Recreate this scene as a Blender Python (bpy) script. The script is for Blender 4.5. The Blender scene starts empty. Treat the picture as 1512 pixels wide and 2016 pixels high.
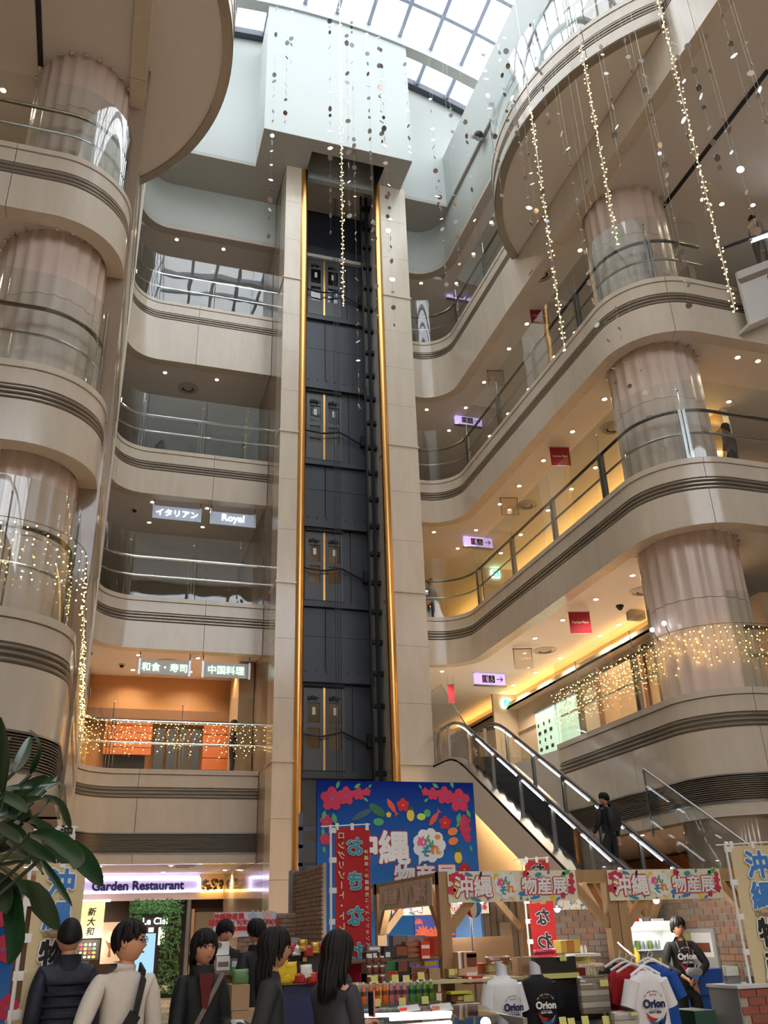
import bpy, bmesh, math, random
from math import sin, cos, pi, radians, sqrt, hypot
from mathutils import Matrix, Vector

random.seed(7)
scene = bpy.context.scene
col = scene.collection

# ------------------------------------------------------------------ camera
FPX, PITCH, YAW, ROLL = 1740.0, radians(25.43), radians(-17.96), radians(-1.85)
CAM = Vector((0.0, 0.0, 1.6))
_F = Vector((0, cos(PITCH), sin(PITCH))); _U = Vector((0, -sin(PITCH), cos(PITCH))); _R = Vector((1, 0, 0))
_R2 = _R * cos(ROLL) + _U * sin(ROLL); _U2 = _U * cos(ROLL) - _R * sin(ROLL)
_Z = Matrix.Rotation(YAW, 3, 'Z')
CR, CU, CF = _Z @ _R2, _Z @ _U2, _Z @ _F
cam_data = bpy.data.cameras.new('camera')
cam = bpy.data.objects.new('camera', cam_data)
col.objects.link(cam)
cam.matrix_world = Matrix(((CR.x, CU.x, -CF.x, CAM.x), (CR.y, CU.y, -CF.y, CAM.y), (CR.z, CU.z, -CF.z, CAM.z), (0, 0, 0, 1)))
cam_data.sensor_fit = 'HORIZONTAL'; cam_data.sensor_width = 36.0
cam_data.lens = FPX / 1512 * 36.0
cam_data.clip_start = 0.05; cam_data.clip_end = 500
scene.camera = cam

# ------------------------------------------------------------------ world, exposure
SKY = 3.0
world = bpy.data.worlds.new('overcast_sky'); scene.world = world; world.use_nodes = True
bg = world.node_tree.nodes['Background']
bg.inputs[0].default_value = (0.93, 0.97, 1.0, 1); bg.inputs[1].default_value = SKY
scene.view_settings.view_transform = 'Standard'
scene.view_settings.look = 'None'
scene.view_settings.gamma = 1.0
scene.view_settings.use_curve_mapping = False
scene.view_settings.exposure = 0.95
try:
    scene.cycles.transparent_max_bounces = 28
    scene.cycles.max_bounces = 5
    scene.cycles.diffuse_bounces = 3
    scene.cycles.glossy_bounces = 3
    scene.cycles.sample_clamp_indirect = 6.0
    scene.cycles.caustics_reflective = False
    scene.cycles.caustics_refractive = False
except Exception:
    pass
# sampling portal under the glass roof (gives off no light of its own)
_pl = bpy.data.lights.new('roof_portal', 'AREA'); _pl.shape = 'RECTANGLE'; _pl.size = 20; _pl.size_y = 26
_po = bpy.data.objects.new('roof_portal', _pl); col.objects.link(_po); _po.location = (5.0, 11.0, 34.2)
try:
    _pl.cycles.is_portal = True
except Exception:
    pass

# ------------------------------------------------------------------ helpers
def at(x, y, X=None, Y=None, Z=None):
    """photo pixel -> world point on the plane X=, Y= or Z="""
    d = CF + CR * ((x - 756) / FPX) - CU * ((y - 1008) / FPX)
    if Y is not None: t = (Y - CAM.y) / d.y
    elif X is not None: t = (X - CAM.x) / d.x
    else: t = (Z - CAM.z) / d.z
    return CAM + d * t

def lin(c):
    return tuple(((u / 255) / 12.92 if u / 255 <= 0.04045 else ((u / 255 + 0.055) / 1.055) ** 2.4) for u in c)

MATS = {}
def mat(name, color=(0.5, 0.5, 0.5), rough=0.5, metal=0.0, spec=0.5, emit=None, estr=1.0, noise=None, bump=None, alpha=None, coat=0.0):
    """procedural principled material; noise=(scale, amount, (sx,sy,sz)) tints the colour, bump=(scale, strength)"""
    if name in MATS: return MATS[name]
    m = bpy.data.materials.new(name); m.use_nodes = True
    nt = m.node_tree; b = nt.nodes['Principled BSDF']
    b.inputs['Base Color'].default_value = (*color, 1); b.inputs['Roughness'].default_value = rough
    b.inputs['Metallic'].default_value = metal; b.inputs['Specular IOR Level'].default_value = spec
    if coat: b.inputs['Coat Weight'].default_value = coat
    if emit is not None:
        b.inputs['Emission Color'].default_value = (*emit, 1); b.inputs['Emission Strength'].default_value = estr
    if noise:
        tc = nt.nodes.new('ShaderNodeTexCoord'); mp = nt.nodes.new('ShaderNodeMapping'); nz = nt.nodes.new('ShaderNodeTexNoise')
        geo = nt.nodes.new('ShaderNodeNewGeometry')
        mp.inputs['Scale'].default_value = noise[2] if len(noise) > 2 else (1, 1, 1)
        nt.links.new(geo.outputs['Position'], mp.inputs['Vector'])
        nt.links.new(mp.outputs['Vector'], nz.inputs['Vector'])
        nz.inputs['Scale'].default_value = noise[0]; nz.inputs['Detail'].default_value = 3; nz.inputs['Roughness'].default_value = 0.62
        mx = nt.nodes.new('ShaderNodeMix'); mx.data_type = 'RGBA'
        k = noise[1]
        mx.inputs['A'].default_value = (*[min(1, u * (1 + k)) for u in color], 1)
        mx.inputs['B'].default_value = (*[u * (1 - k) for u in color], 1)
        nt.links.new(nz.outputs['Fac'], mx.inputs['Factor']); nt.links.new(mx.outputs['Result'], b.inputs['Base Color'])
    if bump:
        nz2 = nt.nodes.new('ShaderNodeTexNoise'); nz2.inputs['Scale'].default_value = bump[0]; nz2.inputs['Detail'].default_value = 3
        bp = nt.nodes.new('ShaderNodeBump'); bp.inputs['Strength'].default_value = bump[1]; bp.inputs['Distance'].default_value = 0.02
        nt.links.new(nz2.outputs['Fac'], bp.inputs['Height']); nt.links.new(bp.outputs['Normal'], b.inputs['Normal'])
    MATS[name] = m
    return m

def glass_mat(name, tint=(0.93, 0.96, 0.95), rough=0.0, ior=1.5, wav=0.0, boost=1.0):
    if name in MATS: return MATS[name]
    m = bpy.data.materials.new(name); m.use_nodes = True; nt = m.node_tree
    for n in list(nt.nodes):
        if n.type == 'BSDF_PRINCIPLED': nt.nodes.remove(n)
    out = [n for n in nt.nodes if n.type == 'OUTPUT_MATERIAL'][0]
    tr = nt.nodes.new('ShaderNodeBsdfTransparent'); tr.inputs[0].default_value = (*tint, 1)
    gl = nt.nodes.new('ShaderNodeBsdfGlossy'); gl.inputs['Roughness'].default_value = rough
    fr = nt.nodes.new('ShaderNodeFresnel')
    gb_ = nt.nodes.new('ShaderNodeNewGeometry'); mr = nt.nodes.new('ShaderNodeMapRange')   # same reflectance on both faces of the sheet
    mr.inputs['To Min'].default_value = ior; mr.inputs['To Max'].default_value = 1 / ior
    nt.links.new(gb_.outputs['Backfacing'], mr.inputs['Value']); nt.links.new(mr.outputs['Result'], fr.inputs['IOR'])
    mx = nt.nodes.new('ShaderNodeMixShader')
    mul = nt.nodes.new('ShaderNodeMath'); mul.operation = 'MULTIPLY'; mul.use_clamp = True; mul.inputs[1].default_value = boost
    nt.links.new(fr.outputs[0], mul.inputs[0])
    nt.links.new(mul.outputs[0], mx.inputs[0]); nt.links.new(tr.outputs[0], mx.inputs[1]); nt.links.new(gl.outputs[0], mx.inputs[2])
    if wav:
        nz = nt.nodes.new('ShaderNodeTexNoise'); nz.inputs['Scale'].default_value = 0.9; nz.inputs['Detail'].default_value = 1.0
        geo = nt.nodes.new('ShaderNodeNewGeometry'); nt.links.new(geo.outputs['Position'], nz.inputs['Vector'])
        bp = nt.nodes.new('ShaderNodeBump'); bp.inputs['Strength'].default_value = wav; bp.inputs['Distance'].default_value = 0.05
        nt.links.new(nz.outputs['Fac'], bp.inputs['Height']); nt.links.new(bp.outputs['Normal'], gl.inputs['Normal'])
    nt.links.new(mx.outputs[0], out.inputs[0])
    MATS[name] = m
    return m

def emat(name, color, strength, sample=False):
    if name in MATS: return MATS[name]
    m = bpy.data.materials.new(name); m.use_nodes = True; nt = m.node_tree
    b = nt.nodes['Principled BSDF']
    b.inputs['Base Color'].default_value = (*[min(1, c) for c in color], 1)
    b.inputs['Emission Color'].default_value = (*color, 1); b.inputs['Emission Strength'].default_value = strength
    b.inputs['Roughness'].default_value = 0.4
    if not sample:
        try: m.cycles.emission_sampling = 'NONE'
        except Exception: pass
    MATS[name] = m
    return m

class MB:
    """collects geometry and links it as ONE mesh object"""
    def __init__(s): s.v = []; s.f = []; s.mi = []; s.cur = 0
    def _add(s, vs, fs):
        n = len(s.v); s.v += [tuple(p) for p in vs]
        for f in fs: s.f.append(tuple(i + n for i in f)); s.mi.append(s.cur)
        return s
    def box(s, x0, x1, y0, y1, z0, z1):
        return s._add([(x0, y0, z0), (x1, y0, z0), (x1, y1, z0), (x0, y1, z0), (x0, y0, z1), (x1, y0, z1), (x1, y1, z1), (x0, y1, z1)],
                      [(0, 3, 2, 1), (4, 5, 6, 7), (0, 1, 5, 4), (1, 2, 6, 5), (2, 3, 7, 6), (3, 0, 4, 7)])
    def cbox(s, c, sz, M=None):
        x, y, z = [u / 2 for u in sz]
        vs = [Vector(p) for p in ((-x, -y, -z), (x, -y, -z), (x, y, -z), (-x, y, -z), (-x, -y, z), (x, -y, z), (x, y, z), (-x, y, z))]
        if M is not None: vs = [M @ p for p in vs]
        return s._add([p + Vector(c) for p in vs], [(0, 3, 2, 1), (4, 5, 6, 7), (0, 1, 5, 4), (1, 2, 6, 5), (2, 3, 7, 6), (3, 0, 4, 7)])
    def bar(s, a, b, w, h):
        """square bar from a to b, w wide (horizontal), h deep"""
        a, b = Vector(a), Vector(b); d = (b - a)
        L = d.length; d.normalize()
        up = Vector((0, 0, 1)) if abs(d.z) < 0.99 else Vector((0, 1, 0))
        x = d.cross(up).normalized(); y = x.cross(d).normalized()
        vs = []
        for p in (a, b):
            for i, j in ((-1, -1), (1, -1), (1, 1), (-1, 1)): vs.append(p + x * (i * w / 2) + y * (j * h / 2))
        return s._add(vs, [(0, 3, 2, 1), (4, 5, 6, 7), (0, 1, 5, 4), (1, 2, 6, 5), (2, 3, 7, 6), (3, 0, 4, 7)])
    def prism(s, poly, z0, z1):
        n = len(poly)
        vs = [(p[0], p[1], z0) for p in poly] + [(p[0], p[1], z1) for p in poly]
        fs = [tuple(range(n - 1, -1, -1)), tuple(range(n, 2 * n))] + [(i, (i + 1) % n, n + (i + 1) % n, n + i) for i in range(n)]
        return s._add(vs, fs)
    def prism_y(s, poly, y0, y1):
        """poly is (x,z)"""
        n = len(poly)
        vs = [(p[0], y0, p[1]) for p in poly] + [(p[0], y1, p[1]) for p in poly]
        fs = [tuple(range(n)), tuple(range(2 * n - 1, n - 1, -1))] + [(i, n + i, n + (i + 1) % n, (i + 1) % n) for i in range(n)]
        return s._add(vs, fs)
    def prism_x(s, poly, x0, x1):
        """poly is (y,z)"""
        n = len(poly)
        vs = [(x0, p[0], p[1]) for p in poly] + [(x1, p[0], p[1]) for p in poly]
        fs = [tuple(range(n - 1, -1, -1)), tuple(range(n, 2 * n))] + [(i, (i + 1) % n, n + (i + 1) % n, n + i) for i in range(n)]
        return s._add(vs, fs)
    def tube(s, path, r, n=8, cap=True, rs=None):
        path = [Vector(p) for p in path]; m = len(path); vs = []
        T = []
        for i in range(m):
            t = (path[min(i + 1, m - 1)] - path[max(i - 1, 0)])
            T.append(t.normalized() if t.length > 1e-9 else Vector((0, 0, 1)))
        up = Vector((0, 0, 1)) if abs(T[0].z) < 0.9 else Vector((1, 0, 0))
        x = T[0].cross(up).normalized()
        for i in range(m):
            x = (x - T[i] * x.dot(T[i]));
            x = x.normalized() if x.length > 1e-6 else T[i].orthogonal().normalized()
            y = T[i].cross(x)
            rr = rs[i] if rs else r
            for k in range(n):
                a = 2 * pi * k / n
                vs.append(path[i] + x * (rr * cos(a)) + y * (rr * sin(a)))
        fs = [(i * n + k, i * n + (k + 1) % n, (i + 1) * n + (k + 1) % n, (i + 1) * n + k) for i in range(m - 1) for k in range(n)]
        if cap: fs += [tuple(range(n - 1, -1, -1)), tuple(range((m - 1) * n, m * n))]
        return s._add(vs, fs)
    def lathe(s, prof, c=(0, 0, 0), n=16, M=None):
        vs = []
        for r, z in prof:
            for k in range(n):
                a = 2 * pi * k / n; p = Vector((r * cos(a), r * sin(a), z))
                if M is not None: p = M @ p
                vs.append(p + Vector(c))
        m = len(prof)
        fs = [(i * n + k, i * n + (k + 1) % n, (i + 1) * n + (k + 1) % n, (i + 1) * n + k) for i in range(m - 1) for k in range(n)]
        fs += [tuple(range(n - 1, -1, -1)), tuple(range((m - 1) * n, m * n))]
        return s._add(vs, fs)
    def sweep(s, path, prof, cap=True, closed=True):
        """path: list of (x,y); prof: list of (out, z), out is to the RIGHT of travel"""
        m = len(path); k = len(prof); vs = []
        for i in range(m):
            a = path[max(i - 1, 0)]; b = path[min(i + 1, m - 1)]; p = path[i]
            if 0 < i < m - 1:
                d1 = Vector((p[0] - a[0], p[1] - a[1])).normalized(); d2 = Vector((b[0] - p[0], b[1] - p[1])).normalized()
                n1 = Vector((d1.y, -d1.x)); n2 = Vector((d2.y, -d2.x)); nn = (n1 + n2).normalized()
                sc = 1 / max(0.3, nn.dot(n1)); nn = nn * sc
            else:
                d1 = Vector((b[0] - a[0], b[1] - a[1])).normalized(); nn = Vector((d1.y, -d1.x))
            for o, z in prof: vs.append((p[0] + nn.x * o, p[1] + nn.y * o, z))
        kk = k if closed else k - 1
        fs = [(i * k + j, (i + 1) * k + j, (i + 1) * k + (j + 1) % k, i * k + (j + 1) % k) for i in range(m - 1) for j in range(kk)]
        if cap and closed: fs += [tuple(range(k)), tuple(range(m * k - 1, (m - 1) * k - 1, -1))]
        return s._add(vs, fs)
    def ball(s, c, r, n=8, m=6, sc=(1, 1, 1)):
        vs = [(c[0], c[1], c[2] - r * sc[2])]
        for i in range(1, m):
            t = -pi / 2 + pi * i / m
            for k in range(n):
                a = 2 * pi * k / n
                vs.append((c[0] + r * sc[0] * cos(t) * cos(a), c[1] + r * sc[1] * cos(t) * sin(a), c[2] + r * sc[2] * sin(t)))
        vs.append((c[0], c[1], c[2] + r * sc[2])); top = len(vs) - 1
        fs = [(0, 1 + (k + 1) % n, 1 + k) for k in range(n)]
        for i in range(m - 2):
            for k in range(n):
                fs.append((1 + i * n + k, 1 + i * n + (k + 1) % n, 1 + (i + 1) * n + (k + 1) % n, 1 + (i + 1) * n + k))
        fs += [(1 + (m - 2) * n + k, 1 + (m - 2) * n + (k + 1) % n, top) for k in range(n)]
        return s._add(vs, fs)
    def xf(s, M):
        s.v = [tuple(M @ Vector(p)) for p in s.v]; return s
    def join(s, o, M=None):
        return s._add([(M @ Vector(p)) if M is not None else p for p in o.v], o.f)
    def mesh(s, name, mats, smooth=True, ang=38):
        me = bpy.data.meshes.new(name); me.from_pydata(s.v, [], s.f)
        for m in (mats if isinstance(mats, (list, tuple)) else [mats]): me.materials.append(m)
        if any(s.mi): me.polygons.foreach_set('material_index', s.mi)
        bm = bmesh.new(); bm.from_mesh(me); bmesh.ops.recalc_face_normals(bm, faces=bm.faces[:]); bm.to_mesh(me); bm.free()
        if smooth:
            me.polygons.foreach_set('use_smooth', [True] * len(me.polygons)); me.set_sharp_from_angle(angle=radians(ang))
        me.update()
        return me
    def build(s, name, mats, parent=None, world=True, smooth=True, ang=38, loc=None):
        """verts are world coordinates; a top-level mesh gets its origin at its base, a child is stored relative to its (unrotated) parents"""
        if parent is None and world:
            xs = [p[0] for p in s.v]; ys = [p[1] for p in s.v]; zs = [p[2] for p in s.v]
            off = Vector(((min(xs) + max(xs)) / 2, (min(ys) + max(ys)) / 2, min(zs)))
        elif parent is not None and world:
            off = wloc(parent)
        else:
            off = Vector((0, 0, 0))
        if off.length: s.v = [(p[0] - off.x, p[1] - off.y, p[2] - off.z) for p in s.v]
        o = bpy.data.objects.new(name, s.mesh(name, mats, smooth, ang)); col.objects.link(o)
        if parent is not None: o.parent = parent
        elif world: o.location = off
        if loc is not None: o.location = loc
        return o

def wloc(o):
    l = Vector(o.location)
    while o.parent is not None:
        o = o.parent; l = l + Vector(o.location)
    return l

def tag(o, label=None, cat=None, group=None, kind=None):
    if label: o['label'] = label
    if cat: o['category'] = cat
    if group: o['group'] = group
    if kind: o['kind'] = kind
    return o

def thing(name, label, cat, loc=(0, 0, 0), rotz=0.0, group=None, kind=None):
    o = bpy.data.objects.new(name, None); col.objects.link(o)
    o.empty_display_size = 0.1
    o.location = loc; o.rotation_euler = (0, 0, rotz)
    return tag(o, label, cat, group, kind)

def inst(mesh, name, loc, parent=None, rot=None, scale=None):
    o = bpy.data.objects.new(name, mesh); col.objects.link(o)
    o.location = loc
    if rot: o.rotation_euler = rot
    if scale: o.scale = scale
    if parent is not None: o.parent = parent
    return o

def copy_tree(o, parent=None):
    c = o.copy(); col.objects.link(c); c.parent = parent
    for ch in list(o.children): copy_tree(ch, c)
    return c

def lamp(kind, loc, energy, color=(1, 0.75, 0.45), parent=None, size=0.1, spot=None, rot=None, blend=0.6, sy=None):
    l = bpy.data.lights.new('lamp_light', kind); l.energy = energy; l.color = color
    if kind == 'AREA':
        l.size = size
        if sy: l.shape = 'RECTANGLE'; l.size_y = sy
    else: l.shadow_soft_size = size
    if kind == 'SPOT': l.spot_size = spot or radians(100); l.spot_blend = blend
    o = bpy.data.objects.new('lamp_light', l); col.objects.link(o)
    o.location = Vector(loc) - (wloc(parent) if parent is not None else Vector((0, 0, 0)))
    if rot: o.rotation_euler = rot
    if parent is not None: o.parent = parent
    return o

_tcache = {}
_work = bpy.data.scenes.new('workbench')          # scratch scene for turning curves and skinned chains into plain meshes
def bake(o):
    _work.collection.objects.link(o)
    vl = _work.view_layers[0]; vl.update()
    dg = vl.depsgraph; dg.update()
    me = bpy.data.meshes.new_from_object(o.evaluated_get(dg))
    _work.collection.objects.unlink(o)
    return me
def text_mb(s, size, fat=0.0, ext=0.002, spacing=1.0, vertical=False, shear=0.0, pitch=1.05):
    """lettering centred on the origin in the XZ plane, facing -Y"""
    key = (s, size, fat, ext, spacing, vertical, shear, pitch)
    if key not in _tcache:
        def one(body):
            cu = bpy.data.curves.new('lettering', 'FONT'); cu.body = body; cu.size = size; cu.extrude = ext
            cu.space_character = spacing; cu.resolution_u = 3; cu.shear = shear
            o = bpy.data.objects.new('lettering', cu)
            me = bake(o)
            vs = [tuple(p.co) for p in me.vertices]; fs = [tuple(p.vertices) for p in me.polygons]
            bpy.data.objects.remove(o); bpy.data.curves.remove(cu); bpy.data.meshes.remove(me)
            if vs:
                cx = (min(v[0] for v in vs) + max(v[0] for v in vs)) / 2; cy = (min(v[1] for v in vs) + max(v[1] for v in vs)) / 2
                vs = [(v[0] - cx, v[1] - cy, v[2]) for v in vs]
            return vs, fs
        V, Fs = [], []
        if vertical:
            n = len(s)
            for i, ch in enumerate(s):
                vs, fs = one(ch); k = len(V); dy = ((n - 1) / 2 - i) * size * pitch
                if ch in 'ー～-〜':
                    vs = [(-v[1], v[0], v[2]) for v in vs]
                V += [(v[0], v[1] + dy, v[2]) for v in vs]; Fs += [tuple(j + k for j in f) for f in fs]
        else:
            V, Fs = one(s)
        if fat:
            V0, F0 = V, Fs; V, Fs = [], []
            for a in range(8):
                k = len(V); dx, dy = fat * cos(a * pi / 4), fat * sin(a * pi / 4)
                V += [(v[0] + dx, v[1] + dy, v[2] + a * .0003) for v in V0]; Fs += [tuple(j + k for j in f) for f in F0]
        _tcache[key] = ([(v[0], -v[2], v[1]) for v in V], Fs)
    V, Fs = _tcache[key]
    mb = MB(); mb.v = list(V); mb.f = list(Fs); mb.mi = [0] * len(Fs)
    return mb

def lettering(name, s, size, m, parent, loc, rotz=0.0, **kw):
    mb = text_mb(s, size, **kw)
    me = bpy.data.meshes.new(name); me.from_pydata(mb.v, [], mb.f); me.materials.append(m)
    return inst(me, name, loc, parent, (0, 0, rotz))

ORD = ['first', 'second', 'third', 'fourth', 'fifth', 'sixth', 'seventh', 'eighth', 'ninth', 'tenth', 'eleventh', 'twelfth', 'thirteenth',
       'fourteenth', 'fifteenth', 'sixteenth', 'seventeenth', 'eighteenth', 'nineteenth', 'twentieth']

def arc(cx, cy, r, a0, a1, n=12):
    return [(cx + r * cos(radians(a0 + (a1 - a0) * i / n)), cy + r * sin(radians(a0 + (a1 - a0) * i / n))) for i in range(n + 1)]

def resample(path, step=0.35):
    out = [path[0]]
    for a, b in zip(path, path[1:]):
        L = hypot(b[0] - a[0], b[1] - a[1]); n = max(1, int(L / step))
        for i in range(1, n + 1): out.append((a[0] + (b[0] - a[0]) * i / n, a[1] + (b[1] - a[1]) * i / n))
    return out

def plen(path):
    return sum(hypot(b[0] - a[0], b[1] - a[1]) for a, b in zip(path, path[1:]))

def cut(path, s0, s1):
    """sub-path between arc lengths"""
    out = []; s = 0
    for a, b in zip(path, path[1:]):
        L = hypot(b[0] - a[0], b[1] - a[1])
        if L < 1e-9: continue
        e = s + L
        if e > s0 and s < s1:
            t0 = max(0, (s0 - s) / L); t1 = min(1, (s1 - s) / L)
            p = (a[0] + (b[0] - a[0]) * t0, a[1] + (b[1] - a[1]) * t0); q = (a[0] + (b[0] - a[0]) * t1, a[1] + (b[1] - a[1]) * t1)
            if not out: out.append(p)
            out.append(q)
        s = e
    return out

def offset(path, d):
    """offset to the right of travel"""
    out = []
    m = len(path)
    for i in range(m):
        a = path[max(i - 1, 0)]; b = path[min(i + 1, m - 1)]
        t = Vector((b[0] - a[0], b[1] - a[1])).normalized()
        out.append((path[i][0] + t.y * d, path[i][1] - t.x * d))
    return out

def point_on(path, s):
    c = cut(path, max(0, s - 1e-3), s + 1e-3)
    t = Vector((c[-1][0] - c[0][0], c[-1][1] - c[0][1])).normalized()
    return c[0], t

# ------------------------------------------------------------------ materials of the building
STONE = mat('polished_beige_marble', (0.66, 0.575, 0.46), 0.16, spec=0.5, noise=(2.2, 0.13, (1.6, 1.6, 0.35)))
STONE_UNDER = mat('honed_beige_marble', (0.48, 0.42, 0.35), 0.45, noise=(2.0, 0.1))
PAINT = mat('ceiling_paint', (0.76, 0.70, 0.64), 0.8, noise=(0.7, 0.04))
PAINT_DISC = mat('pale_soffit_paint', (0.82, 0.78, 0.75), 0.75, noise=(0.6, 0.04))
WHITE_WALL = mat('white_plaster', (0.49, 0.52, 0.495), 0.7, noise=(1.2, 0.03, (1, 1, 0.4)))
GREY_GREEN = mat('grey_green_plaster', (0.50, 0.53, 0.49), 0.55, noise=(1.0, 0.05))
PINK = mat('rose_travertine', (0.74, 0.595, 0.505), 0.26, spec=0.5, noise=(1.6, 0.10, (2.2, 2.2, 0.4)))
BRONZE = mat('bronze_band', (0.34, 0.295, 0.24), 0.25, metal=0.35)
RAIL_BRONZE = mat('bronze_handrail', (0.20, 0.15, 0.10), 0.25, metal=0.9)
STEEL_DARK = mat('lift_shaft_steel', (0.062, 0.068, 0.078), 0.42, metal=0.35, spec=0.5, noise=(0.8, 0.12))
STEEL_RAIL = mat('dark_rail_steel', (0.030, 0.032, 0.036), 0.4, metal=0.5)
BRASS = mat('polished_brass', (0.85, 0.46, 0.15), 0.30, metal=1.0)
CHROME = mat('chrome', (0.72, 0.72, 0.72), 0.12, metal=1.0)
RAIL_DARK = mat('dark_satin_rail', (0.13, 0.115, 0.10), 0.3, metal=0.9)
SATIN = mat('satin_steel', (0.42, 0.43, 0.44), 0.3, metal=1.0)
GLASS = glass_mat('balustrade_glass', (0.94, 0.965, 0.955), wav=0.10, boost=1.25)
ROOFGLASS = glass_mat('roof_glass', (0.97, 0.98, 1.0), boost=0.6)
BROWN_MARBLE = mat('brown_marble', (0.34, 0.255, 0.185), 0.10, spec=0.6, noise=(1.5, 0.18, (1, 1, 0.4)))
TRIM_DARK = mat('dark_grey_frame', (0.05, 0.06, 0.08), 0.5)
ROOF_STEEL = mat('roof_steel', (0.45, 0.51, 0.64), 0.5)
LOUVRE = mat('louvre_metal', (0.30, 0.27, 0.22), 0.4, metal=0.5)
WARM_WALL = mat('warm_wall_paint', (0.54, 0.45, 0.35), 0.7, noise=(0.8, 0.06))
BLACK = mat('black_matte', (0.012, 0.012, 0.013), 0.6)
WHITE_PAINT = mat('white_enamel', (0.78, 0.77, 0.74), 0.45)
TILE_A = mat('floor_tile_tan', (0.46, 0.36, 0.27), 0.16, noise=(3, 0.15))
TILE_B = mat('floor_tile_cream', (0.60, 0.52, 0.43), 0.16, noise=(3, 0.12))
GROUT = mat('floor_grout', (0.22, 0.16, 0.11), 0.5)

# ------------------------------------------------------------------ levels
Z = {1: 5.72, 2: 10.57, 3: 15.45, 4: 21.20}
ZB = {1: 3.36, 2: 9.03, 3: 13.88, 4: 18.80}
CEIL = {k: ZB[k] + 0.12 for k in ZB}
LEVEL_WORD = {1: 'second-floor', 2: 'third-floor', 3: 'fourth-floor', 4: 'fifth-floor'}

def left_path(k):
    yb, r = (12.25, 1.25) if k == 1 else (13.68, 1.35)
    x = -0.55
    if k == 4:
        p = [(x, 2.0), (x, 23.9)]
    else:
        p = [(-12.0, yb)] + arc(x - r, yb + r, r, -90, 0) + [(x, 23.9)]
    p += [(c[0], c[1]) for c in arc(x + 1.05, 23.95, 1.05, 180, 90)][0 if k else 1:]
    p += [(4.22, 25.0)]
    return resample(dedupe(p))

def dedupe(p):
    out = [p[0]]
    for q in p[1:]:
        if hypot(q[0] - out[-1][0], q[1] - out[-1][1]) > 1e-4: out.append(q)
    return out

def right_path(k):
    x = 10.92 if k == 1 else 10.6
    yb, r = (14.1, 1.35) if k == 1 else (13.62, 1.6)
    if k == 1: p = [(x, 20.2)]
    else: p = [(8.66, 25.0), (x - 1.05, 25.0)] + arc(x - 1.05, 23.95, 1.05, 90, 0)
    if k == 4: p += [(x, 2.0)]
    else: p += arc(x + r, yb + r, r, 180, 270) + [(24.0, yb)]
    return resample(dedupe(p))

def parapet(path, k, label, joints=3.1, start=0.0, s_list=None):
    """stone clad balcony edge: separate slabs, three bronze bands"""
    zt, zb = Z[k], ZB[k]
    root = thing('balcony_parapet', label, 'balcony', (path[0][0], path[0][1], zb), kind='structure')
    L = plen(path)
    cuts = [0.0]; s = start if start > 0 else joints
    while s < L - 0.5: cuts.append(s); s += joints
    cuts.append(L)
    g = 0.006
    for a, b in zip(cuts, cuts[1:]):
        p = cut(path, a + g, b - g)
        m = MB(); m.sweep(p, [(-.30, zt), (.022, zt), (.022, zt - .125), (-.012, zt - .13), (-.30, zt - .13)]); m.build('coping_stone', STONE, root, smooth=True)
        m = MB(); m.sweep(p, [(-.28, zt - .145), (0, zt - .145), (0, zt - .46), (-.05, zt - .465), (-.05, zt - .75), (-.28, zt - .75)]); m.build('upper_slab', STONE, root)
        lo = zb if k > 1 else 4.10
        m = MB(); m.sweep(p, [(-.28, zt - .755), (0, zt - .755), (0, lo), (-.34, lo), (-.34, lo + .3)]); m.build('stone_slab', STONE, root)
        if k == 1:
            m = MB(); m.sweep(p, [(-.28, 3.60), (0, 3.60), (0, zb), (-.34, zb), (-.34, 3.6)]); m.build('lower_slab', STONE, root)
    for j in range(3):
        zc = zt - .515 - j * .09
        pr = [(-.05 + .062 * cos(radians(t)), zc + .036 * sin(radians(t))) for t in (90, 55, 20, -20, -55, -90)]
        m = MB(); m.sweep(path, pr); m.build('bronze_band', BRONZE, root)
    if k == 1:
        m = MB()
        for j in range(12):
            zc = 3.63 + j * .0385
            m.sweep(path, [(-.13, zc + .02), (-.01, zc), (-.01, zc + .012), (-.13, zc + .032)])
        m.sweep(path, [(-.2, 3.6), (-.13, 3.6), (-.13, 4.12), (-.2, 4.12)])
        o = m.build('louvre', LOUVRE, root); tag(o, 'fine horizontal ventilation louvre', kind='stuff')
        for zz in (3.59, 4.085):
            m = MB(); m.sweep(path, [(-.1, zz), (.012, zz), (.012, zz + .03), (-.1, zz + .03)]); m.build('louvre_trim', SATIN, root)
    return root

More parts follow.
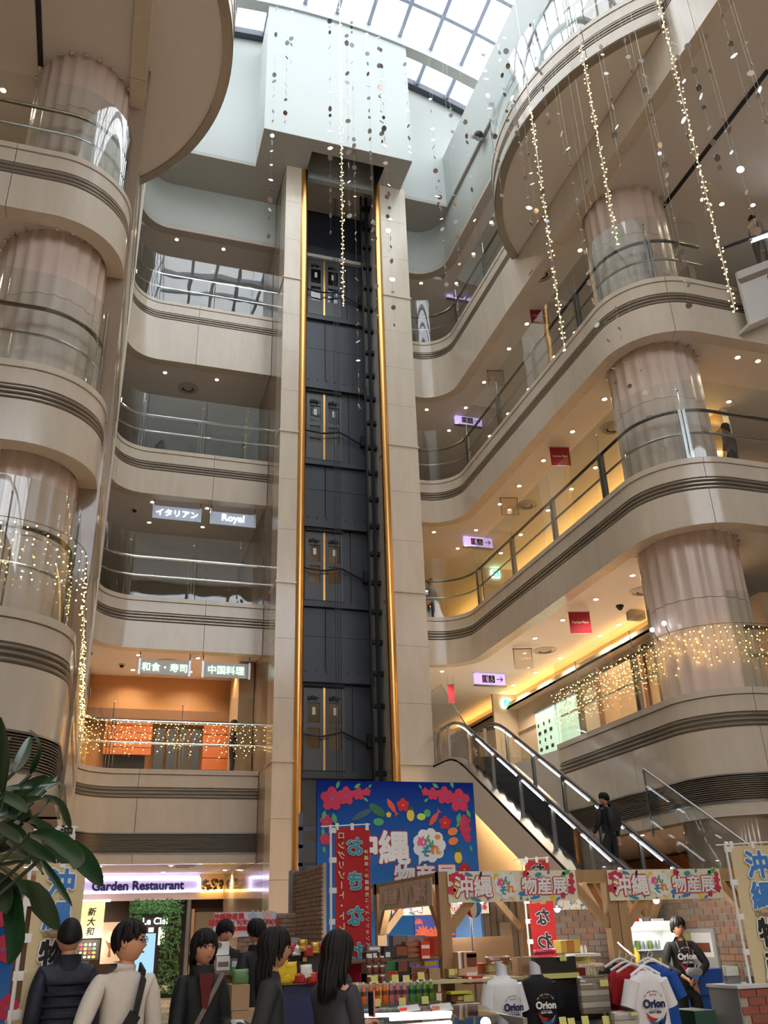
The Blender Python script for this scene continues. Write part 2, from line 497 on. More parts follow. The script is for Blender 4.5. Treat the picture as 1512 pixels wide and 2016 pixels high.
def railing(path, k, label, posts='rods', step=2.9, start=1.2, h=2.05, rail=1.30, mid=0.72, inset=-0.14, group='glass balustrades of the galleries', skip_glass=(), rm=None):
    zt = Z[k]
    p0 = offset(path, inset)
    root = thing('glass_railing', label, 'railing', (p0[0][0], p0[0][1], zt), group=group)
    L = plen(p0); cuts = [0.0]; s = start
    while s < L - 0.4: cuts.append(s); s += step
    cuts.append(L)
    for i, (a, b) in enumerate(zip(cuts, cuts[1:])):
        if i in skip_glass: continue
        p = cut(p0, a + .012, b - .012)
        m = MB(); m.sweep(p, [(-.006, zt - .02), (.006, zt - .02), (.006, zt + h), (-.006, zt + h)]); m.build('glass_pane', GLASS, root)
    pr = offset(p0, -0.07)
    m = MB(); m.tube([(q[0], q[1], zt + rail) for q in pr], 0.040, 8); m.build('handrail', rm or CHROME, root)
    m = MB(); m.tube([(q[0], q[1], zt + mid) for q in pr], 0.028, 8); m.build('middle_rail', CHROME if posts == 'rods' else SATIN, root)
    for s in cuts[1:-1]:
        q, t = point_on(pr, s)
        if posts == 'rods':
            for d in (-.09, 0, .09):
                m = MB(); m.tube([(q[0] + t.x * d, q[1] + t.y * d, zt - .02), (q[0] + t.x * d, q[1] + t.y * d, zt + rail)], .018, 6); m.build('rod', CHROME, root)
            m = MB(); m.tube([(q[0], q[1], zt + rail), (q[0], q[1], zt + h - .25)], .012, 6); m.ball((q[0], q[1], zt + h - .25), .028, 6, 4); m.build('glass_clip', CHROME, root)
        else:
            a = math.atan2(t.y, t.x)
            for d in (-.045, .045):
                m = MB(); m.cbox((q[0] + t.x * d, q[1] + t.y * d, zt + rail / 2), (.06, .10, rail + .04), Matrix.Rotation(a, 3, 'Z')); m.build('post', SATIN, root)
            m = MB(); m.tube([(q[0], q[1], zt + rail), (q[0], q[1], zt + h - .2)], .012, 6); m.ball((q[0], q[1], zt + h - .2), .03, 6, 4); m.build('glass_clip', CHROME, root)
    return root

LP = {k: left_path(k) for k in (1, 2, 3, 4)}
RP = {k: right_path(k) for k in (1, 2, 3, 4)}
PAR = {}
for k in (1, 2, 3, 4):
    w = LEVEL_WORD[k]
    PAR['L', k] = parapet(LP[k], k, 'beige marble %s balcony edge sweeping from the near bay to the lift tower' % w)
    PAR['R', k] = parapet(RP[k], k, 'beige marble %s balcony edge running past the pink columns opposite' % w, joints=3.3)

# floor plates (ceiling below, walking surface above)
def plate(k):
    zc, zf = CEIL[k], Z[k] - 0.03
    lp = offset(LP[k], -0.31); rp = offset(RP[k], -0.31)
    if k == 4:
        poly = [(-16, 2.0)] + lp + [(4.22, 25.7), (4.22, 46), (-16, 46)]
        poly2 = rp + [(26, 2.0), (26, 46), (8.66, 46)]
    else:
        poly = lp + [(4.22, 46), (-12, 46)]
        if k == 1: poly2 = [(8.66, 24.6), (10.61, 24.6)] + rp + [(24, 46), (8.66, 46)]
        else: poly2 = rp + [(24, 46), (8.66, 46)]
    for nm, pl in (('left', poly), ('right', poly2)):
        m = MB(); m.prism(dedupe(pl), zc, zf)
        o = m.build('ceiling', PAINT, smooth=False)
        tag(o, 'warm white ceiling below the %s gallery, %s side of the lift' % (w_(k), nm), 'ceiling', kind='structure')
    m = MB(); m.box(4.22, 8.66, 25.75, 46, zc, zf)
    tag(m.build('ceiling', PAINT, smooth=False), 'warm white ceiling behind the lift tower below the %s' % w_(k), 'ceiling', kind='structure')
def w_(k): return LEVEL_WORD[k].replace('-', ' ')
for k in (1, 2, 3, 4): plate(k)

# rounded fifth-floor overhangs on both sides (dip below the balcony edge)
def disc(side):
    R, cy, zs = 5.45, 14.75, 20.08
    if side == 'left': cx, a0, a1 = 1.30 - R, -49, 49
    else: cx, a0, a1 = 8.62 + R, 180 - 49, 180 + 49
    pts = arc(cx, cy, R, a0, a1, 36)
    if side == 'left': path = pts[:]           # travel so that the atrium is on the right
    else: path = pts[::-1]
    # right of travel must face the atrium
    mid = path[len(path) // 2]; nx = path[len(path) // 2 + 1]
    t = Vector((nx[0] - mid[0], nx[1] - mid[1])); n = Vector((t.y, -t.x))
    if n.dot(Vector((mid[0] - cx, mid[1] - cy))) < 0: path = path[::-1]
    zt = Z[4]
    root = thing('balcony_parapet', 'rounded fifth-floor overhang bulging out above the %s galleries' % ('pink columns and dark slot on the plant side' if side == 'left' else 'wing with the escalator'), 'balcony', (cx, cy, zs), kind='structure')
    m = MB()
    x_in = -0.5 if side == 'left' else 10.55
    m.prism(dedupe(offset(path, -.14)), zs + .03, zs + .10); m.build('soffit', PAINT_DISC, root, smooth=False)
    nseg = 5; L = plen(path)
    for i in range(nseg):
        p = cut(path, L * i / nseg + .01, L * (i + 1) / nseg - .01)
        m = MB(); m.sweep(p, [(-.3, zt), (.02, zt), (.02, zt - .125), (-.3, zt - .13)]); m.build('coping_stone', STONE, root)
        m = MB(); m.sweep(p, [(-.28, zt - .145), (0, zt - .145), (0, zt - .46), (-.05, zt - .465), (-.05, zt - .75), (-.28, zt - .75)]); m.build('upper_slab', STONE, root)
        m = MB(); m.sweep(p, [(-.28, zt - .755), (0, zt - .755), (0, zs + .06), (-.10, zs), (-.16, zs), (-.16, zs + .2), (-.28, zs + .2)]); m.build('stone_slab', STONE, root)
    for j in range(3):
        zc = zt - .515 - j * .09
        pr = [(-.05 + .062 * cos(radians(a)), zc + .036 * sin(radians(a))) for a in (90, 55, 20, -20, -55, -90)]
        m = MB(); m.sweep(path, pr); m.build('bronze_band', BRONZE, root)
    m = MB(); m.sweep(path, [(-.22, zs - .015), (-.02, zs - .015), (.012, zs + .02), (.012, zs + .09), (-.22, zs + .09)]); m.build('edge_trim', BRONZE, root)
    m = MB(); m.prism(dedupe(offset(path, -.2)), zt - .2, zt - .03); m.build('deck', PAINT, root, smooth=False)
    return path
DISC_L = disc('left'); DISC_R = disc('right')

# glass balustrades
RAIL_SPECS = [
    ('L', 1, 'rods', 'second-floor glass balustrade hung with golden lights, from the near bay to the lift'),
    ('L', 2, 'rods', 'third-floor glass balustrade with chrome rods below the hanging Royal sign'),
    ('L', 3, 'rods', 'fourth-floor glass balustrade with chrome rods, mirroring the roof grid'),
    ('L', 4, 'rods', 'uppermost glass balustrade with chrome rods beside the lift tower, mirroring the roof'),
    ('R', 1, 'post', 'second-floor glass balustrade hung with golden lights, beside the escalator'),
    ('R', 2, 'post', 'third-floor glass balustrade with grey steel posts in front of the yellow cove light'),
    ('R', 3, 'post', 'fourth-floor glass balustrade with grey steel posts in front of red hanging banners'),
    ('R', 4, 'post', 'uppermost glass balustrade with grey steel posts running to the rounded overhang'),
]
def trim_path(path, k, side):
    """leave out the stretches that have no balustrade"""
    if side == 'L':
        # near bay and back wing only; a wall stands between
        near = [q for q in path if q[1] < 15.3 and k != 4]
        back = [q for q in path if q[1] > 23.6]
        return [p for p in (near, back) if len(p) > 2]
    if k == 4:
        return [[q for q in path if q[1] > 18.9]]
    if k in (2, 3): return [[q for q in path if q[0] < (14.0 if k == 2 else 13.25)]]
    return [path]
for side, k, posts, lab in RAIL_SPECS:
    P = (LP if side == 'L' else RP)[k]
    segs = trim_path(P, k, side)
    for i, sg in enumerate(segs):
        l2 = lab
        if side == 'L' and k != 4:
            l2 = lab.replace('from the near bay to the lift', 'round the near bay column' if i == 0 else 'between wall and lift')
            if l2 == lab: l2 = ('%s glass balustrade with chrome rods curving round the nearer pink column' % LEVEL_WORD[k]) if i == 0 else lab
        if side == 'L':
            st = (plen(sg) - 3.55) if i == 0 and k != 4 else 1.55
            st = st % 2.9 + (2.9 if st % 2.9 < .4 else 0)
            if i == 1 or k == 4: st = 1.75
            railing(sg, k, l2, posts, 1.85 if (i == 1 or k == 4) else 2.9, st, rm=RAIL_BRONZE if (i == 0 and k != 4) else None)
        else:
            railing(sg, k, l2, posts, 2.55, 2.9 if k > 1 else 1.0, rm=RAIL_DARK)
railing(DISC_R, 4, 'uppermost curved glass balustrade round the overhang above the escalator wing', 'rods', 1.95, 1.0, h=1.95)
railing(DISC_L, 4, 'uppermost curved glass balustrade round the overhang above the near bay', 'rods', 1.95, 1.0, h=1.95)

# full-height side wall of the left wing (seen edge-on), with two raised vertical strips
wl = thing('wall_left', 'narrow full-height beige stone wall strip between near bay and rear galleries', 'wall', (-0.8, 15.2, 0), kind='structure')
for i, (z0, z1) in enumerate(((3.36, 5.7), (5.7, 10.5), (10.5, 15.4), (15.4, 21.2), (21.2, 26.5))):
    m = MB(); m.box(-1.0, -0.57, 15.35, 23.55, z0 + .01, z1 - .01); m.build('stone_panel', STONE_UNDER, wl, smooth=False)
for y0 in (15.2, 23.4):
    m = MB(); m.box(-1.05, -0.50, y0, y0 + .32, 3.36, 26.5); m.build('edge_strip', BROWN_MARBLE if y0 < 20 else STONE, wl, smooth=False)

# fluted columns, one per storey, drums with a joint
def column(cx, cy, r, z0, z1, label):
    root = thing('column', label, 'column', (cx, cy, z0), kind='structure', group='fluted pink columns')
    zj = z0 + (z1 - z0) * .56
    NF = 22; prof = []
    for i in range(NF):
        for j in range(7):
            a = 2 * pi * (i + j / 7) / NF
            t = j / 7
            d = 0 if t < .16 else sin(pi * (t - .16) / .84) * .04
            prof.append((r - d, a))
    for a0, a1 in ((z0, zj - .006), (zj + .006, z1)):
        m = MB(); m.prism([(cx + rr * cos(a), cy + rr * sin(a)) for rr, a in prof], a0, a1)
        m.build('column_drum', PINK, root, ang=50)
    for i in range(NF):
        a = 2 * pi * (i + .58) / NF
        m = MB(); m.lathe([(.05, 0), (.05, -.03), (.03, -.045)], (cx + (r + .03) * cos(a), cy + (r + .03) * sin(a), z1), 8); m.build('ceiling_stud', CHROME, root)
    return root
COLS = {'L': (-1.86, 15.22, 1.0), 'R': (12.03, 15.32, 1.07)}
for side in 'LR':
    cx, cy, r = COLS[side]
    for k in (1, 2, 3):
        where = 'above the plant' if side == 'L' else 'beside the escalator wing'
        column(cx, cy, r, Z[k] - .02, CEIL[k + 1], 'fluted pink stone column %s, on the %s' % (where, w_(k)))
m = MB(); m.lathe([(1.05, 0), (1.05, 3.5)], (12.03, 15.32, 0), 40)
tag(m.build('column', BROWN_MARBLE), 'dark brown round column at ground level behind the calico banner', 'column', kind='structure')

# ------------------------------------------------------------------ lift tower
def pier(x0, x1, label, kind):
    root = thing('lift_pier', label, 'pier', ((x0 + x1) / 2, 23.4, 0), kind='structure')
    zs = [0, 5.66, 10.58, 15.50, 21.42, 26.5]
    for a, b in zip(zs, zs[1:]):
        n = 3 if b - a < 5.5 else 4
        for i in range(n):
            m = MB(); m.box(x0, x1, 23.0, 23.9, a + (b - a) * i / n + .004, a + (b - a) * (i + 1) / n - .004); m.build('stone_slab', STONE, root, smooth=False)
        if b < 26:
            m = MB(); m.box(x0 - .03, x1 + .03, 22.965, 23.93, b - .03, b + .03); m.build('string_course', STONE, root, smooth=False)
    return root
pier(4.22, 4.80, 'slim marble pier of the lift tower, nearer the Royal sign', 0)
pier(7.66, 8.66, 'broad marble pier of the lift tower, nearer the escalator', 1)
for x0, lab in ((4.80, 'polished brass strip down the lift shaft edge nearer the Royal sign'), (7.53, 'polished brass strip down the lift shaft edge nearer the escalator')):
    m = MB(); m.lathe([(.125, .6), (.125, 26.4)], (x0 + (.085 if x0 < 6 else .04), 23.04, 0), 20)
    tag(m.build('brass_strip', BRASS), lab, 'trim', kind='structure', group='brass strips of the lift shaft')
wb = thing('wall_core', 'glossy brown marble side of the lift tower', 'wall', (4.22, 24.5, 0), kind='structure')
zs = [0, 3.36, 5.66, 10.58, 15.5, 21.42, 26.5]
for a, b in zip(zs, zs[1:]):
    m = MB(); m.box(4.225, 4.78, 23.9, 31.0, a + .005, b - .005); m.build('stone_panel', BROWN_MARBLE, wb, smooth=False)
wc = thing('wall_core_far', 'far side of the lift tower', 'wall', (8.4, 26.0, 0), kind='structure')
m = MB(); m.box(7.70, 8.655, 23.9, 28.0, 0, 26.5); m.build('stone_panel', STONE, wc, smooth=False)

# shaft: rear steel wall with landing doors
sh = thing('lift_shaft', 'dark grey steel lift shaft with landing doors on every floor', 'lift shaft', (6.2, 25.3, 0), kind='structure')
YB = 25.45
SILL = {1: 5.80, 2: 10.95, 3: 15.95, 4: 21.95}
HEAD = {1: 8.38, 2: 13.45, 3: 18.75, 4: 24.75}
m = MB(); m.box(4.78, 4.86, 23.2, 25.6, 0, 31.5); m.build('shaft_side', STEEL_DARK, sh, smooth=False)
m = MB(); m.box(7.78, 7.90, 23.95, 25.6, 0, 31.5); m.build('shaft_side', STEEL_DARK, sh, smooth=False)
DX0, DX1 = 5.05, 7.45
zz = 0.0
prev = 0.02
for k in (1, 2, 3, 4):
    s_, h_ = SILL[k], HEAD[k]
    # plain sheet panels up to the sill, two leaves with a seam
    for a, b in ((4.86, 6.22), (6.23, 7.78)):
        m = MB(); m.box(a + .006, b - .006, YB, YB + .08, prev, (prev + s_) / 2 - .006); m.build('steel_sheet', STEEL_DARK, sh, smooth=False)
        m = MB(); m.box(a + .006, b - .006, YB, YB + .08, (prev + s_) / 2 + .006, s_ - .18); m.build('steel_sheet', STEEL_DARK, sh, smooth=False)
    m = MB(); m.box(4.86, 7.72, YB - .12, YB + .1, s_ - .18, s_); m.build('sill_beam', STEEL_DARK, sh, smooth=False)
    m = MB(); m.box(4.86, 7.72, YB - .18, YB + .1, h_, h_ + .34); m.build('header_beam', STEEL_DARK, sh, smooth=False)
    for q in range(9):
        m = MB(); m.lathe([(.025, 0), (.025, .02)], (4.95 + q * .32, YB - .19, h_ + .32), 6, Matrix.Rotation(pi / 2, 3, 'X')); m.build('bolt', STEEL_RAIL, sh)
    # door leaves with two windows each
    top = h_ - .10; bot = s_ + .02; cx = 6.18; wd = .62
    for sgn in (-1, 1):
        x0, x1 = (cx - wd, cx - .03) if sgn < 0 else (cx + .03, cx + wd)
        d = thing('landing_door', None, None); d.parent = sh; d.location = Vector(((x0 + x1) / 2, YB - .02, bot)) - wloc(sh)
        hh = top - bot
        w0, w1 = x0 + .12, x1 - .10
        for (a, b) in ((0, .26), (.50, .56), (.80, 1.0)):
            m = MB(); m.box(x0, x1, YB - .04, YB + .02, bot + hh * a, bot + hh * b); m.build('door_panel', mat('lift_door_grey', (0.10, 0.098, 0.10), .4, metal=.3), d, smooth=False)
        for (a, b) in ((.26, .50), (.56, .80)):
            m = MB(); m.box(x0, w0, YB - .04, YB + .02, bot + hh * a, bot + hh * b); m.box(w1, x1, YB - .04, YB + .02, bot + hh * a, bot + hh * b); m.build('door_stile', MATS['lift_door_grey'], d, smooth=False)
            m = MB(); m.box(w0, w1, YB - .01, YB, bot + hh * a, bot + hh * b); m.build('window_pane', GLASS, d, smooth=False)
        m = MB(); m.box(w0 + .14, w0 + .24, YB - .03, YB - .015, bot + hh * .66, bot + hh * .75); m.build('notice', WHITE_PAINT, d, smooth=False)
        m = MB()
        for q in range(3): m.box(w0 + q * .10, w0 + q * .10 + .07, YB - .12, YB - .04, bot + hh * .835 + (q % 2) * .03, bot + hh * .87 + (q % 2) * .03)
        m.bar((w0, YB - .08, bot + hh * .84), (w1, YB - .08, bot + hh * .86), .02, .02); m.build('door_operator', BLACK, d, smooth=False)
    m = MB(); m.box(cx - .03, cx + .03, YB - .06, YB, bot, top + .06); m.build('brass_mullion', BRASS, sh, smooth=False)
    m = MB(); m.box(cx - wd - .02, cx + wd + .02, YB - .10, YB - .05, bot - .02, bot + .02); m.box(cx - wd, cx + wd, YB - .12, YB - .06, top - .02, top + .10); m.build('door_track', BLACK, sh, smooth=False)
    # steel either side of the doors
    for a, b in ((4.86, 5.30), (5.32, cx - wd - .01), (cx + wd + .01, 7.05), (7.07, 7.78)):
        m = MB(); m.box(a, b, YB, YB + .08, s_, h_); m.build('steel_sheet', STEEL_DARK, sh, smooth=False)
    m = MB(); m.tube([(4.88, YB - .1, s_ + 1.15), (5.15, YB - .14, s_ + 1.2), (5.6, YB - .2, s_ + 1.02), (6.1, YB - .22, s_ + .98), (6.7, YB - .18, s_ + 1.12), (7.2, YB - .12, s_ + .92), (7.55, YB - .1, s_ + .78)], .03, 6)
    m.build('cable_loop', STEEL_RAIL, sh)
    m = MB(); m.box(7.46, 7.60, YB - .2, YB - .02, s_ + .72, s_ + 1.1); m.build('cable_bracket', BLACK, sh, smooth=False)
    prev = h_ + .34
m = MB(); m.box(4.86, 7.78, YB, YB + .08, prev, 31.4); m.build('steel_sheet', mat('shaft_head_steel', (0.025, 0.03, 0.042), .5, metal=.3), sh, smooth=False)
m = MB(); m.box(4.78, 7.9, 22.2, 25.6, 31.4, 31.5); m.build('shaft_cap', STEEL_RAIL, sh, smooth=False)
for x, w in ((7.30, .05), (7.48, .09)):
    m = MB(); m.box(x, x + w, 24.2, 24.32, .3, 29.5); m.build('guide_rail', STEEL_RAIL, sh, smooth=False)
for i in range(30):
    m = MB(); m.box(7.40, 7.72, 24.25, 24.42, .8 + i * .95, .92 + i * .95); m.build('rail_bracket', STEEL_RAIL, sh, smooth=False)
for x in (6.34, 6.42, 6.50):
    m = MB(); m.tube([(x, 24.6, .3), (x, 24.6, 30)], .012, 5); m.build('hoist_rope', STEEL_RAIL, sh)

# ------------------------------------------------------------------ top: fascia, ceiling, white lift head, roof
CT = 26.5
def top_path():
    x = -0.55
    p = [(x, 2.0), (x, 23.9)] + arc(x + 1.05, 23.95, 1.05, 180, 90) + [(4.22, 25.0)]
    return resample(dedupe(p))
def top_path_r():
    x = 10.6
    p = [(8.66, 25.0), (x - 1.05, 25.0)] + arc(x - 1.05, 23.95, 1.05, 90, 0) + [(x, 2.0)]
    return resample(dedupe(p))
for p, nm in ((top_path(), 'plant side'), (top_path_r(), 'escalator side')):
    m = MB(); m.sweep(p, [(-.35, CT), (0, CT), (0, 24.62), (-.03, 24.57), (-.35, 24.57)])
    tag(m.build('fascia', GREY_GREEN), 'grey green plaster band with rounded corner under the top ceiling, %s' % nm, 'wall', kind='structure')
    m = MB(); m.sweep(p, [(-.35, 24.42), (-.01, 24.42), (-.01, 24.575), (-.35, 24.575)])
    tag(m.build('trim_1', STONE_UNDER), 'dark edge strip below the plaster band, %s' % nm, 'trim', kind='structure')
for x0, x1, y0, nm in ((-16, -.85, 2.0, 'plant side'), (10.9, 26, 2.0, 'escalator side')):
    m = MB(); m.box(x0, x1, y0, 46, 24.6, 24.75)
    tag(m.build('ceiling', PAINT, smooth=False), 'uppermost gallery ceiling, %s' % nm, 'ceiling', kind='structure')
m = MB(); m.box(-.85, 10.9, 25.3, 46, 24.6, 24.75)
tag(m.build('ceiling', PAINT, smooth=False), 'uppermost gallery ceiling behind the lift', 'ceiling', kind='structure')
# flat ceiling rim around the light well
m = MB(); m.prism([(-.9, 23.38), (4.21, 23.38), (4.21, 25.4), (-.9, 25.4)], CT, CT + .15); m.prism([(8.67, 23.38), (10.9, 23.38), (10.9, 25.4), (8.67, 25.4)], CT, CT + .15)
m.box(-.9, -.35, 2, 23.37, CT, CT + .15); m.box(10.5, 10.95, 2, 23.37, CT, CT + .15)
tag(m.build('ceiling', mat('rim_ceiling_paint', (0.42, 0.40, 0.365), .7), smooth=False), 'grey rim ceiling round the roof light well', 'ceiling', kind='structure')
# well walls
def roof_z(x): return 33.5 - (x - 4.5) ** 2 * .029
xs = [-9 + i * .75 for i in range(37)]
m = MB(); m.prism_y([(-9, CT + .03), (18, CT + .03)] + [(x, roof_z(x) - .05) for x in reversed(xs)], 23.4, 23.6)
tag(m.build('wall_back', WHITE_WALL, smooth=False), 'white back wall of the roof light well behind the lift head', 'wall', kind='structure')
m = MB(); m.box(10.49, 10.7, 2, 23.4, CT + .03, 29.1)
tag(m.build('wall_right', WHITE_WALL, smooth=False), 'white side wall of the roof light well over the escalator wing', 'wall', kind='structure')
m = MB(); m.box(-.55, -.34, 2, 23.4, CT + .03, 29.1)
tag(m.build('wall_left_well', WHITE_WALL, smooth=False), 'white side wall of the roof light well over the plant side', 'wall', kind='structure')
# lift head box
hb = thing('lift_head', 'white plaster box on top of the lift tower reaching the glass roof', 'lift head', (5.83, 22.5, CT), kind='structure')
xb = [3.16 + i * .5 for i in range(11)] + [8.5]
m = MB(); m.prism_y([(3.16, CT), (8.5, CT)] + [(x, roof_z(x) - .5) for x in reversed(xb)], 21.62, 21.78); m.build('front_wall', WHITE_WALL, hb, smooth=False)
for x0 in (3.16, 8.36):
    m = MB(); m.prism_x([(21.78, CT), (23.4, CT), (23.4, 32.5), (21.78, 32.5)], x0, x0 + .14); m.build('side_wall', WHITE_WALL, hb, smooth=False)
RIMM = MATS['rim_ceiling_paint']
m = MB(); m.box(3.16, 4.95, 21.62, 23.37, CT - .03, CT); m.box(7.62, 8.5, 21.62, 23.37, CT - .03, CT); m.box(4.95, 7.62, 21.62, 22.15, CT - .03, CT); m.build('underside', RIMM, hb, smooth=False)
m = MB(); m.box(4.80, 4.95, 22.15, 23.4, CT, 31.4); m.box(7.62, 7.78, 22.15, 23.4, CT, 31.4); m.box(4.8, 7.78, 22.05, 22.15, CT + .1, 31.4); m.build('shaft_lining', MATS['shaft_head_steel'], hb, smooth=False)

# glass roof: arched ribs, purlins, panes
roof = thing('roof', 'arched glass roof with grey steel grid over the atrium', 'roof', (4.5, 12, 29), kind='structure')
RX0, RX1 = -9.0, 18.0
step = 1.25
gx = [4.5 + step * i for i in range(-10, 11)]
gx = [x for x in gx if RX0 <= x <= RX1]
gy = [23.4, 21.75, 20.15, 18.6, 17.05, 15.5, 13.95, 12.4, 10.85, 9.3, 7.75, 6.2, 4.65, 3.1]
def rib(y, w, d, name, m_, below=0.0):
    m = MB()
    pr = [(x, roof_z(x) - below) for x in xs] + [(x, roof_z(x) - below - d) for x in reversed(xs)]
    n = len(xs)
    for i in range(n - 1):
        a, b, c, d_ = pr[i], pr[i + 1], pr[2 * n - 2 - i], pr[2 * n - 1 - i]
        m._add([(a[0], y - w / 2, a[1]), (b[0], y - w / 2, b[1]), (c[0], y - w / 2, c[1]), (d_[0], y - w / 2, d_[1]),
                (a[0], y + w / 2, a[1]), (b[0], y + w / 2, b[1]), (c[0], y + w / 2, c[1]), (d_[0], y + w / 2, d_[1])],
               [(0, 1, 2, 3), (7, 6, 5, 4), (0, 4, 5, 1), (3, 2, 6, 7)])
    return m.build(name, m_, roof)
for i, y in enumerate(gy):
    if i == 0: rib(y - .12, .3, .3, 'frame_bar', TRIM_DARK, .02)
    elif i == 1: rib(y, .42, .55, 'arch_beam', WHITE_WALL, .02)
    elif i % 3 == 1: rib(y, .24, .30, 'arch_beam', ROOF_STEEL)
    else: rib(y, .14, .15, 'arch_rib', ROOF_STEEL)
for x in gx:
    m = MB(); z = roof_z(x); m.box(x - .075, x + .075, gy[-1], gy[0], z - .18, z + .02); m.build('purlin', ROOF_STEEL, roof, smooth=False)
for i in range(len(gy) - 1):
    for a, b in zip(gx, gx[1:]):
        m = MB(); za, zb_ = roof_z(a), roof_z(b)
        m._add([(a + .05, gy[i + 1], za + .01), (b - .05, gy[i + 1], zb_ + .01), (b - .05, gy[i], zb_ + .01), (a + .05, gy[i], za + .01)], [(0, 1, 2, 3)])
        m.build('roof_pane', ROOFGLASS, roof, smooth=False)
# enclosure beyond the picture (rest of the mall)
def slab(name, b, m_, lab, cat):
    m = MB(); m.box(*b); return tag(m.build(name, m_, smooth=False), lab, cat, kind='structure')
slab('wall_far', (-16, 26, 46, 46.3, -.3, 27), WARM_WALL, 'far end wall of the building', 'wall')
slab('wall_outer_left', (-16.3, -16, -12, 46.3, -.3, 34), WARM_WALL, 'outer wall beyond the plant side galleries', 'wall')
slab('wall_outer_right', (26, 26.3, -12, 46.3, -.3, 34), WARM_WALL, 'outer wall beyond the escalator galleries', 'wall')
slab('wall_front', (-16.3, 26.3, -12.3, -12, -.3, 17.5), WARM_WALL, 'entrance wall behind the viewer', 'wall')
slab('wall_front_left', (-16.3, -7, -12.3, -12, 17.5, 24.5), WARM_WALL, 'wall beside the added window, plant side', 'wall')
slab('wall_front_right', (17, 26.3, -12.3, -12, 17.5, 24.5), WARM_WALL, 'wall beside the added window, escalator side', 'wall')
slab('wall_front_top', (-16.3, 26.3, -12.3, -12, 24.5, 34), WARM_WALL, 'wall over the added window', 'wall')
ew = thing('added_window', 'added gridded window behind the viewer, unseen source of fill daylight', 'window', (5, -12.2, 17.5), kind='structure')  # added window out of view, lets in daylight for the lower levels
for i in range(9):
    x = -7 + i * 3.0; m = MB(); m.box(x - .09, x + .09, -12.3, -12.05, 17.5, 24.5); m.build('mullion', ROOF_STEEL, ew, smooth=False)
for i in range(4):
    z = 17.5 + i * 2.33; m = MB(); m.box(-7, 17, -12.28, -12.08, z - .07, z + .07); m.build('transom', ROOF_STEEL, ew, smooth=False)
m = MB(); m.box(-7, 17, -12.2, -12.19, 17.5, 24.5); m.build('pane', ROOFGLASS, ew, smooth=False)
slab('ceiling', (-16.3, 26.3, -12.0, -1.5, 4.4, 4.6), PAINT, 'low entrance hall ceiling behind the viewer', 'ceiling')
slab('ceiling', (-16.3, 26.3, -12.3, 2.6, 25.0, 25.3), PAINT, 'ceiling over the entrance side of the atrium', 'ceiling')
slab('wall_roof_left', (-9.3, -9, 2.6, 23.5, 25.5, 29.3), WHITE_WALL, 'upstand below the glass roof, plant side', 'wall')
slab('wall_roof_right', (18, 18.3, 2.6, 23.5, 25.5, 29.3), WHITE_WALL, 'upstand below the glass roof, escalator side', 'wall')
slab('wall_roof_front', (-9.3, 18.3, 2.4, 2.6, 25, 33.6), WHITE_WALL, 'upstand below the glass roof, entrance side', 'wall')
slab('ceiling', (-16.3, -9, 2, 46, 26.5, 26.7), PAINT, 'roof slab over the plant side galleries', 'ceiling')
slab('ceiling', (18, 26.3, 2, 46, 26.5, 26.7), PAINT, 'roof slab over the escalator galleries', 'ceiling')
slab('ceiling', (-16, 26, 23.6, 46, 27, 27.2), PAINT, 'roof slab over the rear galleries', 'ceiling')
slab('wall_roof_back', (-9.3, 18.3, 23.6, 23.8, 27, 34), WHITE_WALL, 'back upstand of the glass roof', 'wall')
# gallery rear walls
for k in (1, 2, 3, 4):
    z0 = Z[k]; z1 = (CEIL[k + 1] if k < 4 else 24.7)
    xw = {1: 14.0, 2: 14.9, 3: 14.9, 4: 14.9}[k]
    slab('wall_gallery_right', (xw, xw + .2, 16.5, 46, z0, z1), WARM_WALL, 'shop wall of the %s gallery beside the escalator' % w_(k), 'wall')
    slab('wall_gallery_back', (-12, 14.6, 34.5, 34.7, z0, z1), WARM_WALL, 'rear wall of the %s gallery' % w_(k), 'wall')
    slab('wall_gallery_left', (-5.2, -5.0, 16.5, 34.5, z0, z1), WARM_WALL, 'shop wall of the %s gallery on the plant side' % w_(k), 'wall')

# ground floor: tiles laid square, 1.0 m
fl = thing('floor', 'polished tan and cream tiled ground floor', 'floor', (5, 10, 0), kind='structure')
m = MB(); m.box(-16, 26, -12, 46, -.3, -.012); m.build('floor_bed', GROUT, fl, smooth=False)
tm = {0: MB().box(-.495, .495, -.495, .495, -.03, 0).mesh('floor_tile', TILE_A, False), 1: MB().box(-.495, .495, -.495, .495, -.03, 0).mesh('floor_tile', TILE_B, False)}
nt_ = 0
for j in range(3, 34):
    for i in range(-3, 6):
        q = Vector((i + .5, j + .5, 0)); d = q - CAM
        c = d.dot(CF)
        if c <= 0: continue
        u = 756 + FPX * d.dot(CR) / c; v = 1008 - FPX * d.dot(CU) / c
        if -80 < u < 700 and v < 2300 and nt_ < 290:
            inst(tm[1 if (i + j) % 2 else 0], 'floor_tile', q - wloc(fl), fl); nt_ += 1
m = MB()
for j in range(-12, 46):
    for i in range(-16, 26):
        if not (3 <= j < 34 and -3 <= i < 6): m.box(i + .005, i + .995, j + .005, j + .995, -.03, -.004)
o = m.build('floor_tiling', TILE_A, fl, smooth=False); o['kind'] = 'stuff'

# ------------------------------------------------------------------ gallery fittings
WARM = (1.0, 0.80, 0.58)
LAMP_FACE = emat('downlight_face', (1.0, 0.80, 0.52), 30.0)
LAMP_RING = mat('downlight_ring', (0.75, 0.70, 0.62), .35, metal=.6)
COVE = emat('cove_tube', (1.0, 0.58, 0.15), 5.5, sample=True)
DL_E = 95.0

